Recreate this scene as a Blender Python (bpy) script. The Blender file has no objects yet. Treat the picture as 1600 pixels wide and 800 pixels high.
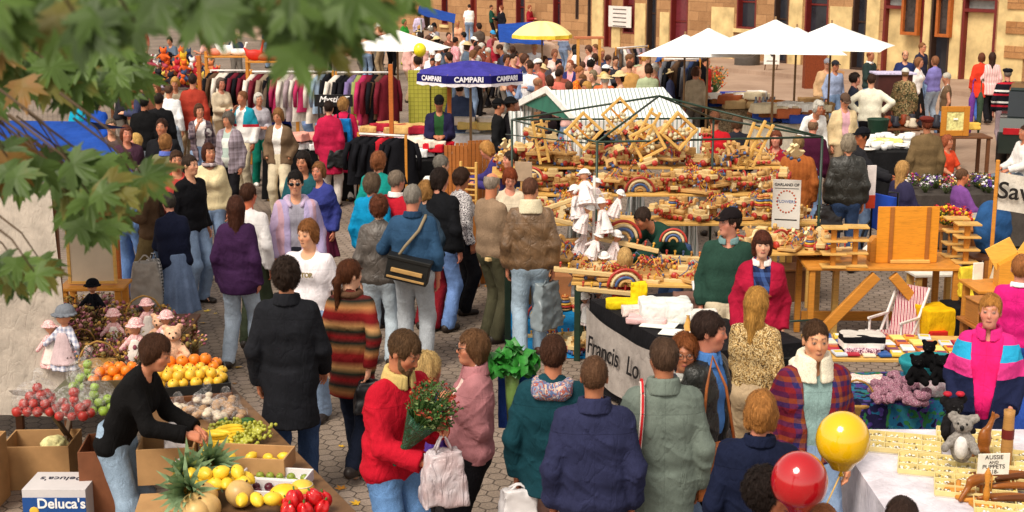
import bpy,bmesh,math,random
import numpy as np
from mathutils import Vector,Matrix
random.seed(11); rng=np.random.default_rng(5)
R=math.radians
SC=bpy.context.scene
COL=SC.collection
PI=math.pi
# ------------------------------------------------------------------ camera, sky, sun, exposure
CAM_H=3.9; FPX=2200.0; PITCH=math.atan(470/FPX)
cam=bpy.data.cameras.new('camera'); camo=bpy.data.objects.new('camera',cam); COL.objects.link(camo)
camo.location=(0,0,CAM_H); camo.rotation_euler=(PI/2-PITCH,0,0)
cam.sensor_width=36; cam.lens=FPX/1600*36; cam.clip_start=0.05; cam.clip_end=600
cam.dof.use_dof=True; cam.dof.focus_distance=12.5; cam.dof.aperture_fstop=8.0
SC.camera=camo
wd=bpy.data.worlds.new('World'); SC.world=wd; wd.use_nodes=True
nt=wd.node_tree; bgn=nt.nodes['Background']
sky=nt.nodes.new('ShaderNodeTexSky'); sky.sky_type='NISHITA'; sky.sun_disc=False
SUN_EL,SUN_AZ=52,215
sky.sun_elevation=R(SUN_EL); sky.sun_rotation=R(SUN_AZ)
hs=nt.nodes.new('ShaderNodeHueSaturation'); hs.inputs['Saturation'].default_value=0.22
nt.links.new(sky.outputs[0],hs.inputs['Color'])
mxs=nt.nodes.new('ShaderNodeMix'); mxs.data_type='RGBA'; mxs.blend_type='MULTIPLY'; mxs.inputs[0].default_value=1
mxs.inputs[7].default_value=(1.0,.9,.77,1)
nt.links.new(hs.outputs[0],mxs.inputs[6]); nt.links.new(mxs.outputs[2],bgn.inputs['Color'])
bgn.inputs['Strength'].default_value=0.15
sun=bpy.data.lights.new('sun','SUN'); sun.energy=2.1; sun.angle=R(24); sun.color=(1,.91,.78)
suno=bpy.data.objects.new('sun',sun); COL.objects.link(suno)
suno.rotation_euler=(R(90-SUN_EL),0,R(180-SUN_AZ)); suno.location=(0,0,20)
vs=SC.view_settings; vs.view_transform='Standard'; vs.look='None'; vs.gamma=1; vs.use_curve_mapping=False
vs.exposure=0.62
SC.render.engine='CYCLES'
cy=SC.cycles; cy.use_denoising=True; cy.max_bounces=5; cy.diffuse_bounces=3; cy.glossy_bounces=2
cy.transmission_bounces=4; cy.transparent_max_bounces=8; cy.caustics_reflective=False; cy.caustics_refractive=False
# ------------------------------------------------------------------ helpers
_cp,_sp=math.cos(PITCH),math.sin(PITCH)
def ray(px,py):
 x=(px-800)/FPX; v=-(py-400)/FPX
 return Vector((x,_cp+v*_sp,-_sp+v*_cp))
def W(px,py,z=0.0):
 'world point seen at photo pixel px,py at height z'
 d=ray(px,py); t=(z-CAM_H)/d.z
 return Vector((d.x*t,d.y*t,z))
def D(px,py,dist):
 'world point seen at photo pixel px,py at ground distance dist'
 d=ray(px,py); t=dist/d.y
 return Vector((d.x*t,dist,CAM_H+d.z*t))
def srgb(c):
 if isinstance(c,str):
  c=c.lstrip('#'); c=[int(c[i:i+2],16)/255 for i in(0,2,4)]
 return tuple(((v/12.92)if v<=.04045 else((v+.055)/1.055)**2.4)for v in c[:3])+(1,)
_mats={}
class NT:
 def __init__(s,name,rough=.8,spec=.3):
  s.m=bpy.data.materials.new(name); s.m.use_nodes=True; s.t=s.m.node_tree
  s.b=s.t.nodes['Principled BSDF']; s.b.inputs['Roughness'].default_value=rough
  s.b.inputs['Specular IOR Level'].default_value=spec
 def n(s,ty,**kw):
  o=s.t.nodes.new(ty)
  for k,v in kw.items():
   if k in('op',):o.operation=v
   else:setattr(o,k,v)
  return o
 def l(s,a,b):s.t.links.new(a,b)
 def coord(s,kind='Object'):
  return s.n('ShaderNodeTexCoord').outputs[kind]
 def math(s,op,a,b=None):
  o=s.n('ShaderNodeMath',op=op)
  for i,v in enumerate((a,b)):
   if v is None:continue
   if isinstance(v,(int,float)):o.inputs[i].default_value=v
   else:s.l(v,o.inputs[i])
  return o.outputs[0]
 def vmath(s,op,a,b=None):
  o=s.n('ShaderNodeVectorMath',op=op)
  for i,v in enumerate((a,b)):
   if v is None:continue
   if isinstance(v,(tuple,list)):o.inputs[i].default_value=v
   else:s.l(v,o.inputs[i])
  return o
 def mapping(s,vec,scale=(1,1,1),rot=(0,0,0),loc=(0,0,0)):
  o=s.n('ShaderNodeMapping'); s.l(vec,o.inputs[0]); o.inputs['Scale'].default_value=scale
  o.inputs['Rotation'].default_value=rot; o.inputs['Location'].default_value=loc; return o.outputs[0]
 def noise(s,vec,scale,detail=3,rough=.5,dist=0):
  o=s.n('ShaderNodeTexNoise'); s.l(vec,o.inputs['Vector']); o.inputs['Scale'].default_value=scale
  o.inputs['Detail'].default_value=detail; o.inputs['Roughness'].default_value=rough
  o.inputs['Distortion'].default_value=dist; return o
 def ramp(s,fac,stops,interp='LINEAR'):
  o=s.n('ShaderNodeValToRGB'); s.l(fac,o.inputs[0]); e=o.color_ramp.elements; o.color_ramp.interpolation=interp
  while len(e)<len(stops):e.new(1)
  for i,(p,c)in enumerate(stops):
   e[i].position=p; e[i].color=c if len(c)==4 else tuple(c)+(1,)
  return o.outputs[0]
 def mix(s,fac,a,b,blend='MIX'):
  o=s.n('ShaderNodeMix'); o.data_type='RGBA'; o.blend_type=blend
  for idx,v in((0,fac),(6,a),(7,b)):
   if isinstance(v,(int,float)):o.inputs[idx].default_value=v
   elif isinstance(v,tuple):o.inputs[idx].default_value=v
   else:s.l(v,o.inputs[idx])
  return o.outputs[2]
 def base(s,c):
  if isinstance(c,tuple):s.b.inputs['Base Color'].default_value=c
  else:s.l(c,s.b.inputs['Base Color'])
 def bump(s,h,strength=.4,dist=.01):
  o=s.n('ShaderNodeBump'); o.inputs['Strength'].default_value=strength; o.inputs['Distance'].default_value=dist
  s.l(h,o.inputs['Height']); s.l(o.outputs[0],s.b.inputs['Normal'])
def vary(t,col,amt=.25,scale=6,coord=None):
 co=coord or t.coord()
 n=t.noise(co,scale,4,.6)
 lo=tuple(v*(1-amt)for v in col[:3])+(1,); hi=tuple(min(1,v*(1+amt))for v in col[:3])+(1,)
 return t.ramp(n.outputs[0],[(.3,lo),(.7,hi)])
def plain(hexc,rough=.7,spec=.3,amt=.18,scale=8,bump=.15,bscale=40,metal=0,sheen=0,coat=0,name=None,bdist=.004):
 key=('plain',hexc,rough,spec,amt,scale,bump,bscale,metal,sheen,coat)
 if key in _mats:return _mats[key]
 t=NT(name or 'painted_surface',rough,spec); c=srgb(hexc); co=t.coord()
 t.base(vary(t,c,amt,scale,co)); t.b.inputs['Metallic'].default_value=metal
 t.b.inputs['Sheen Weight'].default_value=sheen; t.b.inputs['Coat Weight'].default_value=coat
 if bump:t.bump(t.noise(co,bscale,3).outputs[0],bump,bdist)
 _mats[key]=t.m; return t.m
def cloth(pat='plain',cols=('#444444',),k=1.0,rough=.85,key2=None):
 key=('cloth',pat,tuple(cols),k,rough)
 if key in _mats:return _mats[key]
 t=NT(pat+'_fabric',rough,.1); co=t.coord(); C_=[srgb(c)for c in cols if c[0]=='#']
 pass
 x=t.n('ShaderNodeSeparateXYZ'); t.l(co,x.inputs[0]); X,Y,Z=x.outputs
 bs,bd=.55,.012
 if pat=='denim':
  n1=t.noise(co,5,4,.6); n2=t.noise(co,220,2)
  c=t.ramp(n1.outputs[0],[(.3,tuple(v*.62 for v in C_[0][:3])),(.55,C_[0]),(.78,tuple(min(1,v*1.5+.03)for v in C_[0][:3]))])
  c=t.mix(.35,c,t.ramp(n2.outputs[0],[(.3,tuple(v*.5 for v in C_[0][:3])),(.7,tuple(min(1,v*1.6+.02)for v in C_[0][:3]))]))
 elif pat=='hstripe':
  w=t.noise(co,3,1).outputs[0]
  f=t.math('FRACT',t.math('ADD',t.math('MULTIPLY',Z,1/(.3*k)),t.math('MULTIPLY',w,.06)))
  nn=len(C_); c=t.ramp(f,[(i/nn,C_[i])for i in range(nn)],'CONSTANT')
 elif pat=='serape':
  w=t.noise(co,2.5,1).outputs[0]
  f=t.math('FRACT',t.math('ADD',t.math('MULTIPLY',Z,1/(.34*k)),t.math('MULTIPLY',w,.1)))
  nn=len(C_); c=t.ramp(f,[(i/(nn-1),C_[i])for i in range(nn)])
  c=t.mix(.5,c,t.ramp(t.noise(t.mapping(co,(40,40,160)),1.5,2).outputs[0],[(.3,tuple(v*.4 for v in C_[0][:3])),(.7,C_[2])]),'SOFT_LIGHT')
 elif pat=='plaid':
  fx=t.math('FRACT',t.math('MULTIPLY',t.math('ADD',X,t.math('MULTIPLY',Y,.7)),1/(.11*k)))
  fz=t.math('FRACT',t.math('MULTIPLY',Z,1/(.11*k)))
  nn=len(C_)
  ca=t.ramp(fx,[(i/nn,C_[i])for i in range(nn)],'CONSTANT'); cb=t.ramp(fz,[(i/nn,C_[i])for i in range(nn)],'CONSTANT')
  c=t.mix(.5,ca,cb)
 elif pat=='vstripe':
  fx=t.math('FRACT',t.math('MULTIPLY',t.math('ADD',X,t.math('MULTIPLY',Y,.5)),1/(.06*k)))
  nn=len(C_); c=t.ramp(fx,[(i/nn,C_[i])for i in range(nn)],'CONSTANT')
 elif pat in('camo','floral'):
  v=t.n('ShaderNodeTexVoronoi'); t.l(t.vmath('ADD',co,t.noise(co,8,2).outputs['Color']).outputs[0],v.inputs['Vector'])
  v.inputs['Scale'].default_value=(14 if pat=='camo' else 30)/k
  sx=t.n('ShaderNodeSeparateColor'); t.l(v.outputs['Color'],sx.inputs[0]); nn=len(C_)
  c=t.ramp(sx.outputs[0],[(i/nn,C_[i])for i in range(nn)],'CONSTANT')
 elif pat=='blocks':
  f=t.math('DIVIDE',Z,2.0)
  st=[(0,srgb(cols[0]))]+[(float(cols[i])/2,srgb(cols[i+1]))for i in range(1,len(cols)-1,2)]
  c=t.ramp(f,st,'CONSTANT')
 elif pat=='leather':
  t.b.inputs['Roughness'].default_value=.42; t.b.inputs['Specular IOR Level'].default_value=.5
  c=vary(t,C_[0],.4,9,co); bs=.8
 elif pat=='knit':
  c=t.mix(.5,vary(t,C_[0],.3,5,co),t.ramp(t.noise(co,160,2).outputs[0],[(.35,tuple(v*.7 for v in C_[0][:3])),(.65,tuple(min(1,v*1.3)for v in C_[0][:3]))]))
 else:
  c=vary(t,C_[0],.22,6,co)
 seam=None
 if pat in('plain','leather','denim'):
  def line(v,at,w):return t.math('MAXIMUM',t.math('SUBTRACT',1.0,t.math('DIVIDE',t.math('ABSOLUTE',t.math('SUBTRACT',v,at)),w)),0.0)
  wz=t.math('ADD',Z,t.math('MULTIPLY',t.noise(co,4,1).outputs[0],.02))
  seam=t.math('MAXIMUM',line(wz,1.345,.004),line(X,.0,.0025))
  c=t.mix(t.math('MULTIPLY',seam,.35),c,tuple(v*.3 for v in C_[0][:3])+(1,))
 wv=t.noise(co,300,2).outputs[0]
 t.base(t.mix(.14,c,t.ramp(wv,[(.3,(0,0,0)),(.7,(1,1,1))]),'OVERLAY'))
 fold=t.noise(t.mapping(co,(9,9,4.5)),1.3,4,.55,.6).outputs[0]
 h=t.math('ADD',t.math('SUBTRACT',t.math('MULTIPLY',fold,.35),t.math('MULTIPLY',t.math('POWER',t.math('MAXIMUM',t.math('SUBTRACT',1.0,t.math('ABSOLUTE',t.math('MULTIPLY',t.math('SUBTRACT',fold,.5),6.0))),0.0),2.0),.35)),t.math('MULTIPLY',wv,.05))
 if seam is not None:h=t.math('SUBTRACT',h,t.math('MULTIPLY',seam,.12))
 t.bump(h,bs*.8,.02)
 _mats[key]=t.m; return t.m
def link(name,me,mat=None,parent=None,loc=None,rot=None):
 o=bpy.data.objects.new(name,me); COL.objects.link(o)
 if mat is not None:
  for m in(mat if isinstance(mat,(list,tuple))else[mat]):me.materials.append(m)
 if parent is not None:o.parent=parent
 if loc is not None:o.location=loc
 if rot is not None:o.rotation_euler=rot
 return o
def tag(o,label=None,cat=None,group=None,kind=None):
 if label:o['label']=label
 if cat:o['category']=cat
 if group:o['group']=group
 if kind:o['kind']=kind
 return o
def thing(name,label,cat,loc=(0,0,0),rz=0,group=None):
 o=bpy.data.objects.new(name,None); COL.objects.link(o); o.empty_display_size=.1
 o.location=loc; o.rotation_euler=(0,0,rz)
 return tag(o,label,cat,group)
def mesh_np(name,V,F,smooth=True,midx=None):
 me=bpy.data.meshes.new(name); V=np.asarray(V,np.float32); F=np.asarray(F,np.int32)
 me.vertices.add(len(V)); me.vertices.foreach_set('co',V.ravel())
 k=F.shape[1]; me.loops.add(F.size); me.loops.foreach_set('vertex_index',F.ravel())
 me.polygons.add(len(F)); me.polygons.foreach_set('loop_start',np.arange(0,F.size,k,dtype=np.int32))
 if midx is not None:me.polygons.foreach_set('material_index',np.asarray(midx,np.int32))
 me.update(calc_edges=True)
 if smooth:me.shade_smooth()
 return me
def copy_tree(o,parent=None):
 c=o.copy(); COL.objects.link(c)
 if parent is not None:c.parent=parent
 for ch in list(o.children):copy_tree(ch,c)
 return c
class MB:
 'collects shapes into one mesh; material index per face'
 def __init__(s):s.v=[]; s.f=[]; s.mi=[]; s.sm=[]; s.cur=0
 def add(s,vs,fs,smooth=False):
  b=len(s.v); s.v+=[tuple(v)for v in vs]; s.f+=[tuple(b+i for i in f)for f in fs]
  s.mi+=[s.cur]*len(fs); s.sm+=[smooth]*len(fs); return s
 def box(s,c,size,rz=0,M=None):
  x,y,z=(v/2 for v in size); b=min(.006,x*.3,y*.3,z*.3)
  vs=[]
  for sx in(-1,1):
   for sy in(-1,1):
    for sz in(-1,1):
     vs+=[Vector((sx*x,sy*(y-b),sz*(z-b))),Vector((sx*(x-b),sy*y,sz*(z-b))),Vector((sx*(x-b),sy*(y-b),sz*z))]
  def I(sx,sy,sz,k):return((sx>0)*4+(sy>0)*2+(sz>0))*3+k
  fs=[]
  for k,(ax1,ax2)in enumerate(((1,2),(2,0),(0,1))):
   for sg in(-1,1):
    q=[]
    for a,bb in((-1,-1),(1,-1),(1,1),(-1,1)):
     c3=[0,0,0]; c3[k]=sg; c3[ax1]=a; c3[ax2]=bb; q.append(I(*c3,k))
    fs.append(q if sg>0 else q[::-1])
  for k in range(3):
   a1,a2=(k+1)%3,(k+2)%3
   for s1 in(-1,1):
    for s2 in(-1,1):
     c0=[0,0,0]; c0[a1]=s1; c0[a2]=s2; c1=list(c0); c0[k]=-1; c1[k]=1
     q=[I(*c0,a1),I(*c0,a2),I(*c1,a2),I(*c1,a1)]
     fs.append(q if s1*s2<0 else q[::-1])
  for sx in(-1,1):
   for sy in(-1,1):
    for sz in(-1,1):
     q=[I(sx,sy,sz,0),I(sx,sy,sz,1),I(sx,sy,sz,2)]
     fs.append(q if sx*sy*sz>0 else q[::-1])
  Rm=M if M is not None else Matrix.Rotation(rz,3,'Z')
  if len(Rm)==4:Rm=Rm.to_3x3()
  c=Vector(c); return s.add([Rm@v+c for v in vs],fs)
 def bar(s,a,b,w,h=None,up=(0,0,1)):
  'square bar from a to b'
  a,b=Vector(a),Vector(b); h=h or w; d=b-a; L=d.length
  z=d.normalized(); u=Vector(up)
  if abs(z.dot(u))>.98:u=Vector((0,1,0))
  x=u.cross(z).normalized(); y=z.cross(x)
  M=Matrix((x,y,z)).transposed()
  return s.box((a+b)/2,(w,h,L),M=M)
 def tube(s,pts,r,n=8,r1=None,cap=True,closed=False):
  pts=[Vector(p)for p in pts]; m=len(pts); vs=[]; fs=[]
  prev=None
  for i,p in enumerate(pts):
   if closed:d=pts[(i+1)%m]-pts[i-1]
   else:d=(pts[min(i+1,m-1)]-pts[max(i-1,0)])
   d=d.normalized()if d.length>1e-9 else Vector((0,0,1))
   if prev is None:
    u=Vector((0,0,1))if abs(d.z)<.9 else Vector((1,0,0)); x=u.cross(d).normalized()
   else:x=(prev-d*prev.dot(d)).normalized()
   prev=x; y=d.cross(x)
   rr=(r[i]if isinstance(r,(list,tuple))else(r if r1 is None else r+(r1-r)*i/max(1,m-1)))
   for j in range(n):
    t=2*PI*j/n; vs.append(p+x*math.cos(t)*rr+y*math.sin(t)*rr)
  for i in range(m if closed else m-1):
   for j in range(n):
    a=i*n+j; b=i*n+(j+1)%n; c=((i+1)%m)*n+(j+1)%n; d_=((i+1)%m)*n+j
    fs.append((a,b,c,d_))
  if cap and not closed:fs.append(tuple(range(n))[::-1]); fs.append(tuple((m-1)*n+j for j in range(n)))
  return s.add(vs,fs,True)
 def lathe(s,prof,c=(0,0,0),n=20,cap=True,M=None,sx=1,sy=1):
  vs=[]; fs=[]; c=Vector(c)
  for r,z in prof:
   for j in range(n):
    t=2*PI*j/n; v=Vector((r*math.cos(t)*sx,r*math.sin(t)*sy,z)); vs.append((M@v if M is not None else v)+c)
  for i in range(len(prof)-1):
   for j in range(n):fs.append((i*n+j,i*n+(j+1)%n,(i+1)*n+(j+1)%n,(i+1)*n+j))
  if cap:
   if prof[0][0]>1e-4:fs.append(tuple(range(n))[::-1])
   if prof[-1][0]>1e-4:fs.append(tuple((len(prof)-1)*n+j for j in range(n)))
  return s.add(vs,fs,True)
 def ball(s,c,r,n=12,sz=1,sx=1,sy=1,M=None):
  k=max(5,n//2+1); pr=[(max(1e-5,r*math.sin(PI*i/(k-1))),-r*math.cos(PI*i/(k-1))*sz)for i in range(k)]
  return s.lathe(pr,c,n,False,M,sx,sy)
 def prism(s,poly,y0,y1,M=None,c=(0,0,0)):
  'polygon in xz extruded along y'
  n=len(poly); vs=[Vector((x,y0,z))for x,z in poly]+[Vector((x,y1,z))for x,z in poly]; c=Vector(c)
  if M is not None:vs=[M@v for v in vs]
  vs=[v+c for v in vs]
  ar=sum(poly[i][0]*poly[(i+1)%n][1]-poly[(i+1)%n][0]*poly[i][1]for i in range(n))
  fs=[tuple(range(n)),tuple(range(2*n-1,n-1,-1))]+[(i+n,(i+1)%n+n,(i+1)%n,i)for i in range(n)]
  if ar<0:fs=[f[::-1]for f in fs]
  return s.add(vs,fs)
 def grid(s,fn,nu,nv,smooth=True,thick=0):
  vs=[Vector(fn(i/nu,j/nv))for i in range(nu+1)for j in range(nv+1)]
  fs=[(i*(nv+1)+j,(i+1)*(nv+1)+j,(i+1)*(nv+1)+j+1,i*(nv+1)+j+1)for i in range(nu)for j in range(nv)]
  return s.add(vs,fs,smooth)
 def build(s,name,mat,parent=None,loc=None,rz=0):
  me=bpy.data.meshes.new(name); me.from_pydata([tuple(v)for v in s.v],[],s.f)
  me.polygons.foreach_set('material_index',s.mi); me.polygons.foreach_set('use_smooth',s.sm)
  me.update(); return link(name,me,mat,parent,loc,(0,0,rz)if rz else None)
 def out(s,name,mat,label,cat,group=None,loc=None,rz=0):
  return tag(s.build(name,mat,None,loc,rz),label,cat,group)
def textmesh(txt,size,depth=.002,spacing=1.0,shear=0.0,name='lettering',bold=0):
 cu=bpy.data.curves.new('t','FONT'); cu.body=txt; cu.size=size; cu.extrude=depth; cu.align_x='CENTER'; cu.align_y='CENTER'
 cu.space_character=spacing; cu.shear=shear; cu.offset=bold
 o=bpy.data.objects.new('t',cu); COL.objects.link(o)
 dg=bpy.context.evaluated_depsgraph_get(); me=bpy.data.meshes.new_from_object(o.evaluated_get(dg)); me.name=name
 bpy.data.objects.remove(o); bpy.data.curves.remove(cu); return me
def put_text(txt,size,mat,parent,loc,rot=(PI/2,0,0),**kw):
 return link('lettering',textmesh(txt,size,**kw),mat,parent,loc,rot)
 # ------------------------------------------------------------------ signed distance modelling
def rc(P,a,b,ra,rb):
 a=np.asarray(a,np.float32); b=np.asarray(b,np.float32); ab=b-a; L2=float(ab@ab)+1e-9
 t=np.clip(((P-a)@ab)/L2,0,1); q=P-a-t[:,None]*ab
 return np.sqrt((q*q).sum(1))-(ra+(rb-ra)*t)
def ell(P,c,r):
 q=(P-np.asarray(c,np.float32))/np.asarray(r,np.float32); k=np.sqrt((q*q).sum(1)); return(k-1)*min(r)
def smin(a,b,k):
 h=np.clip(.5+.5*(b-a)/k,0,1); return b+(a-b)*h-k*h*(1-h)
def smax(a,b,k):return-smin(-a,-b,k)
def usm(ds,k):
 d=ds[0]
 for e in ds[1:]:d=smin(d,e,k)
 return d
def wob(P,f,seed=0,sc=(1,1,1)):
 q=P*np.asarray(sc,np.float32)*f+seed*1.7
 x,y,z=q[:,0],q[:,1],q[:,2]
 a=np.sin(x+1.7*np.sin(y*.9+seed)+.8*np.sin(z*1.3)); b=np.sin(z*1.1+1.3*np.sin(x*.8)+2.1+seed); c=np.sin(y*1.2+1.5*np.sin(z*.7+seed))
 return(a*b+c*a+b*c)/2
def nets(fn,lo,hi,h):
 'surface nets of fn (negative inside) in the box lo..hi'
 lo=np.asarray(lo,np.float32); n=np.maximum(4,np.ceil((np.asarray(hi)-lo)/h).astype(int)+1)
 ax=[lo[i]+h*np.arange(n[i],dtype=np.float32)for i in range(3)]
 G=np.stack(np.meshgrid(*ax,indexing='ij'),-1).reshape(-1,3)
 V=fn(G).reshape(n).astype(np.float32)
 V[0]=V[-1]=1; V[:,0]=V[:,-1]=1; V[:,:,0]=V[:,:,-1]=1
 S=V<0; m=n-1
 acc=np.zeros(tuple(m)+(3,),np.float32); cnt=np.zeros(tuple(m),np.float32)
 for a in range(3):
  o1,o2=[(1,2),(0,2),(0,1)][a]
  s0=[slice(None)]*3; s1=[slice(None)]*3; s0[a]=slice(0,-1); s1[a]=slice(1,None)
  v0,v1=V[tuple(s0)],V[tuple(s1)]; cr=(v0<0)!=(v1<0)
  t=np.where(cr,v0/np.where(cr,v0-v1,1),0)
  for i in(0,1):
   for j in(0,1):
    sl=[slice(None)]*3; sl[o1]=slice(i,i+m[o1]); sl[o2]=slice(j,j+m[o2])
    c=cr[tuple(sl)]; cnt+=c; acc[...,a]+=t[tuple(sl)]*c
    acc[...,o1]+=i*c; acc[...,o2]+=j*c
 act=cnt>0; idx=-np.ones(tuple(m),np.int32); idx[act]=np.arange(act.sum())
 cell=np.argwhere(act); P=(cell+acc[act]/cnt[act][:,None])*h+lo
 Q=[]
 for a in range(3):
  o1,o2=[(1,2),(2,0),(0,1)][a]
  s0=[slice(None)]*3; s1=[slice(None)]*3; s0[a]=slice(0,-1); s1[a]=slice(1,None)
  s0[o1]=s1[o1]=slice(1,-1); s0[o2]=s1[o2]=slice(1,-1)
  A,B=S[tuple(s0)],S[tuple(s1)]
  for flip in(0,1):
   e=np.argwhere((A&~B)if not flip else(~A&B))
   if not len(e):continue
   e[:,o1]+=1; e[:,o2]+=1
   def c(d1,d2):
    k=e.copy(); k[:,o1]-=d1; k[:,o2]-=d2; return idx[k[:,0],k[:,1],k[:,2]]
   q=np.stack([c(1,1),c(0,1),c(0,0),c(1,0)],1)
   Q.append(q[:,::-1]if flip else q)
 F=np.concatenate(Q)if Q else np.zeros((0,4),np.int32)
 return P.astype(np.float32),F
 # ------------------------------------------------------------------ people
def skin_mat():
 if 'skin' in _mats:return _mats['skin']
 t=NT('skin',.5,.4); a=t.n('ShaderNodeVertexColor'); a.layer_name='tint'
 co=t.coord(); n=t.noise(co,25,4).outputs[0]
 t.base(t.mix(.18,a.outputs[0],t.ramp(n,[(.35,(.25,.07,.04)),(.7,(.85,.6,.45))]),'SOFT_LIGHT'))
 t.b.inputs['Subsurface Weight'].default_value=.08; t.b.inputs['Subsurface Radius'].default_value=(.02,.006,.003)
 t.b.inputs['Subsurface Scale'].default_value=.5
 t.bump(t.noise(co,260,2).outputs[0],.12,.003)
 _mats['skin']=t.m; return t.m
def hair_mat(c):
 k=('hair',c)
 if k in _mats:return _mats[k]
 t=NT('hair',.6,.2); co=t.coord(); c0=srgb(c)
 n=t.noise(t.mapping(co,(60,60,9)),1.6,5,.6,.8).outputs[0]
 n2=t.noise(co,10,3).outputs[0]
 a=t.ramp(n,[(.3,tuple(v*.35 for v in c0[:3])),(.55,c0),(.75,tuple(min(1,v*1.7+.02)for v in c0[:3]))])
 t.base(t.mix(.35,a,t.ramp(n2,[(.3,tuple(v*.5 for v in c0[:3])),(.7,c0)])))
 t.bump(n,.9,.012); _mats[k]=t.m; return t.m
ARM=dict(hang=(.07,-.03,-.52),walkf=(.05,-.2,-.47),walkb=(.06,.16,-.46),pocket=(.05,-.1,-.43),hold=(-.09,-.29,-.27),
crossed=(-.24,-.22,-.2),hip=(.07,-.02,-.33),reach=(-.02,-.44,-.25),mouth=(-.13,-.2,.04),carry=(-.0,-.3,-.2),
strap=(-.07,-.16,-.13),down=(.03,-.3,-.42),back=(-.08,.17,-.38),lap=(-.05,-.33,-.35),handle=(0,-.42,-.3),table=(.02,-.36,-.36))
def ik(a,b,l1,l2,hint):
 a=np.array(a,float); b=np.array(b,float); d=b-a; L=np.linalg.norm(d); mx=(l1+l2)*.995
 if L>mx:d=d*mx/L; b=a+d; L=mx
 L=max(L,.08); u=d/L; x=(l1*l1-l2*l2+L*L)/(2*L); hh=math.sqrt(max(0,l1*l1-x*x))
 h=np.array(hint,float); h=h-u*(h@u); h/=(np.linalg.norm(h)+1e-9)
 return a+u*x+h*hh,b
def rotx(a):c,s=math.cos(a),math.sin(a); return np.array([[1,0,0],[0,c,-s],[0,s,c]])
def roty(a):c,s=math.cos(a),math.sin(a); return np.array([[c,0,s],[0,1,0],[-s,0,c]])
def rotz(a):c,s=math.cos(a),math.sin(a); return np.array([[c,-s,0],[s,c,0],[0,0,1]])
NP=[0]
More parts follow.
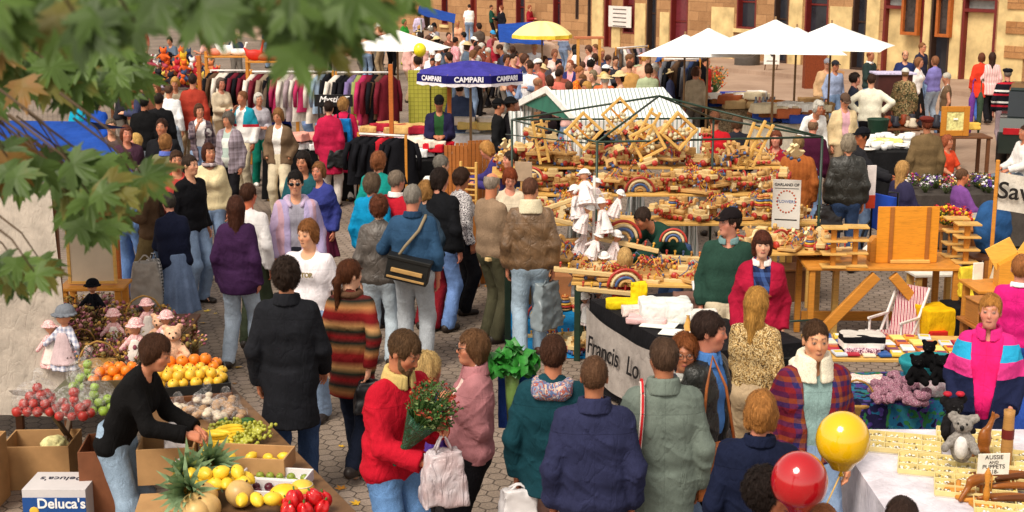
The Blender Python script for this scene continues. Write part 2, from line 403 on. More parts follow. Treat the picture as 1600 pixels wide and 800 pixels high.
def person(pos,yaw,label,h=1.72,fem=False,girth=1.0,skin='#c98a6b',arms=('hang','hang'),legs='stand',lean=0,side=0,
head=(0,0),hair=('short','#3a2a20'),top=('jacket','plain',('#333355',)),shirt=None,bottom=('trousers','denim',('#6f86a8',)),
shoes='#2a211c',hat=None,glasses=None,beard=None,collar=None,hem=None,ztop=True,z0=0,group=None,twist=0,scarf=None,
hood=None,extras=None,cat='person',stride=1.0,kid=False,seat=.46):
 NP[0]+=1; sd=NP[0]*.77
 s=h/1.75
 hs=.96 if not kid else 1.04+(1.75-h)*.45
 # joints in body frame (unit 1.75 m, facing -y)
 sit=legs=='sit'; hipz=.93 if not sit else seat/s+.09
 if legs=='kneel':hipz=.55
 if legs=='walk':hipz=.915
 Rt=rotx(R(lean))@roty(R(side)); hip=np.array([0,0,hipz])
 # rotx(+) moves the top towards -y (forward)
 T=lambda p:hip+Rt@(np.array(p,float))
 RtT=Rt
 shw=.145 if fem else .168
 tw=rotz(R(twist))
 sh=[T(tw@np.array([-shw,0.005,.463])),T(tw@np.array([shw,0.005,.463]))]
 el=[]; wr=[]
 for i,sg in enumerate((-1,1)):
  a=arms[i]; hint=(.45*sg,.6,-.45)
  if isinstance(a,str):
   off=ARM[a]
   if a=='hip':hint=(1*sg,.35,0)
   if a in('crossed','mouth'):hint=(.6*sg,-.1,-1)
  else:off=a
  e,w=ik(sh[i],sh[i]+np.array([off[0]*sg,off[1],off[2]]),.29,.26,hint); el.append(e); wr.append(w)
 hp=[hip+np.array([-.088,0,-.02]),hip+np.array([.088,0,-.02])]
 if legs=='stand':an=[(-.11,.02,.08),(.11,-.02,.08)]
 elif legs=='walk':an=[(-.07,-.24*stride,.08),(.07,.27*stride,.15)]
 elif legs=='walk2':an=[(-.07,.27*stride,.15),(.07,-.24*stride,.08)]
 elif legs=='step':an=[(-.1,-.12,.08),(.1,.12,.085)]
 elif legs=='kneel':an=[(-.12,-.1,.08),(.12,.35,.08)]
 elif sit:an=[(-.12,-.45,.08),(.12,-.5,.08)]
 kn=[]; ak=[]
 for i in(0,1):
  k,a=ik(hp[i],an[i],.44,.43,(0.1*(-1,1)[i],-1,0.15)); kn.append(k); ak.append(a)
 nb=T((0,.015,.53)); hc=T((0,-.012,.695)); hy,hpch=head[0],head[1]
 if abs(lean)>5:hc=hc+np.array([0,-.01,.0])
 Rh=rotz(R(hy))@rotx(R(hpch+lean*.4))@roty(R(side*.3))
 hc=nb+(hc-nb)*(1 if not kid else .96)
 root_xy=pos
 top_z=(hc[2]+.118*hs)*s
 if ztop:
  w=W(pos[0],pos[1],top_z+z0)
  off=rotz(R(yaw))@(hc*s*np.array([.93,.96,1])); loc=Vector((w.x-off[0],w.y-off[1],z0))
 else:loc=Vector((pos[0],pos[1],z0))
 dist=loc.length
 hv=.011 if dist<11 else(.014 if dist<17 else(.019 if dist<28 else .027))
 root=thing('person',label,cat,loc,R(yaw),group); root.scale=(s*.93,s*.96,s)
 gt=girth
 def TP(P):return(P-hip.astype(np.float32))@Rt.astype(np.float32)
 def torso(P,inf=0.0,waist=1.0):
  Q=TP(P); q=Q*np.array([1,1/.8,1],np.float32); g=gt
  ds=[rc(q,(-.075,0,-.01),(.075,0,-.01),.118*g+inf,.118*g+inf),
rc(q,(-.055*g,0,.16),(.055*g,0,.16),(.112 if fem else .122)*g*waist+inf,(.112 if fem else .122)*g*waist+inf),
rc(q,(-.075,.005,.34),(.075,.005,.34),.132*(.6+.4*g)+inf,.132*(.6+.4*g)+inf),
rc(q,(-shw+.05,.01,.44),(shw-.05,.01,.44),.074+inf,.074+inf),
rc(q,(0,.02,.46),(0,.015,.56),.098+inf*.8,.055+inf*.5)]
  if fem:ds+=[rc(Q,(-.07,-.06,.33),(-.075,-.085,.325),.07+inf,.062+inf),rc(Q,(.07,-.06,.33),(.075,-.085,.325),.07+inf,.062+inf)]
  if g>1.08:ds.append(rc(Q,(0,-.05,.1),(0,-.03,.2),.12*g+inf,.11*g+inf))
  return usm(ds,.06)
 def arm(P,i,inf=0.0,cuff=0.0,upto=1.0):
  e,w=el[i],wr[i]; w2=e+(w-e)*upto
  return smin(rc(P,sh[i],e,.053+inf*.85,.045+inf),rc(P,e,w2,.045+inf,.031+inf+cuff),.025)
 def leg(P,i,inf=0.0,flare=0.0):
  return smin(rc(P,hp[i],kn[i],.088*(.5+.5*gt)+inf,.06+inf+flare*.3),rc(P,kn[i],ak[i],.06+inf+flare*.3,.04+inf+flare),.04)
 allp=np.array(sh+el+wr+[T((0,0,.55)),T((0,0,0))])
 def bx(pts,m):return pts.min(0)-m,pts.max(0)+m
 SKN=np.array(srgb(skin)[:3])
 # --- body (one mesh: head and neck, trunk and limbs, two hands)
 hairc=hair[1]
 def headf(P):
  Q=((P-hc.astype(np.float32))@Rh.astype(np.float32))/hs
  d=ell(Q,(0,.014,.026),(.076,.096,.092)); d=smin(d,ell(Q,(0,-.028,-.032),(.06,.067,.085)),.03)
  d=smin(d,ell(Q,(0,-.052,-.088),(.03,.034,.026)),.03)
  ex=np.abs(Q[:,0]); A=Q.copy(); A[:,0]=ex
  d=smin(d,rc(A,(.0,-.088,.033),(.04,-.078,.034),.009,.007),.014)
  d=smax(d,-(np.linalg.norm(A-np.array([.032,-.108,.012],np.float32),axis=1)-.02),.012)
  d=smin(d,np.linalg.norm(A-np.array([.032,-.081,.011],np.float32),axis=1)-.0125,.003)
  d=smin(d,rc(Q,(0,-.086,.018),(0,-.107,-.02),.007,.0105),.012)
  d=smin(d,rc(A,(0,-.096,-.023),(.011,-.093,-.024),.008,.0075),.008)
  d=smin(d,rc(A,(0,-.094,-.053),(.017,-.088,-.054),.0075,.004),.006)
  d=smin(d,rc(A,(0,-.09,-.064),(.014,-.086,-.063),.008,.005),.006)
  d=smin(d,ell(A,(.079,.012,-.005),(.009,.019,.032)),.008)
  d=smin(d,rc(A,(.035,-.05,-.03),(.04,-.055,-.02),.026,.026),.02)
  d=d*hs
  d=smin(d,rc(P,hc+Rh@np.array([0,.022,-.06]),nb-np.array([0,0,.03]),.052 if not fem else .045,.06 if not fem else .052),.03)
  return d
 near=dist<19
 hvh=.0075 if dist<11 else(.0095 if dist<18 else(.0135 if dist<28 else .019))
 lo,hi=bx(np.array([hc,nb]),.15*hs); Vh,Fh=nets(headf,lo,hi,hvh)
 Q=((Vh-hc)@Rh)/hs; ax_=np.abs(Q[:,0]); col=np.tile(SKN,(len(Vh),1))
 def blend(mask,c,a):col[:]=col*(1-a*mask[:,None])+np.array(c)*a*mask[:,None]
 g_=lambda c,r:np.exp(-(((Q*[1,1,1]-[c[0],0,c[2]])[:,[0,2]]/[r[0],r[1]])**2).sum(1))*(Q[:,1]<-.05)
 Qa=Q.copy(); Qa[:,0]=ax_; Q0=Q; Q=Qa
 blend(np.clip(g_((.045,0,-.025),(.025,.025)),0,1),SKN*np.array([1.05,.7,.65]),.5)
 blend(np.clip(g_((0,0,-.022),(.014,.014)),0,1),SKN*np.array([1.05,.72,.66]),.4)
 blend(((ax_<.021)&(np.abs(Q[:,2]+.058)<.0085)&(Q[:,1]<-.075)).astype(float),(.42,.11,.09)if fem else(.4,.16,.12),.8)
 blend(((ax_<.021)&(np.abs(Q[:,2]+.0585)<.003)&(Q[:,1]<-.075)).astype(float),(.12,.03,.03),.8)
 blend(((np.abs(ax_-.033)<.02)&(np.abs(Q[:,2]-.036-(.02-np.abs(ax_-.03))*.15)<.0055)&(Q[:,1]<-.06)).astype(float),np.array(srgb(hairc)[:3])*.6,.75)
 er=np.sqrt((ax_-.032)**2+((Q[:,2]-.011)*1.5)**2); blend(((er<.0155)&(Q[:,1]<-.07)).astype(float),(.1,.05,.04),.6)
 blend(((er<.0108)&(Q[:,1]<-.08)).astype(float),(.36,.3,.26),.7)
 blend((((ax_-.032)**2+(Q[:,2]-.011)**2<.0062**2)&(Q[:,1]<-.08)).astype(float),(.03,.02,.015),1)
 if beard=='stubble':blend(((Q[:,2]<-.035)&(Q[:,1]<-.0)).astype(float),np.array(srgb(hairc)[:3])*.8,.35)
 Q=Q0
 tors_inf=-.012
 def bodyf(P):
  d=torso(P,tors_inf)
  for i in(0,1):d=smin(d,arm(P,i,-.004),.03); d=smin(d,leg(P,i,-.004),.03)
  d=smin(d,rc(P,nb-np.array([0,0,.04]),nb+np.array([0,0,.02]),.06,.05),.03)
  for i in(0,1):
   tv=np.array([ak[i][0],ak[i][1]-.1,.03]); d=smin(d,rc(P,ak[i],tv,.036,.028),.02)
  return d
 pts=np.array(sh+el+wr+kn+ak+[nb,hip]); lo,hi=bx(pts,.17); hi[2]=nb[2]+.06; lo[2]=-.01
 Vb,Fb=nets(bodyf,lo,hi,max(.022,hv*1.3)); parts=[(Vh,Fh,col),(Vb,Fb,np.tile(SKN,(len(Vb),1)))]
 hh=.0065 if dist<12 else(.009 if dist<18 else .013)
 for i,sg in enumerate((-1,1)):
  if arms[i]=='pocket':continue
  fd=wr[i]-el[i]; fd=fd/np.linalg.norm(fd)
  curl=.75 if arms[i]in('hang','walkf','walkb')else .9
  # palm faces the body (inner side) ; thumb forward
  inn=np.array([-sg,0,0.0]); inn=inn-fd*(inn@fd); inn/=np.linalg.norm(inn)+1e-9
  if abs(fd[1])>.6:inn=np.array([-.5*sg,0,-.8]); inn=inn-fd*(inn@fd); inn/=np.linalg.norm(inn)+1e-9
  fw=np.cross(inn,fd)*sg;
  if fw[1]>0 and abs(fd[1])<.6:fw=-fw
  w=wr[i]; segs=[]
  if dist<24:
   for k,(o,L)in enumerate(((-.03,.062),(-.01,.075),(.011,.08),(.031,.07))):
    b0=w+fd*.082+fw*o; m1=b0+(fd*math.cos(curl*.5)+inn*math.sin(curl*.5))*L*.5
    m2=m1+(fd*math.cos(curl*1.3)+inn*math.sin(curl*1.3))*L*.5
    segs+=[(b0-fd*.02,m1,.0098,.0088),(m1,m2,.0088,.0072)]
   tb=w+fd*.025+fw*.028; t1=tb+fd*.035+fw*.022+inn*.012; t2=t1+fd*.03+fw*.004+inn*.012
   segs+=[(tb,t1,.013,.011),(t1,t2,.011,.009)]
  else:
   segs+=[(w+fd*.07,w+fd*.14+inn*.03,.02,.012),(w+fd*.03,w+fd*.08+fw*.035,.012,.01)]
  wd_=w
  def handf(P,w=w,fd=fd,fw=fw,segs=segs):
   d=usm([rc(P,w-fd*.03,w+fd*.01,.027,.025),rc(P,w+fd*.035-fw*.014,w+fd*.08-fw*.018,.019,.018),
rc(P,w+fd*.035+fw*.014,w+fd*.08+fw*.018,.019,.017),rc(P,w+fd*.03,w+fd*.08,.018,.016)],.012)
   for a_,b_,r1,r2 in segs:d=smin(d,rc(P,a_,b_,r1,r2),.004)
   return d
  lo,hi=bx(np.array([w-fd*.03,w+fd*.17,w+inn*.09,w+fw*.07,w-fw*.06]),.02); v,f=nets(handf,lo,hi,hh)
  parts.append((v,f,np.tile(SKN*np.array([1.0,.9,.88]),(len(v),1))))
 VV=[]; FF=[]; CC=[]; b=0
 for v,f,c in parts:VV.append(v); FF.append(f+b); CC.append(c); b+=len(v)
 VV=np.concatenate(VV); me=mesh_np('body',VV,np.concatenate(FF)); CC=np.concatenate(CC)
 at=me.color_attributes.new('tint','FLOAT_COLOR','POINT'); at.data.foreach_set('color',np.concatenate([CC,np.ones((len(CC),1))],1).astype(np.float32).ravel())
 link('body',me,skin_mat(),root)
 # --- clothes
 def fold(P,amp,f=16,sc=(1,1,.8)):
  W_=P+.03*np.stack([wob(P,8,sd+1),wob(P,9,sd+2),wob(P,7,sd+4)],1)
  a=1-np.abs(wob(W_@np.array([[1,0,.55],[0,1,.35],[-.5,-.4,1]],np.float32),f*.62,sd,(1.15,1.15,.6)))
  b=1-np.abs(wob(W_@np.array([[1,0,-.6],[0,1,.2],[.6,.3,1]],np.float32),f*1.15,sd+5,(.5,.8,1.3)))
  amp=amp*(1.15 if dist<12 else 1.0)*(.45 if top[1]=='knit' or top[0]=='tee' else .65 if top[0]in('coat','sweater')else 1)
  return amp*.3*wob(P,f*.5,sd,sc)-amp*1.1*(a**8-.12)-amp*.8*(b**9-.08)
 def garment(name,fn,pts,mrg,mat,hvv=hv):
  lo,hi=bx(np.array(pts),mrg); v,f=nets(fn,lo,hi,hvv)
  if len(f):return link(name,mesh_np(name,v,f),mat,root)
 kind=top[0]; tmat=cloth(*top[1:])
 # kinds: shirt tee sweater jacket coat(long) parka(thigh)
 hemz=hem if hem is not None else dict(tee=.86,shirt=.86,sweater=.86,jacket=.84,parka=.72,coat=.5,vest=.86)[kind]
 hemz=hemz-.93+hipz if not sit else hipz-.06
 inf=dict(tee=.012,shirt=.012,sweater=.018,jacket=.024,parka=.028,coat=.026,vest=.022)[kind]
 ainf=dict(tee=.014,shirt=.011,sweater=.014,jacket=.017,parka=.019,coat=.019,vest=-.01)[kind]
 open_=shirt is not None
 def topf(P):
  d=torso(P,inf,1.08)
  Qt=TP(P)
  if kind!='vest':
   for i in(0,1):
    dd=arm(P,i,ainf,.012,.5 if kind=='tee' else 1.0)
    if kind=='tee':
     e=sh[i]+(el[i]-sh[i])*.85; u=(el[i]-sh[i])/np.linalg.norm(el[i]-sh[i])
     dd=np.maximum(rc(P,sh[i],el[i],.07,.066),(P-e.astype(np.float32))@u.astype(np.float32))
    else:
     u=(wr[i]-el[i])/(np.linalg.norm(wr[i]-el[i])+1e-6); dd=np.maximum(dd,(P-wr[i].astype(np.float32))@u.astype(np.float32)+.005)
    d=smin(d,dd,.028)
  if(kind in('coat','parka')or hemz<.8)and not sit:
   q=P*np.array([1,1/.82,1],np.float32)
   zb=hemz-.05; w0=.145*gt+inf; w1=w0+(.035 if kind=='parka' else .05)
   cx=np.array([0,0,hipz+.05]); c1=np.array([0,0,zb])
   t_=np.clip((cx[2]-P[:,2])/(cx[2]-zb),0,1)
   d=smin(d,np.maximum(np.sqrt(q[:,0]**2+q[:,1]**2)-(w0+(w1-w0)*t_),P[:,2]-cx[2])*.9,.05)
  d=d+fold(P,.0085 if kind not in('tee','shirt')else .006,15,(1,1,1.15))
  # creases across elbows and waist
  if kind in('jacket','vest','sweater')and not sit:
   zb=Qt[:,2]-(hemz-hipz); d=d+.012*np.clip(1-np.abs(zb-.015)/.05,0,1)-.009*np.exp(-((zb-.085)/.035)**2)
  d=np.maximum(d,(hemz-hipz)-Qt[:,2]if sit or(kind in('jacket','vest','sweater','tee','shirt')and hemz>.7)else hemz-P[:,2])
  # neck opening
  dn=rc(Qt,(0,-.02,.53),(0,-.06,.75),.062 if fem else .066,.12)
  d=smax(d,-dn,.012)
  if open_:
   wdt=.035+.05*np.clip((Qt[:,2]+.1)/.6,0,1)*open_w
   wz=(np.abs(Qt[:,0]+.01*wob(P,9,sd))-wdt); d=np.maximum(d,-np.maximum(wz,Qt[:,1]+.03))
  return d
 open_w=1.0 if not open_ else(shirt[2]if len(shirt)>2 and not isinstance(shirt[2],tuple)else 1.0)
 zlow=T((0,0,hemz-hipz)); tp=sh+el+wr+[T((0,0,.56)),T((0,0,-.1)),np.array([0,0,hemz])]
 garment(dict(tee='t_shirt',parka='coat').get(kind,kind),topf,tp,.2 if kind in('coat','parka')else .17,tmat)
 if open_:
  def shf(P):
   Qt=TP(P); d=torso(P,.012,1.04)+fold(P,.003,20); d=np.maximum(d,(.86-.93)-Qt[:,2]); d=np.maximum(d,Qt[:,1]-.05)
   d=np.maximum(d,-rc(Qt,(0,-.02,.52),(0,-.07,.7),.05,.09)); return d
  garment('shirt',shf,[T((-.15,-.1,-.08)),T((.15,.1,.55))],.15,cloth(*shirt[:2]))
 if collar:
  def colf(P):
   Qt=TP(P)+np.array([0,0,0],np.float32); big=collar[2]if len(collar)>2 else 1.0
   c=np.array([0,.01,.545]); r=np.sqrt((Qt[:,0])**2+((Qt[:,1]-.01)/.95)**2)
   zz=Qt[:,2]-.545-.14*(Qt[:,1]-.0)
   rr=.074+.012*big; d=np.maximum(np.abs(r-rr-(-.25*zz))-.011*big,np.abs(zz)-.034*big)
   d=np.maximum(d,-(np.abs(Qt[:,0])-(.018+.0*zz)))if open_ or True else d
   m=(Qt[:,1]<-.02); d=np.where(m,np.maximum(d,-(np.abs(Qt[:,0])-.02)),d+0); d=np.where(~m,np.maximum(np.abs(r-rr+.25*zz)-.011*big,np.abs(zz)-.034*big),d)
   return d-.004
  garment('collar',colf,[T((-.12,-.12,.46)),T((.12,.13,.66))],.05,cloth(*collar[:2]),min(hv,.012))
 if hood:
  def hoodf(P):
   Qt=TP(P); d=usm([rc(Qt,(-.07,.1,.5),(.07,.1,.5),.055,.055),rc(Qt,(-.1,.02,.53),(-.08,.1,.52),.03,.045),rc(Qt,(.1,.02,.53),(.08,.1,.52),.03,.045),
rc(Qt,(-.06,-.08,.48),(-.1,.02,.53),.02,.03),rc(Qt,(.06,-.08,.48),(.1,.02,.53),.02,.03)],.03)
   return smax(d,-rc(Qt,(0,.04,.58),(0,.06,.68),.06,.09),.02)+fold(P,.005,30)
  garment('hood',hoodf,[T((-.15,-.12,.4)),T((.15,.18,.62))],.05,cloth(*hood))
 if scarf:
  def scf(P):
   Qt=TP(P); r=np.sqrt(Qt[:,0]**2+Qt[:,1]**2); return np.sqrt((r-.08)**2+(Qt[:,2]-.55)**2)-.028+fold(P,.006,40)
  garment('scarf',scf,[T((-.12,-.12,.5)),T((.12,.12,.6))],.06,cloth(*scarf),min(hv,.014))
 bk=bottom[0]; bmat=cloth(*bottom[1:])
 if bk=='trousers':
  fl=bottom[3]if len(bottom)>3 and isinstance(bottom[3],float)else .022
  bmat=cloth(*bottom[1:3])
  def trf(P):
   q=(P-hip.astype(np.float32))*np.array([1,1/.82,1],np.float32)
   d=rc(q,(-.075,0,-.01),(.075,0,-.01),.128*gt,.128*gt)
   d=smin(d,rc(q,(-.05,0,.08),(.05,0,.08),.118*gt,.118*gt),.04)
   L=[leg(P,i,.014,fl)for i in(0,1)]
   for i in(0,1):
    g=np.clip(1-np.abs(P[:,2]-ak[i][2]-.05)/.12,0,1); L[i]=L[i]+fold(P,.006,15,(1,1,2.2))*(1+g)
   d=smin(d,np.minimum(*L),.03)
   d=np.maximum(d,P[:,2]-hip[2]-.13); d=np.maximum(d,.035-P[:,2]); return d
  garment('trousers',trf,hp+kn+ak+[hip],.16,bmat)
 elif bk=='skirt':
  hz=bottom[3]; bmat=cloth(*bottom[1:3])
  def skf(P):
   t_=np.clip((hip[2]+.1-P[:,2])/(hip[2]+.1-hz),0,1); th=np.arctan2(P[:,1],P[:,0])
   rr=(.13+.13*t_**.8)*gt+.016*t_*np.sin(th*9+sd)+.008*t_*np.sin(th*17)
   d=(np.sqrt(P[:,0]**2+(P[:,1]/.88)**2)-rr)*.8
   return np.maximum(np.maximum(d,hz-P[:,2]),P[:,2]-hip[2]-.1)
  garment('skirt',skf,[np.array([-.2,-.2,hz]),np.array([.2,.2,hip[2]+.12])],.12,bmat)
  # shoes
 if shoes:
  smat=plain(shoes,.5,.4,.25,20,.2)
  for i in(0,1):
   a=ak[i]; dirv=rotz(R((-8,8)[i]*1.0))@np.array([0,-1,0]); up=max(0,a[2]-.085)
   base=np.array([a[0],a[1],0])+np.array([0,0,up])
   def shf2(P,base=base,dirv=dirv,a=a,up=up):
    h_,t_=base-dirv*.05+[0,0,.045],base+dirv*.15+[0,0,.03-up*.6]
    q=P; d=usm([rc(q,h_,t_,.043,.036),rc(q,base+[0,0,.05],a,.045,.044),rc(q,h_,base+dirv*.02+[0,0,.05],.043,.05)],.03)
    return np.maximum(d,(-.001 if up<.02 else-1)-P[:,2]+0.0)
   if bk=='skirt' or dist<60:
    lo,hi=bx(np.array([base-dirv*.05,base+dirv*.15,a]),.07); v,f=nets(shf2,lo,hi,max(.011,hv*.8))
    link('shoe',mesh_np('shoe',v,f),smat,root)
    # hair
 hst=hair[0]
 def hf(P):
  Q=((P-hc.astype(np.float32))@Rh.astype(np.float32))/hs; X=np.abs(Q[:,0])
  t=dict(short=.007,crop=.003,curly=.024,bob=.013,long=.012,pony=.008,bald=.005,side=.011,fluffy=.018,ring=.006)[hst]
  d=ell(Q,(0,.018,.03),(.078+t,.1+t,.094+t*1.1)); A=Q.copy(); A[:,0]=X
  if hst in('bob','fluffy','side'):
   zl=-.07 if hst=='bob' else-.05
   d=smin(d,rc(A,(.06,.03,.0),(.062,.035,zl),.036+t*.5,.03+t*.4),.03); d=smin(d,rc(Q,(0,.07,0),(0,.07,zl),.055+t*.5,.04+t*.4),.03)
  if hst=='long':
   d=smin(d,rc(A,(.05,.03,.0),(.055,.06,-.16),.05,.03),.03); d=smin(d,rc(Q,(0,.08,0),(0,.1,-.27),.06,.035),.04)
   # face cut-out
  hl=.062 if hst not in('short','crop','bald')else .07
  wv=.006*wob(P,60,sd)
  face=np.maximum(Q[:,1]+.048+wv-(.035*np.clip((-Q[:,2])/.08,0,1)),Q[:,2]-hl+X*.35*(1 if hst in('short','crop')else .2)-wv)
  if hst in('bob','long','fluffy','side','curly'):face=np.maximum(face,X-.066-(.012 if hst=='curly' else 0))
  d=smax(d,-face,.008)
  d=np.maximum(d,-(Q[:,2]+(.062 if hst in('short','crop','bald','pony','ring')else(.1 if hst in('curly','fluffy','side')else .115 if hst=='bob' else .36))))
  if hst in('short','crop','bald','ring','pony'):
   d=smax(d,-np.maximum(Q[:,2]-.0-wv,Q[:,1]-.03),.006)
  if hst in('bald','ring'):d=smax(d,Q[:,2]-(.05 if hst=='bald' else .075)-wv,.01)if hst=='ring' else smax(d,-(np.linalg.norm(Q-np.array([0,-.0,.16],np.float32),axis=1)-.11),.01)
  if hst=='pony':d=smin(d,rc(Q,(0,.1,.03),(0,.13,-.05),.026,.035),.02); d=smin(d,rc(Q,(0,.13,-.05),(0,.125,-.25),.035,.014),.02)
  amp=dict(curly=.011,fluffy=.007,crop=.001,bald=.001).get(hst,.0035); fr=dict(curly=75,fluffy=45).get(hst,60)
  d=d*hs+amp*wob(P,fr,sd,(1,1,1 if hst=='curly' else .45)); return d
 if hst!='none':
  lo,hi=bx(np.array([hc+Rh@np.array([0,.02,0])]),.155*hs)
  if hst in('long','pony'):lo=lo-np.array([.02,.05,.2]); hi=hi+np.array([.02,.08,0])
  v,f=nets(hf,lo,hi,hvh if hst!='curly' else hvh*1.1);
  if len(f):
   nst=5000 if dist<11 else 2000 if dist<16 else 700 if dist<24 else 150
   if nst:
    q=f[:,:4]; fn=np.cross(v[q[:,2]]-v[q[:,0]],v[q[:,3]]-v[q[:,1]]); fn/=np.linalg.norm(fn,axis=1,keepdims=True)+1e-9; fc=v[q].mean(1)
    ii=rng.integers(0,len(f),nst); c0=fc[ii]; nn=fn[ii]
    if((c0-hc)*nn).sum()<0:nn=-nn
    crown=hc+Rh@np.array([0,.03,.13])*hs; dn=(c0-crown); dn=dn+np.array([0,0,-.05])+rng.normal(0,.035 if hst in('curly','fluffy')else .022,dn.shape)
    dn-=nn*(dn*nn).sum(1,keepdims=True)*.9; dn/=np.linalg.norm(dn,axis=1,keepdims=True)+1e-9
    L=(rng.uniform(.018,.04,(nst,1))if hst not in('long','pony')else rng.uniform(.03,.06,(nst,1)))*(.45 if hst in('crop','ring','bald')else 1)
    sd_=np.cross(dn,nn); wv_=rng.uniform(.001,.0026,(nst,1))*(1 if dist<11 else 1.7); lift=rng.uniform(.001,.014 if hst in('curly','fluffy')else .008,(nst,1))
    a0=c0-nn*.003-dn*L*.3; p=np.stack([a0-sd_*wv_,a0+sd_*wv_,a0+dn*L*.6+nn*(lift+.002)+sd_*wv_*.8,a0+dn*L*.6+nn*(lift+.002)-sd_*wv_*.8,
a0+dn*L*1.15+nn*lift*.6+sd_*wv_*.15,a0+dn*L*1.15+nn*lift*.6-sd_*wv_*.15],1).reshape(-1,3)
    bi=len(v)+np.arange(nst)[:,None]*6; fq=np.concatenate([bi+np.array([[0,1,2,3]]),bi+np.array([[3,2,4,5]])]); v=np.concatenate([v,p]); f=np.concatenate([f,fq])
   link('hair',mesh_np('hair',v,f),hair_mat(hairc),root)
 def hfr(P):return((P-hc.astype(np.float32))@Rh.astype(np.float32))/hs
 if beard and beard!='stubble':
  def bf(P):
   Q=hfr(P); A=Q.copy(); A[:,0]=np.abs(Q[:,0])
   d=smin(ell(Q,(0,-.055,-.085),(.042,.05,.042)),rc(A,(.062,-.01,-.01),(.045,-.045,-.07),.014,.022),.02)
   d=smin(d,rc(A,(0,-.104,-.043),(.026,-.092,-.055),.009,.009),.01)
   return np.maximum(d,-rc(A,(0,-.1,-.056),(.018,-.1,-.056),.008,.008))*hs+.002*wob(P,90,sd)
  lo,hi=bx(np.array([hc]),.15); v,f=nets(bf,lo,hi,hvh); link('beard',mesh_np('beard',v,f),hair_mat(beard),root)
 if hat:
  hk,hcol=hat[0],hat[1]
  def htf(P):
   Q=hfr(P)
   dome=ell(Q,(0,.018,.035),(.096,.118,.105)); dome=np.maximum(dome,.045-Q[:,2])
   if hk=='cap':
    br=np.maximum(np.sqrt((Q[:,0]/.95)**2+(Q[:,1]+.075)**2)-.092,np.abs(Q[:,2]-.05-.25*(Q[:,1]+.1)+2.2*Q[:,0]**2)-.006)
    d=np.minimum(dome,np.maximum(br,Q[:,1]+.06))
   elif hk=='flat':
    d=ell(Q,(0,-.005,.085),(.112,.14,.042)); d=smin(d,np.maximum(dome,Q[:,2]-.09),.02)
   elif hk=='beret':
    d=smin(ell(Q,(.015,.03,.095),(.118,.125,.045)),np.maximum(dome,Q[:,2]-.075),.02)
   elif hk=='band':
    d=np.maximum(ell(Q,(0,.018,.03),(.095,.117,.115)),np.abs(Q[:,2]-.055-.2*Q[:,1])-.02)
   elif hk=='brim':
    dd=np.maximum(np.sqrt(Q[:,0]**2+(Q[:,1]-.01)**2)-.175,np.abs(Q[:,2]-.06+.8*(Q[:,0]**2+Q[:,1]**2))-.008); d=np.minimum(dome,dd)
   else:d=dome
   return d*hs+.0015*wob(P,50,sd)
  lo,hi=bx(np.array([hc]),.2); v,f=nets(htf,lo,hi,min(.012,hvh*1.2)); link('hat' if hk!='band' else 'headband',mesh_np('hat',v,f),cloth('plain',(hcol,)),root)
 if glasses:
  mb=MB(); Mh=Matrix(Rh.tolist()); o=Vector(hc)
  for sg in(-1,1):
   if glasses=='sun':
    mb.lathe([(.0001,-.002),(.022,-.002),(.022,.002),(.0001,.002)],o+Mh@Vector((sg*.033,-.103,.01)),10,False,Mh@Matrix.Rotation(PI/2,3,'X'),1.1,.85)
   else:
    mb.tube([o+Mh@Vector((sg*.033+.024*math.cos(t),-.105,.008+.02*math.sin(t)))for t in[k*PI/6 for k in range(12)]],.002,5,closed=True)
   mb.tube([o+Mh@Vector((sg*.055,-.1,.015)),o+Mh@Vector((sg*.08,.0,.012))],.0025,5)
  mb.tube([o+Mh@Vector((-.012,-.107,.014)),o+Mh@Vector((.012,-.107,.014))],.0025,5)
  mb.build('sunglasses' if glasses=='sun' else 'spectacles',plain('#0c0a0a',.2,.6,.05,5,0),root)
 root['j']=0; del root['j']
 Mw=Matrix.Translation(loc)@Matrix.Rotation(R(yaw),4,'Z')@Matrix.Diagonal((s*.93,s*.96,s,1))
 J=dict(wr=[Mw@Vector(w+((w-e)/np.linalg.norm(w-e))*.08)for w,e in zip(wr,el)],sh=[Mw@Vector(p)for p in sh],hip=Mw@Vector(hip),head=Mw@Vector(hc),M=Mw,T=lambda p:Mw@Vector(T(p)),loc=loc)
 return root,J
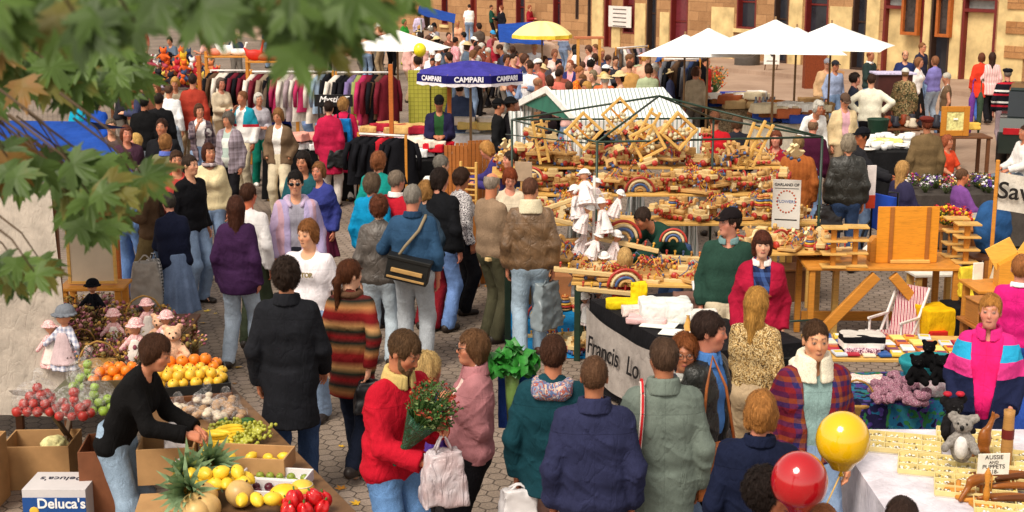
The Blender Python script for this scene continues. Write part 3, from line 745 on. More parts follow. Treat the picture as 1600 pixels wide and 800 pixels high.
 # ------------------------------------------------------------------ ground
def paver_mat():
 t=NT('hexagonal_pavers',.8,.25); co=t.coord('Object')
 p=t.mapping(co,(1/.135,1/.135,0),(0,0,R(12)))
 s3=1.7320508; S_=(1,s3,1); Hh=(.5,s3/2,.5)
 def cell(v):
  m=t.vmath('MODULO',t.vmath('ADD',v,(1000*1.0,1000*s3,0)).outputs[0],S_).outputs[0]; return t.vmath('SUBTRACT',m,Hh).outputs[0]
 a=cell(p); b=cell(t.vmath('SUBTRACT',p,Hh).outputs[0])
 def flat(v):return t.vmath('MULTIPLY',v,(1,1,0)).outputs[0]
 a,b=flat(a),flat(b)
 la=t.vmath('LENGTH',a).outputs['Value']; lb=t.vmath('LENGTH',b).outputs['Value']
 sel=t.math('LESS_THAN',lb,la)
 mx=t.n('ShaderNodeMix'); mx.data_type='VECTOR'; t.l(sel,mx.inputs[0]); t.l(a,mx.inputs[4]); t.l(b,mx.inputs[5]); gv=mx.outputs[1]
 ab=t.vmath('ABSOLUTE',gv).outputs[0]
 x=t.n('ShaderNodeSeparateXYZ'); t.l(ab,x.inputs[0])
 hd=t.math('MAXIMUM',x.outputs[0],t.math('ADD',t.math('MULTIPLY',x.outputs[0],.5),t.math('MULTIPLY',x.outputs[1],.8660254)))
 hd=t.math('ADD',hd,t.math('MULTIPLY',t.math('SUBTRACT',t.noise(co,30,2).outputs[0],.5),.05))
 cid=t.vmath('SUBTRACT',t.vmath('MULTIPLY',p,(1,1,0)).outputs[0],gv).outputs[0]
 wn=t.n('ShaderNodeTexWhiteNoise'); t.l(t.vmath('SNAP',t.vmath('ADD',cid,(.1,.1,0)).outputs[0],(.25,.25,1)).outputs[0],wn.inputs['Vector'])
 c=t.ramp(wn.outputs['Value'],[(0,srgb('#6c6058')),(.5,srgb('#82756a')),(1,srgb('#958880'))])
 big=t.noise(co,.7,5,.6).outputs[0]
 c=t.mix(.75,c,t.ramp(big,[(.3,srgb('#685c54')),(.5,srgb('#857668')),(.72,srgb('#a08f84'))]))
 c=t.mix(.5,c,t.ramp(t.noise(co,70,3).outputs[0],[(.3,(.2,.2,.2)),(.7,(.8,.78,.76))]),'OVERLAY')
 st=t.noise(co,6,4,.7).outputs[0]
 c=t.mix(t.ramp(st,[(.6,(0,0,0)),(.75,(.4,.4,.4))]),c,srgb('#4a3d34'))
 joint=t.ramp(hd,[(.44,(0,0,0)),(.485,(1,1,1))])
 c=t.mix(t.mix(1.0,joint,(.8,.8,.8,1),'MULTIPLY'),c,srgb('#2e2620'))
 t.base(c); t.bump(t.math('SUBTRACT',t.noise(co,60,3).outputs[0],t.math('MULTIPLY',joint,2.5)),.5,.006); return t.m
m=MB(); m.grid(lambda u,v:(-120+240*u,-30+330*v,0),2,2)
tag(m.build('paved_ground',paver_mat()),kind='structure')
# facade line on the ground, running away to the left
FA,FB=Vector((14.5,43,0)),Vector((-3.2,71,0)); FU=(FB-FA).normalized(); FN=Vector((-FU.y,FU.x,0))
if FN.y>0:FN=-FN
def fs(px):
 k=(px-800)/FPX/(_cp)
 # x = k' * y with k' depending on v; iterate with v of z = 1
 for _ in range(4):
  den=FU.x-k*FU.y; s=(k*FA.y-FA.x)/den; y=FA.y+FU.y*s
  fwd=_cp*y-_sp*(1.0-CAM_H); k=(px-800)/FPX*fwd/y
 return s
def FP(s,off=0,z=0):p=FA+FU*s+FN*off; return Vector((p.x,p.y,z))
t=NT('pink_pavement',.85,.2); co=t.coord()
br=t.n('ShaderNodeTexBrick'); t.l(t.mapping(co,(1,1,1),(0,0,math.atan2(FU.y,FU.x))),br.inputs[0]); br.inputs['Scale'].default_value=2.2
br.inputs['Color1'].default_value=srgb('#a98f7c'); br.inputs['Color2'].default_value=srgb('#9c8270'); br.inputs['Mortar'].default_value=srgb('#8b7565'); br.inputs['Mortar Size'].default_value=.012
t.base(t.mix(.6,br.outputs[0],t.ramp(t.noise(co,.6,4).outputs[0],[(.3,srgb('#8d7462')),(.7,srgb('#b59c88'))]))); pav=t.m
m=MB(); s0,s1=-12,60
P0,P1,P2,P3=FP(s0,16,.004),FP(s1,6,.004),FP(s1,3.2,.004),FP(s0,3.2,.004)
m.add([P0,P1,P2,P3],[(0,3,2,1)])
tag(m.build('road',pav),kind='structure')
m=MB(); A,B,C_,D_=FP(s0,3.2),FP(s1,3.2),FP(s1,-.5),FP(s0,-.5); z=Vector((0,0,.13))
m.add([A,B,C_,D_,A+z,B+z,C_+z,D_+z],[(4,7,6,5),(0,4,5,1)])
tag(m.build('pavement',pav),kind='structure')
# ------------------------------------------------------------------ sandstone building
def stone_mat(c1,c2,mort,name,sc=1.0):
 t=NT(name,.85,.2); co=t.coord(); br=t.n('ShaderNodeTexBrick')
 t.l(t.mapping(co,(1,1,1),(-PI/2,0,0)),br.inputs[0]); br.inputs['Scale'].default_value=1.0/sc; br.inputs['Brick Width'].default_value=.95; br.inputs['Row Height'].default_value=.36
 br.inputs['Mortar Size'].default_value=.012; br.inputs['Color1'].default_value=srgb(c1); br.inputs['Color2'].default_value=srgb(c2); br.inputs['Mortar'].default_value=srgb(mort)
 c=t.mix(.4,br.outputs[0],t.ramp(t.noise(co,3,5,.7).outputs[0],[(.3,srgb(c2)),(.7,srgb(c1))]))
 t.base(t.mix(.4,c,t.ramp(t.noise(co,25,3).outputs[0],[(.3,(.3,.3,.3)),(.7,(.7,.7,.7))]),'OVERLAY'))
 t.bump(t.math('SUBTRACT',t.noise(co,20,4).outputs[0],t.math('MULTIPLY',br.outputs['Fac'],1.5)),.5,.02); return t.m
STONE=stone_mat('#bb9066','#8a6544','#7a5c40','sandstone'); STONE2=stone_mat('#b88a5c','#96683f','#6d4f36','brown_sandstone')
CREAM=plain('#cfb682',.8,.2,.3,1.6,.3,12); RED=plain('#6a1f1c',.45,.4,.15,6,.05); GLASSD=plain('#2a2c33',.15,.6,.3,2,0)
# local frame: x along the facade (to the left, away), y outwards, z up
fang=math.atan2(FU.y,FU.x)
bld=thing('sandstone_building','long sandstone warehouse with dark red door and window frames behind the market','building',(FA.x,FA.y,0),fang)
osg=1 if(Matrix.Rotation(fang,3,'Z')@Vector((0,1,0))).dot(FN)>0 else-1
def fb(m,s0,s1,z0,z1,d0,d1):return m.box(((s0+s1)/2,osg*(d0+d1)/2,(z0+z1)/2),(abs(s1-s0),abs(d1-d0),z1-z0))
ops=[]
for a,b,z0_,z1_,k in((1553,1500,.13,2.65,'door'),(1440,1378,.13,2.7,'door'),(1482,1452,.13,3.2,'dark'),(1352,1330,.13,3.3,'dark'),(1292,1256,1.15,3.3,'window'),(1230,1208,.13,3.2,'dark'),
(1180,1150,1.25,3.2,'window'),(1074,1047,.13,2.6,'maroon'),(1025,1010,.13,3.1,'dark'),(991,973,.75,3.1,'maroon'),(955,944,.13,3.4,'reddoor'),
(923,918,.4,3.2,'dark'),(904,899,1.2,3.2,'dark'),(876,864,.5,3.2,'window'),(820,806,.13,3,'window'),(786,776,.5,3,'window'),(745,735,.13,3,'reddoor'),(700,690,.5,3,'window'),(672,662,.2,3,'dark')):
 ops.append((fs(a),fs(b),z0_,z1_,k))
ops.sort(); m=MB(); cur=-12.0
for s0_,s1_,z0_,z1_,k in ops:
 if s0_>cur:fb(m,cur,s0_,0,6,-.5,0)
 fb(m,s0_,s1_,z1_,6,-.5,-.002)
 if z0_>.2:fb(m,s0_,s1_,0,z0_,-.5,-.002)
 cur=s1_
fb(m,cur,60,0,6,-.5,0); m.build('wall',STONE,bld)
m=MB(); fb(m,-12.2,60.2,6,9,-6,0); m.build('upper_wall',STONE2,bld)
for i,(s0_,s1_,z0_,z1_,k)in enumerate(ops):
 if k in('door','reddoor'):
  m=MB(); w=.09; fb(m,s0_-.002,s0_+w,z0_,z1_,-.3,.015); fb(m,s1_-w,s1_+.002,z0_,z1_,-.3,.015); fb(m,s0_+w,s1_-w,z1_-w,z1_,-.3,.012)
  if k=='door':fb(m,s0_+w,s1_-w,2.2,2.3,-.3,.01)
  d=m.build('door',RED,bld)
  m=MB(); fb(m,s0_+w,s1_-w,z0_,2.2 if k=='door' else z1_-w,-.22,-.16); m.build('door_panel',CREAM if k=='door' else plain('#7c3022',.5),d)
  if k=='door':m=MB(); fb(m,s0_+w,s1_-w,2.3,z1_-w,-.22,-.18); m.build('glass',plain('#8d8f8c',.2,.6),d)
 else:
  m=MB(); w=.07; fb(m,s0_-.001,s0_+w,z0_,z1_,-.3,.01); fb(m,s1_-w,s1_+.001,z0_,z1_,-.3,.01); fb(m,s0_+w,s1_-w,z1_-w,z1_,-.3,.008); fb(m,s0_+w,s1_-w,z0_,z0_+w,-.3,.008)
  mid=(z0_+z1_)/2; fb(m,s0_+w,s1_-w,mid-.03,mid+.03,-.28,-.2); f=m.build('window',RED if k!='dark' else plain('#3c2a22',.5),bld)
  m=MB(); fb(m,s0_+w,s1_-w,z0_+w,mid-.03,-.26,-.23); fb(m,s0_+w,s1_-w,mid+.03,z1_-w,-.26,-.23); m.build('pane',plain('#6d2b33',.25,.6)if k=='maroon' else GLASSD,f)
  if k=='window':m=MB(); fb(m,s0_-.1,s1_+.1,z0_-.14,z0_-.002,-.1,.09); m.build('sill',CREAM,bld)
for a,b,z0_,z1_ in((1600,1557,0,3.6),(1500,1484,0,3.6),(1452,1442,0,3.6),(1373,1353,0,3.6),(1330,1296,0,2.2),(1253,1233,0,3.6),(1147,1112,0,2.0),(1046,1032,0,1.7),(1009,993,0,2.0),(970,957,0,1.8),(943,926,0,2.2)):
 m=MB(); fb(m,fs(a),fs(b),0.0,z1_,0,.05); m.build('pilaster',CREAM,bld)
for k in range(5):
 m=MB(); s_=fs(1600)-.1; fb(m,s_-.3,s_+.75,.9+k*.72,1.26+k*.72,.05,.1); m.build('quoin',STONE2,bld)
 # menu boxes beside the doors, sign boards on the wall
for a,b,lab in((1438,1412,'wooden glazed notice case with white hood, left of the two by the doors'),(1488,1466,'wooden glazed notice case with white hood, right of the two by the doors')):
 s0_,s1_=fs(a),fs(b); c=(s0_+s1_)/2; p=FP(c,.06,2.05)
 o=thing('notice_case',lab,'notice case',p,fang,'notice cases on the building')
 hw=abs(s1_-s0_)/2; m=MB()
 for sx in(-1,1):m.box((sx*(hw-.05),osg*.08,0),(.1,.16,1.3))
 for sz in(-1,1):m.box((0,osg*.08,sz*.6),(2*hw-.2,.157,.1))
 m.build('frame',plain('#a65a26',.5),o); m=MB(); m.box((0,osg*.05,0),(2*hw-.2,.02,1.1)); m.build('glass',plain('#3a3230',.2,.6,.6,6),o)
 m=MB(); m.box((0,osg*.17,.72),(2*hw+.12,.36,.05)); m.build('hood',plain('#f4f0ea',.5),o)
for a,b,z0_,z1_,lab in((1292,1280,2.9,3.9,'tall white lettered sign hanging on the sandstone wall'),(1005,995,2.5,3.2,'small white notice on the sandstone wall'),(1037,1028,2.5,3.0,'small pink notice on the sandstone wall'),(990,955,1.0,1.85,'wide pale notice board low on the sandstone wall')):
 s0_,s1_=fs(a),fs(b); m=MB(); m.box((0,0,0),(abs(s1_-s0_),.04,z1_-z0_)); o=m.out('wall_sign',plain('#dcd6d2' if 'pink' not in lab else '#c79a92',.6,.3,.1),lab,'sign',None,FP((s0_+s1_)/2,.13,(z0_+z1_)/2),fang)
 if 'tall' in lab or 'wide' in lab:
  m=MB()
  for k in range(4 if 'tall' in lab else 5):m.box((0,0,(z1_-z0_)*(.35-.2*k)),(abs(s1_-s0_)*.6,.05,.05));
  m.build('lettering',plain('#5d5450',.6),o)
  # wheelie bin-like square bin
p=W(1167,107); m=MB(); m.lathe([(.42,0),(.45,.05),(.45,1.0),(.4,1.06),(.001,1.08)],n=10); m.out('litter_bin',plain('#55504b',.6),'large grey litter bin against the sandstone wall','bin',None,p)
# ------------------------------------------------------------------ fallen leaves (countable yellow leaves on the paving)
def leaf_shape():
 pts=[];
 for k in range(5):
  a=R(90+(k-2)*52); rr=(1.0,.92,.62)[abs(k-2)]
  for da,q in((-17,.5),(-9,.72),(-6,.70),(0,1.0),(6,.70),(9,.72),(17,.5)):
   pts.append((math.cos(a+R(da))*rr*q,math.sin(a+R(da))*rr*q))
  if k<4:b=a+R(26); pts.append((math.cos(b)*.36,math.sin(b)*.36))
 pts=sorted(pts,key=lambda p:math.atan2(p[0],p[1]+.0001)); return pts+[(-.02,-.32),(.02,-.32)][::-1]
def leaf_poly():
 P=[]
 for k in range(5):
  a=R(90-(k-2)*-50); rr=(1.0,.9,.6)[abs(k-2)]
  P+=[(a+R(-20),.42*rr+.1),(a+R(-13),.74*rr),(a+R(-8),.68*rr),(a,rr),(a+R(8),.68*rr),(a+R(13),.74*rr),(a+R(20),.42*rr+.1)]
  if k<4:P.append((a+R(25),.33))
 P=sorted(P); return[(math.cos(a)*r,math.sin(a)*r)for a,r in P]+[(0,-.12)]
LP=leaf_poly()
YL=[plain('#d9a82a',.6,.3,.3,20),plain('#b8791f',.6,.3,.3,20),plain('#e2c050',.6,.3,.3,20)]
src=[]
for mt in YL:
 m=MB(); m.add([(x,y,.12*(x*x+y*y))for x,y in LP]+[(0,.15,.0)],[(i,(i+1)%len(LP),len(LP))for i in range(len(LP))]); src.append((mt,m))
pr=[None]*3
for i in range(110):
 px=random.uniform(420,1000)if i%2 else random.uniform(260,560); py=random.uniform(290,790)
 if i>90:px=random.uniform(1290,1500); py=random.uniform(290,560)
 p=W(px,py); k=i%3
 if pr[k]is None:o=pr[k]=src[k][1].build('fallen_leaf',src[k][0])
 else:o=pr[k].copy(); COL.objects.link(o)
 o.location=(p.x,p.y,.008); s_=random.uniform(.035,.075); o.scale=(s_,s_,s_); o.rotation_euler=(random.uniform(-.15,.15),random.uniform(-.15,.15),random.uniform(0,6.3))
 tag(o,'yellow fallen autumn leaf lying on the paving','leaf','yellow autumn leaves fallen on the paving')
 # ------------------------------------------------------------------ plane / maple tree reaching over from the left, close to the camera
t=NT('autumn_foliage',.5,.35); co=t.coord(); a=t.n('ShaderNodeVertexColor'); a.layer_name='tint'
c=t.mix(.4,a.outputs[0],t.ramp(t.noise(co,14,4).outputs[0],[(.35,srgb('#2c481c')),(.6,srgb('#587a32')),(.78,srgb('#a87826'))]),'MIX')
t.base(c)
tr=t.n('ShaderNodeBsdfTranslucent'); t.l(c,tr.inputs[0]); ms=t.n('ShaderNodeMixShader'); ms.inputs[0].default_value=.3
t.l(t.b.outputs[0],ms.inputs[1]); t.l(tr.outputs[0],ms.inputs[2]); t.l(ms.outputs[0],t.t.nodes['Material Output'].inputs[0]); LEAFM=t.m
tree=thing('maple_tree','maple tree beside the viewer, leafy branches turning orange hanging over the top left','tree',(-2.6,1.0,0))
tl=Vector((-2.6,1.0,0)); LV=[]; LF=[]; LC=[]
def add_leaf(c,size,tipdir,nrm,colr):
 z=Vector(nrm).normalized(); y=(Vector(tipdir)-z*Vector(tipdir).dot(z)).normalized(); x=y.cross(z); b=len(LV); cu=random.uniform(.15,.45)
 for px_,py_ in LP+[(0,.15)]:LV.append(tuple(c-tl+(x*px_+y*py_-z*cu*(px_*px_+py_*py_*.7))*size)); LC.append(colr)
 n=len(LP); LF.extend((b+i,b+(i+1)%n,b+n)for i in range(n))
def lcol():
 r=random.random()
 if r<.86:g=random.uniform(.5,1.9); return(.07*g,.115*g,.022*g,1)
 if r<.95:return(.22,.16,.03,1)
 return(.30,.09,.02,1)
def region(n,poly,d0,d1,s0,s1,hang=True):
 xs=[p[0]for p in poly]; ys=[p[1]for p in poly]; k=0; out=[]
 while k<n:
  x,y=random.uniform(min(xs),max(xs)),random.uniform(min(ys),max(ys)); ins=False
  for i in range(len(poly)):
   (x1,y1),(x2,y2)=poly[i],poly[i-1]
   if(y1>y)!=(y2>y)and x<(x2-x1)*(y-y1)/(y2-y1)+x1:ins=not ins
  if not ins:continue
  k+=1; d=random.uniform(d0,d1); c=D(x,y,d); out.append(c)
  tip=Vector((random.uniform(-.2,.9),random.uniform(-.5,.1),random.uniform(-1,-.3)if hang else random.uniform(-.7,.2)))
  add_leaf(c,random.uniform(s0,s1),tip,(random.uniform(-.5,.5),-1,random.uniform(.3,1.2)),lcol())
 return out
S1=region(110,[(-60,-60),(650,-60),(635,0),(580,12),(540,50),(470,40),(420,10),(350,38),(300,35),(255,0),(230,0),(205,50),(-60,60)],1.2,1.9,.04,.06)
S1+=region(30,[(410,-20),(555,-20),(535,60),(480,92),(450,80)],1.2,1.7,.04,.055)
S2=region(150,[(-60,40),(190,50),(215,110),(170,140),(110,150),(60,140),(-60,165)],2.6,3.9,.055,.08)
S2+=region(16,[(160,60),(225,95),(235,140),(190,140),(150,120)],3,3.9,.07,.09)
S3=region(60,[(-60,225),(60,225),(190,250),(245,265),(225,290),(200,300),(120,310),(80,285),(-60,270)],2.4,3.3,.055,.08)
S3+=region(20,[(95,290),(190,300),(205,345),(140,365),(110,340)],2.6,3.2,.055,.075)
S4=region(15,[(-20,400),(50,395),(80,420),(40,440),(-20,440)],2.5,3.0,.05,.07)
me=bpy.data.meshes.new('crown'); me.from_pydata(LV,[],LF); at=me.color_attributes.new('tint','FLOAT_COLOR','POINT')
at.data.foreach_set('color',np.array(LC,np.float32).ravel()); me.update(); link('crown',me,LEAFM,tree)
m=MB(); bark=plain('#5a4a3a',.9,.2,.3,10,.6,30)
m.tube([(0,0,0),(.03,.02,1.2),(0,0,2.6),(-.02,.0,4.2)],.2,12,.13)
m.tube([(0,0,2.6),(.5,.2,3.6),(1.2,.25,4.35),(2.2,.2,4.6)],.07,8,.015); m.tube([(0,0,3.2),(.3,.8,3.5),(.7,1.6,3.62),(1.4,2.2,3.6)],.05,8,.006); m.tube([(0,0,3.4),(.5,.5,3.8),(1.3,.6,4.05),(2.0,.6,4.2)],.05,8,.008)
m.tube([(0,0,3.0),(.5,.6,3.5),(1.2,.7,3.72),(1.75,.75,3.72)],.045,8,.006)
for S_,ln in((S1,.12),(S2,.14),(S3,.14),(S4,.12)):
 for c in S_[::3]:
  q=c-tl; m.tube([q+Vector((-ln,.02,ln)),q+Vector((-ln*.3,0,ln*.5)),q],.003,4,.0015)
m.build('trunk',bark,tree)
# ------------------------------------------------------------------ the crowd
DK,BR,LB,BL,GY,WH,RD,BK='#2a1a12','#43291a','#7a5232','#c8964e','#8d857c','#d8d2c6','#7a3a1c','#15100d'
JE=('trousers','denim',('#7f95b4',)); JL=('trousers','denim',('#a3b1c2',)); JD=('trousers','denim',('#34496e',)); BT=('trousers','plain',('#17161a',))
KH=('trousers','plain',('#9a8468',)); CT=('trousers','plain',('#d2c4a8',)); GT=('trousers','plain',('#6a635c',)); GN=('trousers','plain',('#4c4a38',))
def sk():return random.choice(['#c78a6a','#d09a7c','#b5785a','#c4826a','#d8a88c','#be8468','#cf907a','#a86e50'])
def F(px,py,h,yaw,label,**k):
 k.setdefault('skin',sk()); return person((px,py),yaw,label,h=h,**k)
JJ={}
# --- front row
v=W(180,675,.93);
JJ['vendor']=person((v.x,v.y),82,'fruit seller in black sweater and blue jeans leaning over the fruit table',h=1.66,fem=True,lean=27,ztop=False,head=(0,12),
arms=((-.02,-.36,-.32),(.0,-.33,-.36)),top=('sweater','knit',('#100f10',)),bottom=('trousers','denim',('#8ba0b6',)),hair=('side','#4a2c1a'),hem=.82)[1]
F(447,407,1.82,178,'curly dark haired person in long black overcoat walking away by the fruit',hair=('curly','#33241b'),top=('coat','plain',('#1c1d22',)),hem=.58,bottom=JD,legs='walk',arms=('walkf','hang'),collar=('plain',('#1c1d22',),1.1))
JJ['serape']=F(547,407,1.68,168,'woman with brown ponytail in a red, green and tan striped blanket sweater',fem=True,head=(-38,5),legs='walk2',hem=.66,
top=('sweater','serape',('#8a1f22','#b98a5c','#20302a','#96262a','#2a3a30','#c09a6a','#7a1a20','#8a1f22')),bottom=('trousers','plain',('#1a2030',),.004),hair=('pony','#5a3018'),scarf=('knit',('#5a4030',)),arms=('walkb','hang'),shoes='#241a18')[1]
JJ['redman']=F(632,520,1.8,48,'bearded man in bright red jacket carrying a wrapped bouquet of flowers',lean=8,head=(12,28),arms=((-.06,-.3,-.34),(-.16,-.34,-.16)),
top=('jacket','plain',('#b4162a',)),bottom=('trousers','denim',('#5f86b8',)),hair=('short','#5a4028'),beard='#6a5038',collar=('plain',('#c9b070',),1.1),girth=1.06)[1]
F(667,553,1.4,128,'child with tousled blond hair in purple jacket close behind the bouquet',kid=True,hair=('fluffy','#dcb878'),top=('jacket','plain',('#5a3f9a',)),bottom=('trousers','plain',('#2c2a2c',)),arms=('hang','hold'),hem=.7)
F(737,518,1.63,-78,'woman in dusty pink velour jacket and black trousers with sunglasses',fem=True,hair=('bob','#6e4c30'),glasses='sun',bottom=BT,top=('jacket','plain',('#a56f74',)),arms=('hang','strap'),collar=('plain',('#a56f74',),1.1),girth=1.12,hem=.86,shirt=('plain',('#e0c8c0',),.3))
JJ['teal']=F(865,525,1.74,172,'person in dark teal rain jacket with flower patterned hood seen from behind',hair=('short','#4a2c1c'),top=('parka','plain',('#163c46',)),hood=('floral',('#8a90a8','#c8b0a0','#a05a50','#5a6a90')),bottom=('trousers','plain',('#c4a49c',)),arms=('hang','hang'),hem=.78)[1]
F(929,558,1.76,180,'man in navy blue blouson jacket and pinkish trousers seen from behind',top=('jacket','plain',('#2b2e4b',)),hair=('crop','#6a4a34'),collar=('plain',('#2b2e4b',),1.15),bottom=('trousers','plain',('#a88678',)),girth=1.08,arms=('hang','hang'),head=(-6,0))
JJ['greyman']=F(1037,530,1.78,182,'man in long grey green anorak with a red camera strap on his shoulder',top=('parka','plain',('#6d7870',)),hair=('short','#5a4232'),hem=.62,collar=('plain',('#6d7870',),1.3),bottom=('trousers','plain',('#2a2a30',)),head=(14,6),girth=1.05)[1]
F(1070,526,1.66,-4,'woman with spectacles and auburn hair peering past the grey green anorak',fem=True,hair=('fluffy','#8a4e28'),glasses='clear',top=('jacket','plain',('#25242c',)),scarf=('plaid',('#d8d8d0','#30303a')),z0=0)
JJ['leather']=F(1110,489,1.8,58,'dark haired man in black leather jacket and blue shirt looking right',top=('jacket','leather',('#191a17',)),shirt=('plain',('#4a78b8',),1.0),collar=('plain',('#4a78b8',),1.1),hair=('short','#33211a'),bottom=BT,head=(20,6),arms=('hang','hang'))[1]
F(1190,612,1.7,170,'person with short sandy hair in navy coat behind the two balloons',hair=('side','#b87c40'),top=('jacket','plain',('#161c33',)),collar=('plain',('#161c33',),.8),bottom=BT)
JJ['boy']=F(1203,739,1.45,60,'child with dark curly hair below the red balloon',kid=True,hair=('curly','#231814'),top=('tee','plain',('#3a3a50',)))[1]
F(1288,789,1.3,170,'fair reddish head just showing under the yellow balloon',kid=True,hair=('crop','#b0724a'),top=('tee','plain',('#8a5a40',)))
F(1410,780,1.55,175,'dark haired head at the bottom edge in front of the white cloth',hair=('side','#3a2820'),top=('jacket','plain',('#3a3036',)))
F(1276,503,1.78,6,'youth with cropped hair in tartan jacket with fleece collar',shirt=('denim',('#86a2a0',),1.25),top=('jacket','plaid',('#7a1f24','#2c2a5c','#8a4a26','#4a1a3a'),1.1),hair=('crop','#4e3420'),collar=('knit',('#e6dcc6',),2.0),bottom=JE,skin='#d49a74',head=(-4,4),hood=('knit',('#e6dcc6',)))
F(1184,450,1.64,150,'blonde woman in gold flowered blouse with a black shoulder bag',fem=True,hair=('long','#c89246'),top=('shirt','floral',('#c2a06a','#5a4630','#d8c090','#8a6a3a'),.8),bottom=('trousers','plain',('#b8a080',)),arms=('hang','hold'))
F(1140,327,1.78,-12,'man in dark green sweater and black baseball cap at the toy stall',hair=('short','#2a1a12'),hat=('cap','#1a1416'),top=('sweater','knit',('#274238',)),bottom=CT,head=(-55,0),collar=('plain',('#6f8f90',),.7),hem=.9)
F(1192,363,1.66,-8,'smiling woman with dark headband in a crimson coat',fem=True,hair=('bob','#5a2c1c'),hat=('band','#3a241c'),top=('parka','plain',('#9c1734',)),shirt=('plaid',('#22305a','#405a90','#1a1f38'),1.0),collar=('plain',('#e8e4e0',),.7),hem=.6,bottom=BT,head=(4,0))
F(1549,462,1.68,-22,'woman with short ginger hair in pink turquoise and navy tracksuit jacket',fem=True,hair=('short','#c88840'),top=('jacket','blocks',('#1c2240','.98','#1c2240','1.17','#d83a86','1.29','#2aa0cc','1.40','#d02a7c')),shirt=('plain',('#d81f6c',),1.7),bottom=('trousers','plain',('#1e2236',)),girth=1.18,arms=('pocket','pocket'),collar=('plain',('#d02a7c',),1.0),hem=.84)
F(1598,398,1.55,150,'child in magenta sweater and blue trousers at the right edge',kid=True,hair=('crop','#a86a3a'),top=('sweater','plain',('#cc1f74',)),bottom=('trousers','plain',('#2a4a9c',)),collar=('plain',('#f0f0f0',),.6))
# --- the aisle
F(480,345,1.74,-14,'long haired teenager in white printed T-shirt facing the camera',top=('tee','plain',('#e6dfe4',)),hair=('side','#8e5a30'),bottom=JE,head=(-14,8),skin='#dba684')
F(461,268,1.8,8,'man in sunglasses and a lilac and grey hooded top',glasses='sun',hair=('short','#1a1210'),top=('sweater','vstripe',('#a79ac0','#a79ac0','#b8a4c4','#c09aa8'),3.0),hood=('plain',('#b9a6c2',)),bottom=('trousers','plain',('#23242e',)),head=(-4,4),hem=.85,shirt=('plain',('#9a96a4',),.9))
F(473,237,1.72,4,'dark haired person in plain teal sweater behind the man in sunglasses',hair=('bob','#1f1512'),top=('sweater','plain',('#24555e',)),head=(-20,12))
F(497,254,1.6,-20,'girl in royal blue jacket and maroon skirt half hidden by the teal sweater',fem=True,hair=('side','#8a5a34'),top=('jacket','plain',('#353c80',)),bottom=('skirt','plain',('#5a1f38',),.55))
F(368,307,1.67,168,'long haired woman in deep purple jacket tied at the waist',fem=True,hair=('long','#4e2a1c'),top=('jacket','plain',('#3a2143',)),bottom=JL,legs='step',hem=.76,head=(20,0),arms=('hang','hang'))
JJ['white']=F(388,287,1.7,160,'man in white shirt with reddish neck beside the purple jacket',hair=('short','#4a2a1a'),top=('shirt','plain',('#e4e0e0',)),bottom=('trousers','plain',('#3c4434',)),skin='#c8704e')[1]
F(263,302,1.52,-148,'elderly woman in navy cardigan and long denim skirt with red shoes',fem=True,lean=10,hair=('short','#4a443e'),top=('sweater','knit',('#181c30',)),bottom=('skirt','denim',('#7286a8',),.32),shoes='#b01818',arms=('hold','hold'),girth=1.12,hem=.82,legs='step')
F(226,256,1.66,-80,'man in brown jacket left of the denim skirt, mostly behind leaves',hair=('short','#5a4a3c'),top=('jacket','plain',('#54402f',)),bottom=('trousers','plain',('#6a5a3c',)),arms=('hang','carry'))
F(326,225,1.68,16,'brown haired woman in cream cardigan with checked scarf and jeans',fem=True,hair=('bob','#4a2416'),top=('sweater','knit',('#e0cfa4',)),scarf=('plaid',('#3a3340','#d0c0c0','#6a4a50')),bottom=JE,legs='step',head=(20,0),girth=1.05)
F(275,236,1.72,20,'man in coral red shirt under a black waistcoat behind the navy cardigan',hair=('short','#4a3020'),top=('shirt','plain',('#c04a44',)),bottom=JE)
F(196,238,1.74,170,'person dressed all in blue denim behind the easel board',hair=('short',DK),top=('shirt','denim',('#5f80b4',)),bottom=('trousers','denim',('#6a8cc4',)))
F(297,243,1.72,60,'person in black jacket beside the cream cardigan',hair=('short','#3a2a20'),top=('jacket','plain',('#141418',)),bottom=JE)
F(356,176,1.63,-14,'grey haired woman in lilac grey checked jacket and black trousers',fem=True,hair=('fluffy','#6a625a'),top=('jacket','plaid',('#8d8088','#786c74','#a094a0'),.8),shirt=('hstripe',('#d8dcd4','#a8b8b0'),.7),bottom=BT,girth=1.12,head=(-20,10),hem=.78)
F(311,163,1.62,10,'girl in plaid shirt and white T-shirt eating an ice cream',fem=True,hair=('bob','#5a3824'),top=('shirt','plaid',('#5a4a50','#8a7a80','#3a3440')),shirt=('plain',('#ece6e4',),1.0),bottom=JE,arms=('mouth','hang'),head=(20,0),hem=.78)
F(301,116,1.82,178,'dark haired man in rust red sweater seen from behind',hair=('short','#33211a'),top=('sweater','plain',('#a23a2c',)),bottom=KH,girth=1.15,hem=.78)
F(345,122,1.66,40,'woman in cream cardigan at the clothes stall, left of the white haired pair',fem=True,hair=('bob','#6a5a50'),top=('sweater','knit',('#d8c8ac',)),bottom=KH,arms=('hold','hold'))
F(378,143,1.72,-30,'man in white and turquoise jacket lifting food to his mouth',hair=('short','#8a5a3a'),top=('jacket','blocks',('#e8e4e0','1.15','#b02030','1.2','#1e8ea4')),shirt=('plain',('#e8e4e0',),1.2),arms=('mouth','hang'),bottom=CT)
F(386,140,1.62,30,'white haired woman in pale jacket, further of the white haired pair',fem=True,hair=('fluffy',WH),top=('jacket','plain',('#d6d0cc',)))
F(404,146,1.6,26,'white haired woman in grey jacket and bright green trousers',fem=True,hair=('fluffy',WH),top=('jacket','plain',('#aaa6ae',)),bottom=('trousers','plain',('#0f6a58',)),arms=('hold','hold'),shoes='#e8e4e0')
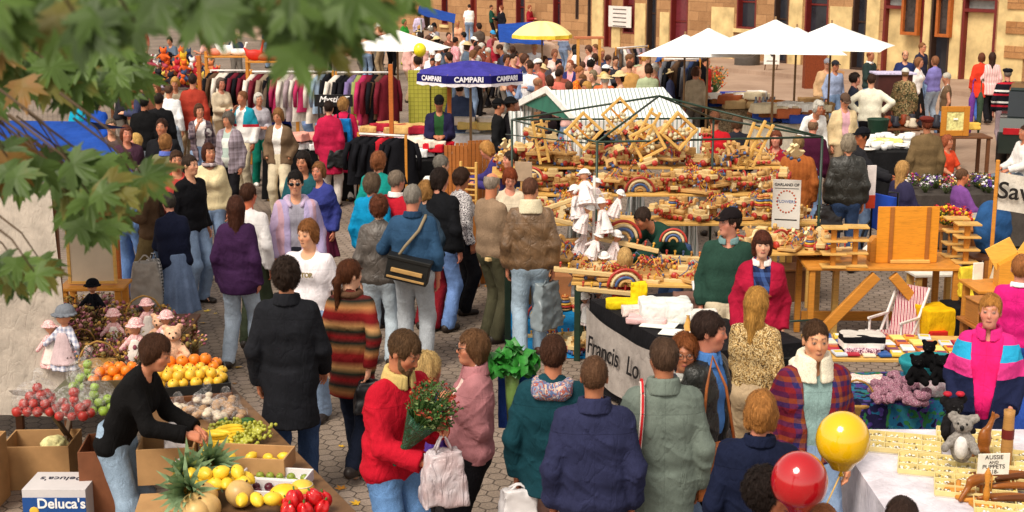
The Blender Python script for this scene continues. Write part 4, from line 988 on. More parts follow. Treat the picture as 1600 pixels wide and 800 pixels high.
F(434,170,1.66,-8,'woman with wavy light brown hair in brown suede jacket and cream trousers',fem=True,hair=('bob','#94673c'),top=('jacket','plain',('#6d5844',)),shirt=('plain',('#e8e2dc',),.9),bottom=CT,head=(-10,18),hem=.8,arms=('pocket','pocket'),girth=1.05)
F(437,128,1.72,4,'stallholder in royal blue polo shirt in front of the clothes rails',hair=('short','#8a4a24'),top=('tee','plain',('#2038a0',)),arms=('hold','hold'),bottom=BT,skin='#d08a5a')
JJ['pinkbag']=F(514,158,1.68,172,'dark haired woman in long raspberry red coat, left of two in red coats',fem=True,hair=('short','#2a1812'),top=('coat','plain',('#b01f44',)),bottom=('trousers','plain',('#dcd4cc',)),hem=.55)[1]
JJ['pink2']=F(537,153,1.68,176,'woman with blond curls in long raspberry red coat, right of two in red coats',fem=True,hair=('fluffy','#a87a44'),top=('coat','plain',('#bc1f48',)),bottom=('trousers','plain',('#dcd4cc',)),hem=.5,head=(-30,0))[1]
JJ['navycap']=F(686,150,1.74,2,'man in black cap and navy jacket over a green T-shirt',hair=('short','#1c1410'),hat=('cap','#121214'),top=('jacket','plain',('#23203e',)),shirt=('plain',('#28502c',),1.1),bottom=JE,arms=('hold','hold'),hem=.72,head=(0,16),beard='stubble',skin='#b87a5a')[1]
# --- knot of shoppers in the middle
F(592,238,1.7,158,'brown haired person in sea green tracksuit top with white piping',hair=('fluffy','#8a5230'),top=('jacket','plain',('#178a82',)),bottom=BT)
F(582,272,1.66,150,'grey brown haired person in bright turquoise blue jacket',hair=('fluffy','#6e5a48'),top=('jacket','plain',('#0e84b4',)),bottom=BT,girth=1.1)
F(592,308,1.66,176,'woman with curly auburn hair in grey leather jacket and pale jeans',fem=True,hair=('curly','#6b3a24'),top=('jacket','leather',('#554e49',)),bottom=('trousers','denim',('#b2bfca',)),girth=1.1,hem=.84)
F(620,267,1.68,140,'grey haired man in crimson sweater with white collar',hair=('short','#8a7a6a'),top=('sweater','plain',('#b81f30',)),collar=('plain',('#f0ece8',),.8),bottom=BT)
F(667,284,1.6,150,'sandy curly haired person between the crimson and slate blue sweaters',hair=('fluffy','#b08048'),top=('jacket','plain',('#2a3a4a',)),bottom=('trousers','plain',('#7a1a24',)))
JJ['bagman']=F(645,290,1.8,174,'grey haired man in slate blue sweater and stonewashed jeans with camera bag',hair=('short','#9a9288'),top=('sweater','plain',('#2d4a68',)),bottom=('trousers','denim',('#a7adb4',)),legs='stand',girth=1.1,arms=('hang',(.1,-.28,-.28)),hem=.95,shoes='#d8d4d0',head=(-15,8),collar=('plain',('#223a55',),.8))[1]
F(688,264,1.74,150,'dark haired person in black jacket right of the slate blue sweater',hair=('bob','#241610'),top=('jacket','plain',('#15161a',)),bottom=('trousers','denim',('#6f8fc8',)),head=(-20,10),arms=('hang','strap'))
F(690,243,1.7,120,'grey haired man in white shirt bending towards the stall',hair=('short','#7d776e'),top=('shirt','plain',('#e8e6e2',)),lean=22,bottom=BT)
F(722,263,1.64,120,'woman in black and white patterned blouse facing the toy stall',fem=True,hair=('side','#3a2418'),top=('shirt','floral',('#e0dcdc','#28242c','#e0dcdc','#3a2838'),.7),bottom=BT,head=(0,14))
F(769,271,1.76,128,'bald man with grey beard in fawn fleece jacket and khaki trousers',hair=('ring','#a89888'),beard='#a8a098',top=('jacket','knit',('#8b745e',)),bottom=GN,head=(22,12),arms=('hold','hold'),skin='#cf8a66',hem=.88)
JJ['brownman']=F(829,279,1.8,180,'man in brown leather jacket with sheepskin collar and faded jeans',hair=('crop','#6a4432'),top=('jacket','leather',('#6b5138',)),collar=('knit',('#d8ccae',),1.9),bottom=('trousers','denim',('#9db2c4',)),legs='step',girth=1.1,hem=.86,head=(-25,12),arms=('hang','hang'),shoes='#4a2a1c')[1]
F(797,264,1.62,6,'auburn haired woman facing the camera between the fleece and leather jackets',fem=True,hair=('bob','#8a3f20'),top=('jacket','plain',('#cfc0a8',)),head=(0,26))
F(760,222,1.62,-100,'blonde woman in violet top bending over goods beside the umbrella pole',fem=True,hair=('bob','#c08a4a'),top=('sweater','plain',('#3c3470',)),lean=26,head=(0,20),arms=('reach','hold'))
F(797,236,1.62,-70,'person in dark navy coat behind the blonde woman in violet',hair=('short','#3a2a20'),top=('coat','plain',('#1c2036',)),lean=10)
F(780,155,1.68,90,'person in black cap looking over the white tablecloth stall',hair=('short',BK),hat=('cap','#101012'),top=('jacket','plain',('#1a1a1c',)))
F(799,152,1.7,100,'person in wide black hat and black coat next to the striped tent',hair=('short',BR),hat=('brim','#141416'),top=('jacket','plain',('#1c1a1e',)))
F(815,160,1.7,110,'brown haired person at the left end of the striped tent',hair=('short','#7a5040'),top=('jacket','plain',('#20202a',)))
F(718,128,1.75,178,'person in slate blue anorak under the blue umbrella',hair=('short',DK),top=('jacket','plain',('#44506e',)))
# --- people in and around the toy stall
F(1004,326,1.62,-62,'stallholder in bottle green sweater bending down among wooden toys',hair=('short','#3a2a22'),top=('sweater','knit',('#1d3a30',)),lean=48,head=(0,10),bottom=JD,arms=('reach','reach'))
F(976,388,1.1,-172,'small blond boy in red sweater in front of the stallholder',kid=True,hair=('side','#dcb070'),top=('sweater','plain',('#b82030',)),bottom=('trousers','plain',('#1a1a22',)),arms=('hold','hold'))
F(1117,174,1.78,176,'person in scarlet sweater and grey trousers behind the green frame',hair=('short','#7a4a30'),top=('sweater','plain',('#c4202a',)),bottom=('trousers','plain',('#8f8478',)),girth=1.15)
F(1152,180,1.66,175,'person in charcoal top right beside the scarlet sweater',hair=('side','#6a4a34'),top=('sweater','plain',('#25252e',)),bottom=('trousers','plain',('#3a3a48',)))
F(1213,205,1.62,-20,'woman in maroon jacket behind the poster stand',fem=True,hair=('bob','#7a4028'),top=('jacket','plain',('#8a1a2c',)),bottom=KH)
F(1248,212,1.68,170,'person in orange brown corduroy jacket behind the poster stand',hair=('short','#9a7a50'),top=('jacket','vstripe',('#a8602f','#9f592c')),bottom=('trousers','vstripe',('#9a5a30','#92542c')),hem=.7,arms=('hang','carry'))
F(1271,186,1.68,160,'balding man in plum sweater leaning on the bric-a-brac table',hair=('ring','#8a6a50'),top=('sweater','plain',('#41142c',)),lean=12,collar=('plain',('#e8e0dc',),.6))
JJ['leather2']=F(1326,211,1.74,176,'grey haired person in black leather jacket and blue jeans',hair=('fluffy','#a0927e'),top=('jacket','leather',('#24231f',)),bottom=JD,girth=1.12,hem=.86)[1]
F(1347,200,1.72,80,'man in black cap and dark jacket pushing the wheelchair',hair=('short',BK),hat=('cap','#15161c'),top=('jacket','plain',('#26262a',)),arms=('handle','handle'),head=(-150,0),skin='#b06a44')
F(1449,183,1.68,178,'person in maroon beret and long olive brown coat',hair=('short','#7a3a24'),hat=('beret','#6a2a22'),top=('coat','plain',('#6e5a3e',)),hem=.5,bottom=JE)
F(1415,107,1.7,165,'person in camouflage clothes and pale peaked cap',hair=('short','#8a6a4a'),hat=('cap','#d8d4cc'),top=('parka','camo',('#6a6040','#a8926a','#3a3a28','#8a6a4a')),bottom=('trousers','camo',('#6a6040','#a8926a','#3a3a28','#8a6a4a')))
F(1362,116,1.78,172,'dark haired man in cream woollen sweater with hands on his hips',hair=('short','#3a2418'),top=('sweater','knit',('#e8e0cc',)),arms=('hip','hip'),bottom=BT,girth=1.12)
F(1321,147,1.7,10,'man in brown cap and beige sleeveless fleece looking down',hair=('short','#4a342a'),hat=('cap','#5a463a'),top=('jacket','plain',('#d8c096',)),shirt=('plain',('#d8a8b4',),.8),head=(0,25),bottom=KH)
F(1337,115,1.7,70,'curly dark haired person in dark coat beside the beige fleece',hair=('curly','#231712'),top=('jacket','plain',('#2a3040',)))
F(1280,158,1.68,20,'white haired person in white shirt bending at the bric-a-brac table',hair=('fluffy',WH),top=('shirt','plain',('#efeae6',)),lean=24)
F(1361,80,1.72,40,'balding man in dark green jacket by the building door',hair=('ring','#7a3f20'),top=('jacket','plain',('#2c3a38',)),collar=('plain',('#f0ece8',),.7),arms=('hold','strap'))
F(1415,79,1.76,-4,'bearded man in navy sweater standing by the yellow doorway',hair=('ring','#6a4a38'),beard='#7a5a48',top=('sweater','plain',('#26305c',)),glasses='clear',girth=1.15)
F(1442,67,1.76,40,'man in spectacles and dark jacket at the back of the doorway group',hair=('short','#8a5a34'),glasses='clear',top=('jacket','plain',('#2a2c40',)))
F(1437,90,1.66,60,'woman in white top and beige waistcoat with black skirt',fem=True,hair=('bob','#8a5a38'),top=('shirt','plain',('#e8e0dc',)),bottom=('skirt','plain',('#1a1818',),.3))
F(1461,88,1.66,-150,'woman in lavender sweater and pale jeans with folded arms',fem=True,hair=('side','#8a5a3c'),top=('sweater','plain',('#7f78b8',)),bottom=JL,arms=('crossed','crossed'))
F(1479,114,1.6,-100,'white haired stallholder in brown waistcoat behind the framed picture',hair=('short','#c8c0b4'),top=('vest','plain',('#6a5440',)),shirt=('plain',('#f0ecea',),.5),head=(0,20))
F(1534,83,1.68,178,'woman in orange red coat and blue jeans walking towards the door',fem=True,hair=('bob','#6a3a24'),top=('parka','plain',('#d83c26',)),hem=.66,bottom=('trousers','denim',('#3a5aa0',)),legs='walk')
F(1551,82,1.7,170,'long haired woman in pale pink top and black trousers',fem=True,hair=('long','#3a241a'),top=('shirt','vstripe',('#e8c8c4','#d8a8a8')),bottom=BT,legs='walk',hem=.72)
F(1575,107,1.74,172,'man in black flat cap and red, black and white striped sweater',hair=('short','#8a7a70'),hat=('flat','#15131a'),top=('sweater','hstripe',('#1a1820','#1a1820','#b02030','#1a1820','#e8e4e0','#1a1820'),.75),bottom=('trousers','plain',('#9a8890',)),legs='walk',girth=1.08)
F(1104,88,1.7,60,'person in red jacket walking on the paving by the litter bin',hair=('short','#2a1a14'),top=('jacket','plain',('#b82a28',)),bottom=BT,legs='walk')
F(1293,92,1.7,-10,'person in grey cap and beige coat under the white umbrellas',hair=('short',GY),hat=('cap','#8a8890'),top=('jacket','plain',('#c8a47c',)))
F(1306,95,1.68,20,'person in dark cap and pale blue shirt under the white umbrellas',hair=('short',DK),hat=('cap','#2a2a30'),top=('shirt','plain',('#9aa8c8',)))
# seated
F(1412,252,1.62,118,'long haired blonde woman sitting in the blue wheelchair',fem=True,legs='sit',seat=.5,hair=('long','#c4965a'),top=('sweater','plain',('#33304c',)),bottom=('trousers','plain',('#c88a98',)),arms=('lap','lap'))
F(1505,264,1.5,95,'person in purple jacket crouching beside the dried flower stall',legs='sit',seat=.4,hair=('short','#6a4a34'),top=('jacket','plain',('#7a4a90',)),bottom=BT,arms=('table','table'),skin='#c87a54')
F(1602,196,1.7,-80,'seated person in grey jeans at the right edge beside the dried flowers',legs='sit',hair=('short',BR),top=('jacket','plain',('#e0dcd8',)),bottom=('trousers','denim',('#6a7684',)),arms=('lap','lap'))
F(1482,212,1.55,40,'person in orange top crouching under the picture table',legs='sit',seat=.3,hair=('fluffy','#a85a3a'),top=('tee','plain',('#d84a2c',)),bottom=('trousers','plain',('#8a6a54',)),arms=('table','table'))
# --- far left, among and behind the leaves
F(252,186,1.76,-6,'man with dark hair brushed back in black jacket seen through leaves',hair=('short','#3a2014'),top=('jacket','plain',('#1a1a1e',)),bottom=JE)
F(259,210,1.66,160,'sandy haired person with blue collar just above the leaf tips',hair=('side','#9a6a3c'),top=('jacket','plain',('#6a6a4c',)),collar=('plain',('#5a6ab8',),.9))
F(210,209,1.3,-60,'blond child in light blue top, left of the crowd behind the leaves',kid=True,hair=('side','#e0b468'),top=('tee','plain',('#7a8cc8',)))
F(197,197,1.66,30,'auburn haired person behind the blond child',hair=('bob','#6a3a28'),top=('jacket','plain',('#4a3040',)))
F(173,186,1.68,20,'grey brown haired person next to the blue canopy',hair=('short','#7a6a58'),top=('jacket','plain',('#5a4a48',)))
F(222,257,1.6,170,'bald grey head beside the blue canopy corner',hair=('ring','#8a8078'),top=('jacket','plain',('#4a3c34',)))
F(225,150,1.72,178,'person in black jacket with a silvery backpack',hair=('short',BK),top=('jacket','plain',('#121214',)),bottom=JL)
F(248,146,1.72,178,'person all in black standing left of the rust red sweater',hair=('short','#2a1e18'),top=('jacket','plain',('#17171a',)),bottom=JE)
F(249,98,1.7,120,'brown haired person in white shirt bending at the left stall',hair=('side','#7a4a34'),top=('shirt','plain',('#e8e0dc',)),lean=18)
F(272,103,1.7,150,'person in lilac shirt bending forward beside the white shirt',hair=('short','#8a4a2a'),top=('shirt','plain',('#c0b4d4',)),lean=26,bottom=JL)
F(243,131,1.66,-20,'brown haired head in front of the bending white shirt',hair=('side','#8a5238'),top=('jacket','plain',('#6a4030',)))
F(264,132,1.66,170,'person in white top directly left of the rust red sweater',hair=('short','#5a4030'),top=('shirt','plain',('#e8e8ea',)),bottom=JL)
F(292,84,1.7,175,'person in plum jacket at the carved goods stall',hair=('short',BR),top=('jacket','plain',('#4a2430',)))
F(264,82,1.72,175,'person in black hat and coat at the carved goods stall',hair=('short',BK),hat=('brim','#131316'),top=('jacket','plain',('#151518',)))
F(150,148,1.72,150,'person in bright blue anorak showing between the leaves',hair=('short',BR),top=('jacket','plain',('#1f4cae',)),bottom=GT)
F(128,144,1.66,20,'person in turquoise anorak showing between the leaves',hair=('short',BR),hat=('cap','#18a0c4'),top=('jacket','plain',('#18a0c4',)))
JJ['whitehat']=F(506,136,1.62,100,'person in white sun hat and pale blue shirt stooping at the clothes stall',hair=('short','#b07a50'),hat=('brim','#f4f0ec'),top=('shirt','plain',('#8aa0d8',)),lean=30)[1]
F(520,118,1.66,170,'auburn haired person near the pink striped garment',hair=('bob','#8a4424'),top=('sweater','plain',('#6a4438',)))
# --- back rows (small)
BG=[
(701,0,178,'woman in cream top and jeans near the building, left of the blue tarpaulin',('shirt','plain',('#e6d8d0',)),BR,JE,{}),
(733,7,178,'broad person in white T-shirt and jeans in front of the building',('tee','plain',('#f0eeea',)),DK,JE,dict(girth=1.2)),
(755,-2,178,'person in light blue shirt and dark trousers in front of the building',('shirt','plain',('#8296c8',)),BR,BT,{}),
(768,8,90,'person in dark green jacket next to the light blue shirt',('jacket','plain',('#1f4a3c',)),BR,BT,{}),
(783,9,-60,'person in black jacket sitting back near the building',('jacket','plain',('#1a1a22',)),'#8a4a30',BT,{}),
(803,4,10,'person in white hooded top by the pale van',('sweater','plain',('#eee6e2',)),DK,BT,{}),
(828,8,60,'person in wine red jacket by the pale van',('jacket','plain',('#9a2430',)),'#a05a3c',BT,{}),
(844,3,170,'person in orange jacket by the pale van',('jacket','plain',('#d07a24',)),'#c08a70',BT,{}),
(678,36,-40,'man with black cap and grey shirt near the blue tarpaulin',('shirt','plain',('#8d8a94',)),BK,JE,dict(hat=('cap','#1a1a1e'))),
(701,51,30,'red faced person above the white umbrella tip',('jacket','plain',('#7a4a3a',)),BR,GT,{}),
(715,32,0,'person in peach top in the crowd below the white T-shirt',('shirt','plain',('#d8a080',)),'#c08a50',KH,{}),
(712,58,120,'dark haired person in pink and white top in the far crowd',('shirt','floral',('#e8c8cc','#d06a7a')),DK,GT,{}),
(724,50,-120,'dark haired person in white top in the far crowd',('shirt','plain',('#e8e2e0',)),BK,GT,{}),
(741,58,60,'person in white baseball cap and pink top in the far crowd',('tee','plain',('#e0a0b0',)),BR,GT,dict(hat=('cap','#f0eeea'))),
(748,36,-150,'person in grey brown coat in the far crowd',('jacket','plain',('#5c5048',)),DK,BT,{}),
(756,66,150,'person in pale blue T-shirt looking down in the far crowd',('tee','plain',('#bcd8e4',)),'#5a2a20',BT,{}),
(770,48,40,'person in sky blue cap in the far crowd',('jacket','plain',('#a8505a',)),BR,BT,dict(hat=('cap','#3a96d0'))),
(773,60,150,'person in dark red top in front of the sky blue cap',('tee','plain',('#a82838',)),'#7a2a24',BT,{}),
(786,57,-140,'red haired person in lilac grey shirt above the blue umbrella',('shirt','plain',('#b0a4b4',)),RD,JE,{}),
(835,67,20,'person in white T-shirt with blue motif right of the yellow umbrella pole',('tee','plain',('#eceaf0',)),'#c09a60',JE,{}),
(851,88,40,'person in grey jacket behind the man with the white waistcoat',('jacket','plain',('#7c7884',)),BR,BT,{}),
(867,77,20,'short haired person standing alone below the yellow umbrella',('tee','plain',('#e0c8c0',)),'#8a5a44',BT,{}),
(873,94,25,'dark haired man with moustache in white and black jacket',('vest','plain',('#f0ecea',)),BK,BT,{}),
(891,94,-10,'person in navy waistcoat with pink collar',('jacket','plain',('#2a3064',)),'#a0583c',BT,dict(shirt=('plain',('#e89aa8',),.5))),
(841,121,120,'bald person in tan jumper left of the striped tent',('sweater','plain',('#8a6448',)),'#a87a5c',BT,{}),
(858,118,200,'person in brown jumper left of the striped tent',('sweater','plain',('#7a5440',)),BR,BT,{}),
(948,102,100,'child in white and blue cap behind the striped tent',('tee','plain',('#f0eeee',)),DK,BT,dict(hat=('cap','#eaeaf2'))),
(944,113,175,'person in straw hat and orange top behind the striped tent',('tee','plain',('#d86a40',)),'#c0965c',BT,dict(hat=('brim','#d8b070'))),
(962,88,20,'brown haired person between the straw hat and the clothes rack',('jacket','plain',('#34343c',)),BR,BT,{}),
(940,76,30,'fair haired person in dark blue left of the clothes rack',('jacket','plain',('#4a5478',)),'#d8a060',BT,{}),
(984,96,178,'broad person in sandy tan jacket seen from behind',('jacket','plain',('#c89858',)),'#6a3f2c',BT,dict(girth=1.25)),
(1003,83,150,'orange faced person right of the sandy tan jacket',('shirt','plain',('#9aa080',)),'#a0522c',BT,{}),
(1013,100,178,'person in pale green top right of the sandy tan jacket',('shirt','plain',('#a8b490',)),BR,BT,{}),
(906,104,60,'person in red and yellow top left of the green capped child',('tee','floral',('#d83a2c','#e8a030')),'#a86a3c',BT,{}),
(926,110,-30,'person in olive jacket behind the striped tent',('jacket','plain',('#4c5040',)),'#8a7a60',BT,{}),
(930,84,130,'person in pale pink top near the ochre posts',('tee','plain',('#e0b8b0',)),BR,BT,{}),
(816,84,60,'person in peach shirt right of the blue umbrella',('shirt','plain',('#e0a890',)),'#a06a48',BT,{}),
(829,96,160,'person in white top right of the blue umbrella',('shirt','plain',('#ece8ec',)),BR,BT,{}),
(801,72,200,'person in rose top above the blue umbrella',('tee','plain',('#d88a8a',)),BR,BT,{}),
(690,64,40,'person in rust coloured jacket left of the pink and white top',('jacket','plain',('#8a4a34',)),BR,BT,{}),
(668,56,150,'person in brown coat above the white umbrella',('jacket','plain',('#5a4034',)),'#2a1c14',BT,{}),
(647,52,20,'fair haired person above the white umbrella',('jacket','plain',('#8a6a4c',)),'#d0a060',BT,{}),
(590,34,30,'reddish haired person behind the white umbrella on the left',('jacket','plain',('#a0584a',)),'#a85a34',BT,{}),
(574,40,170,'person in cream jacket behind the white umbrella on the left',('jacket','plain',('#d8c4a0',)),'#7a5238',BT,{}),
(610,36,150,'person in salmon coat behind the white umbrella',('jacket','plain',('#d88a74',)),'#6a4430',BT,{}),
(632,30,60,'person with a bright green scarf near the leaves',('jacket','plain',('#2f8a34',)),'#5a7a40',('trousers','plain',('#b8d020',)),{}),
(1090,104,40,'person in orange cardigan under the left white umbrella',('sweater','plain',('#c05a34',)),'#9a5a3a',BT,{}),
(1064,92,200,'person in grey coat under the left white umbrella',('jacket','plain',('#5e5a5c',)),BR,BT,{}),
(655,18,178,'person in pale lilac shirt beneath the blue tarpaulin',('shirt','plain',('#c0b4d0',)),DK,BT,{}),
(855,148,100,'person in dark jacket bending beside the striped tent',('jacket','plain',('#2a2024',)),BR,BT,{}),
]
for px,py,yaw,lab,tp,hc_,bt,ex in BG:
 sty=random.choice(['short','side','short','bob'])if hc_!='#a87a5c' else 'ring'
 F(px,py,random.uniform(1.62,1.78),yaw,lab,top=tp,hair=(sty,hc_),bottom=bt,arms=(random.choice(['hang','hold','carry']),random.choice(['hang','hold'])),head=(random.uniform(-30,30),random.uniform(0,18)),fem=random.random()<.5,**ex)
 # packed far crowd: people nothing in the photo tells apart
FILL=[('#e8dcd8','#c86a5c','#3a3f5c','#d8a88c','#f0ecea','#8a4a3c','#5c6a7c','#c8907a','#2a2a30','#b8a890','#e0b0a8','#7a8aa8')]
for i in range(98):
 if i<44:px,py=random.uniform(640,1010),random.uniform(66,128)
 elif i<58:px,py=random.uniform(560,700),random.uniform(28,62)
 elif i<66:px,py=random.uniform(700,900),random.uniform(38,70)
 elif i<74:px,py=random.uniform(185,275),random.uniform(90,128)
 elif i<90:px,py=random.uniform(150,560),random.uniform(22,60)
 else:px,py=random.uniform(1020,1100),random.uniform(88,112)
 if 640<px<830 and py>95:py-=40
 lab=['shopper in the packed crowd between the blue violet umbrella and the striped tent','shopper in the far crowd above the lone white umbrella','shopper in the far crowd near the yellow umbrella','shopper in the crowd half hidden by the leaves on the left','shopper far behind the shelf of carved birds','shopper under the leftmost white umbrellas near the clothes rail'][0 if i<44 else 1 if i<58 else 2 if i<66 else 3 if i<74 else 4 if i<90 else 5]
 F(px,py,random.uniform(1.55,1.78),random.uniform(0,360),lab,group=lab.replace('shopper','shoppers'),top=(random.choice(['tee','shirt','jacket','sweater']),'plain',(random.choice(FILL[0]),)),hair=(random.choice(['short','side','short','bob','fluffy']),random.choice([DK,BK,BR,LB,BL,GY,WH,'#5a3a2c'])),
bottom=random.choice([BT,JE,GT,KH]),head=(random.uniform(-40,40),random.uniform(0,22)),arms=(random.choice(['hang','hold','carry','walkf']),random.choice(['hang','hold','carry'])),fem=random.random()<.5,lean=random.choice([0,0,0,8,16]),hat=random.choice([None]*6+[('cap','#3a5a9c'),('cap','#e8e4e0'),('brim','#d8c090')]))
 # ------------------------------------------------------------------ materials for goods
def wood(hexc='#c98f3f',rough=.55,k=1.0):
 key=('wood',hexc,k)
 if key in _mats:return _mats[key]
 t=NT('wood',rough,.3); co=t.coord(); c=srgb(hexc)
 n=t.noise(t.mapping(co,(3/k,3/k,40/k)),2,4,.6,1.5).outputs[0]; n2=t.noise(co,4,3).outputs[0]
 a=t.ramp(n,[(.3,tuple(v*.55 for v in c[:3])),(.5,c),(.75,tuple(min(1,v*1.25)for v in c[:3]))])
 t.base(t.mix(.5,a,t.ramp(n2,[(.3,tuple(v*.7 for v in c[:3])),(.7,c)]))); t.bump(n,.2,.004); _mats[key]=t.m; return t.m
PINE,HONEY,OAK,BROWNW=wood('#e0b060'),wood('#d08a34'),wood('#a8682c'),wood('#6a4024')
CARD=plain('#b28a5e',.85,.1,.15,5,.3,20); BLACKC=cloth('plain',('#121214',)); WHITEC=cloth('plain',('#eceaee',)); STEELG=plain('#1d3428',.4,.4,.3,20,.1)
METAL=plain('#8c8c8c',.35,.5,.2,20,.05,metal=.8)
def film():
 if 'film' in _mats:return _mats['film']
 t=NT('clear_plastic',.12,.6); t.b.inputs['Base Color'].default_value=(.8,.78,.78,1); co=t.coord()
 t.bump(t.noise(co,25,4,.7,1).outputs[0],1,.03)
 tr=t.n('ShaderNodeBsdfTransparent'); ms=t.n('ShaderNodeMixShader')
 r=t.ramp(t.noise(co,18,4,.7,1.5).outputs[0],[(.45,(.04,.04,.04)),(.68,(.42,.42,.42))]); t.l(r,ms.inputs[0])
 t.l(tr.outputs[0],ms.inputs[1]); t.l(t.b.outputs[0],ms.inputs[2]); t.l(ms.outputs[0],t.t.nodes['Material Output'].inputs[0]); _mats['film']=t.m; return t.m
def blob(name,fn,lo,hi,h,mat,label=None,cat=None,group=None,parent=None,loc=None,rz=0):
 v,f=nets(fn,lo,hi,h); o=link(name,mesh_np(name,v,f),mat,parent,loc,(0,0,rz))
 return tag(o,label,cat,group)
U=random.uniform
def drape(m,w,d,h,drop,seedp=0,n=26,amp=.02):
 'table cloth: top sheet and rippled skirt, centred, top at z=h'
 P=[]
 for(ax,ay),(bx_,by)in(((-1,-1),(1,-1)),((1,-1),(1,1)),((1,1),(-1,1)),((-1,1),(-1,-1))):
  for k in range(n):t=k/n; P.append(((ax+(bx_-ax)*t)*w/2,(ay+(by-ay)*t)*d/2))
 N=len(P); rings=[]
 for j in range(6):
  q=j/5; r=[]
  for i,(x,y)in enumerate(P):
   s=amp*q*(math.sin(i*1.15+seedp)+.6*math.sin(i*2.3+seedp*2)); L=math.hypot(x/w,y/d)*2
   r.append((x*(1+(.02*q+s)/max(w/2,.1)),y*(1+(.02*q+s)/max(d/2,.1)),h-.004*(j>0)-drop*q))
  rings.append(r)
 vs=[v for r in rings for v in r]; fs=[(j*N+i,(j+1)*N+i,(j+1)*N+(i+1)%N,j*N+(i+1)%N)for j in range(5)for i in range(N)]
 m.add(vs,fs,True); m.add(rings[0],[tuple(range(N))])
def table(loc,w,d,h,rz,label,mat=None,legm=None,group=None,x=False,top_t=.03,cat='table',cross=False):
 o=thing('trestle_table' if x else 'table',label,cat,loc,rz,group); m=MB(); m.box((0,0,h-top_t/2),(w,d,top_t)); m.build('tabletop',mat or PINE,o)
 for sx in(-1,1):
  for sy in(-1,1):
   m=MB(); a=(sx*(w/2-.06),sy*(d/2-.05),0); b=(sx*(w/2-.06),(-sy if x else sy)*(d/2-.05),h-top_t-.002)
   m.bar(a,b,.035 if x else .06); m.build('leg',legm or mat or PINE,o)
 if cross:
  for sx in(-1,1):m=MB(); m.bar((sx*(w/2-.1),-d/2+.03,.12),(sx*.08,-d/2+.03,h-.08),.07,.1); m.build('brace',legm or mat or PINE,o)
  m=MB(); m.bar((-w/2+.1,d/2-.06,.18),(w/2-.1,d/2-.06,.18),.04,.1); m.build('stretcher',legm or PINE,o)
 return o
def clothtable(loc,w,d,h,rz,label,clabel,cmat,drop=None):
 table(loc,w,d,h-.012,rz,label,PINE)
 m=MB(); drape(m,w+.03,d+.03,h,drop or h-.04,loc[0]); return m.out('tablecloth',cmat,clabel,'tablecloth',None,loc,rz)
protos={}
def place(key,maker,loc,rz=0,s=1.0,label=None,group=None,rx=0,ry=0):
 if key not in protos:protos[key]=maker(); o=protos[key]
 else:o=copy_tree(protos[key])
 o.location=loc; o.rotation_euler=(rx,ry,rz); o.scale=(s,s,s)
 if label:o['label']=label
 if group:o['group']=group
 return o
 # ------------------------------------------------------------------ fruit
def fruit(kind,hexc):
 def mk():
  m=MB(); n=14
  if kind=='round':m.lathe([(.001,-.034),(.02,-.033),(.034,-.018),(.038,0),(.035,.018),(.022,.032),(.008,.034),(.001,.031)],n=n)
  elif kind=='lemon':m.lathe([(.001,-.05),(.008,-.045),(.022,-.034),(.031,-.015),(.033,0),(.031,.015),(.022,.034),(.008,.045),(.001,.05)],n=n,M=Matrix.Rotation(PI/2,3,'Y'))
  elif kind=='melon':m.ball((0,0,0),.085,20,.92)
  o=m.build(dict(round='apple' if hexc[1]in '8a' else 'orange',lemon='lemon',melon='melon')[kind],plain(hexc,.38,.45,.22,9,.12,90),None)
  m=MB(); m.tube([(0,0,.028 if kind=='round' else .03),(.003,0,.042 if kind=='round' else .034)],.003,5);
  if kind=='melon':m=MB(); m.tube([(0,0,.075),(.004,0,.09)],.006,5)
  m.build('stem',plain('#4a3a20',.8),o); tag(o,cat={'round':'apple' if 'a'==hexc[1]or '8'==hexc[1]else 'orange','lemon':'lemon','melon':'melon'}[kind]); return o
 return mk
def heap(key,maker,px0,px1,py0,py1,z,n,label,group,s=(.9,1.1),layers=1,dz=.045,tilt=0,rxy=.5):
 for i in range(n):
  k=i%layers; p=W(U(px0+4*k,px1-4*k),U(py0,py1),z); zz=z+k*dz*random.uniform(.7,1)+tilt*(p.y-W((px0+px1)/2,(py0+py1)/2,z).y)
  place(key,maker,(p.x,p.y,zz),U(0,6.3),U(*s),label,group,U(-rxy,rxy),U(-rxy,rxy))
def gridheap(key,maker,c,w,d,rz,n,sp,z,label,group,layers=2,dz=.05,jit=.3,s=(.9,1.08),tilt=0,rxy=.5,dome=0,s3=None):
 Rz=Matrix.Rotation(rz,3,'Z'); cnt=0
 for L in range(layers):
  ww,dd=w-L*sp*1.1,d-L*sp*1.1; nx,ny=max(1,int(ww/sp)),max(1,int(dd/sp))
  for i in range(nx):
   for j in range(ny):
    if cnt>=n:return
    x=-ww/2+(i+.5+(j%2)*.35*(nx>1))*ww/nx+U(-jit,jit)*sp*.5; y=-dd/2+(j+.5)*dd/ny+U(-jit,jit)*sp*.5
    v=Rz@Vector((x,y,0)); zz=z+L*dz+tilt*y+dome*(1-(2*x/w)**2)*(1-(2*y/d)**2); cnt+=1
    place(key,maker,(c[0]+v.x,c[1]+v.y,zz),U(0,6.3),U(*s),label,group,U(-rxy,rxy),U(-rxy,rxy))
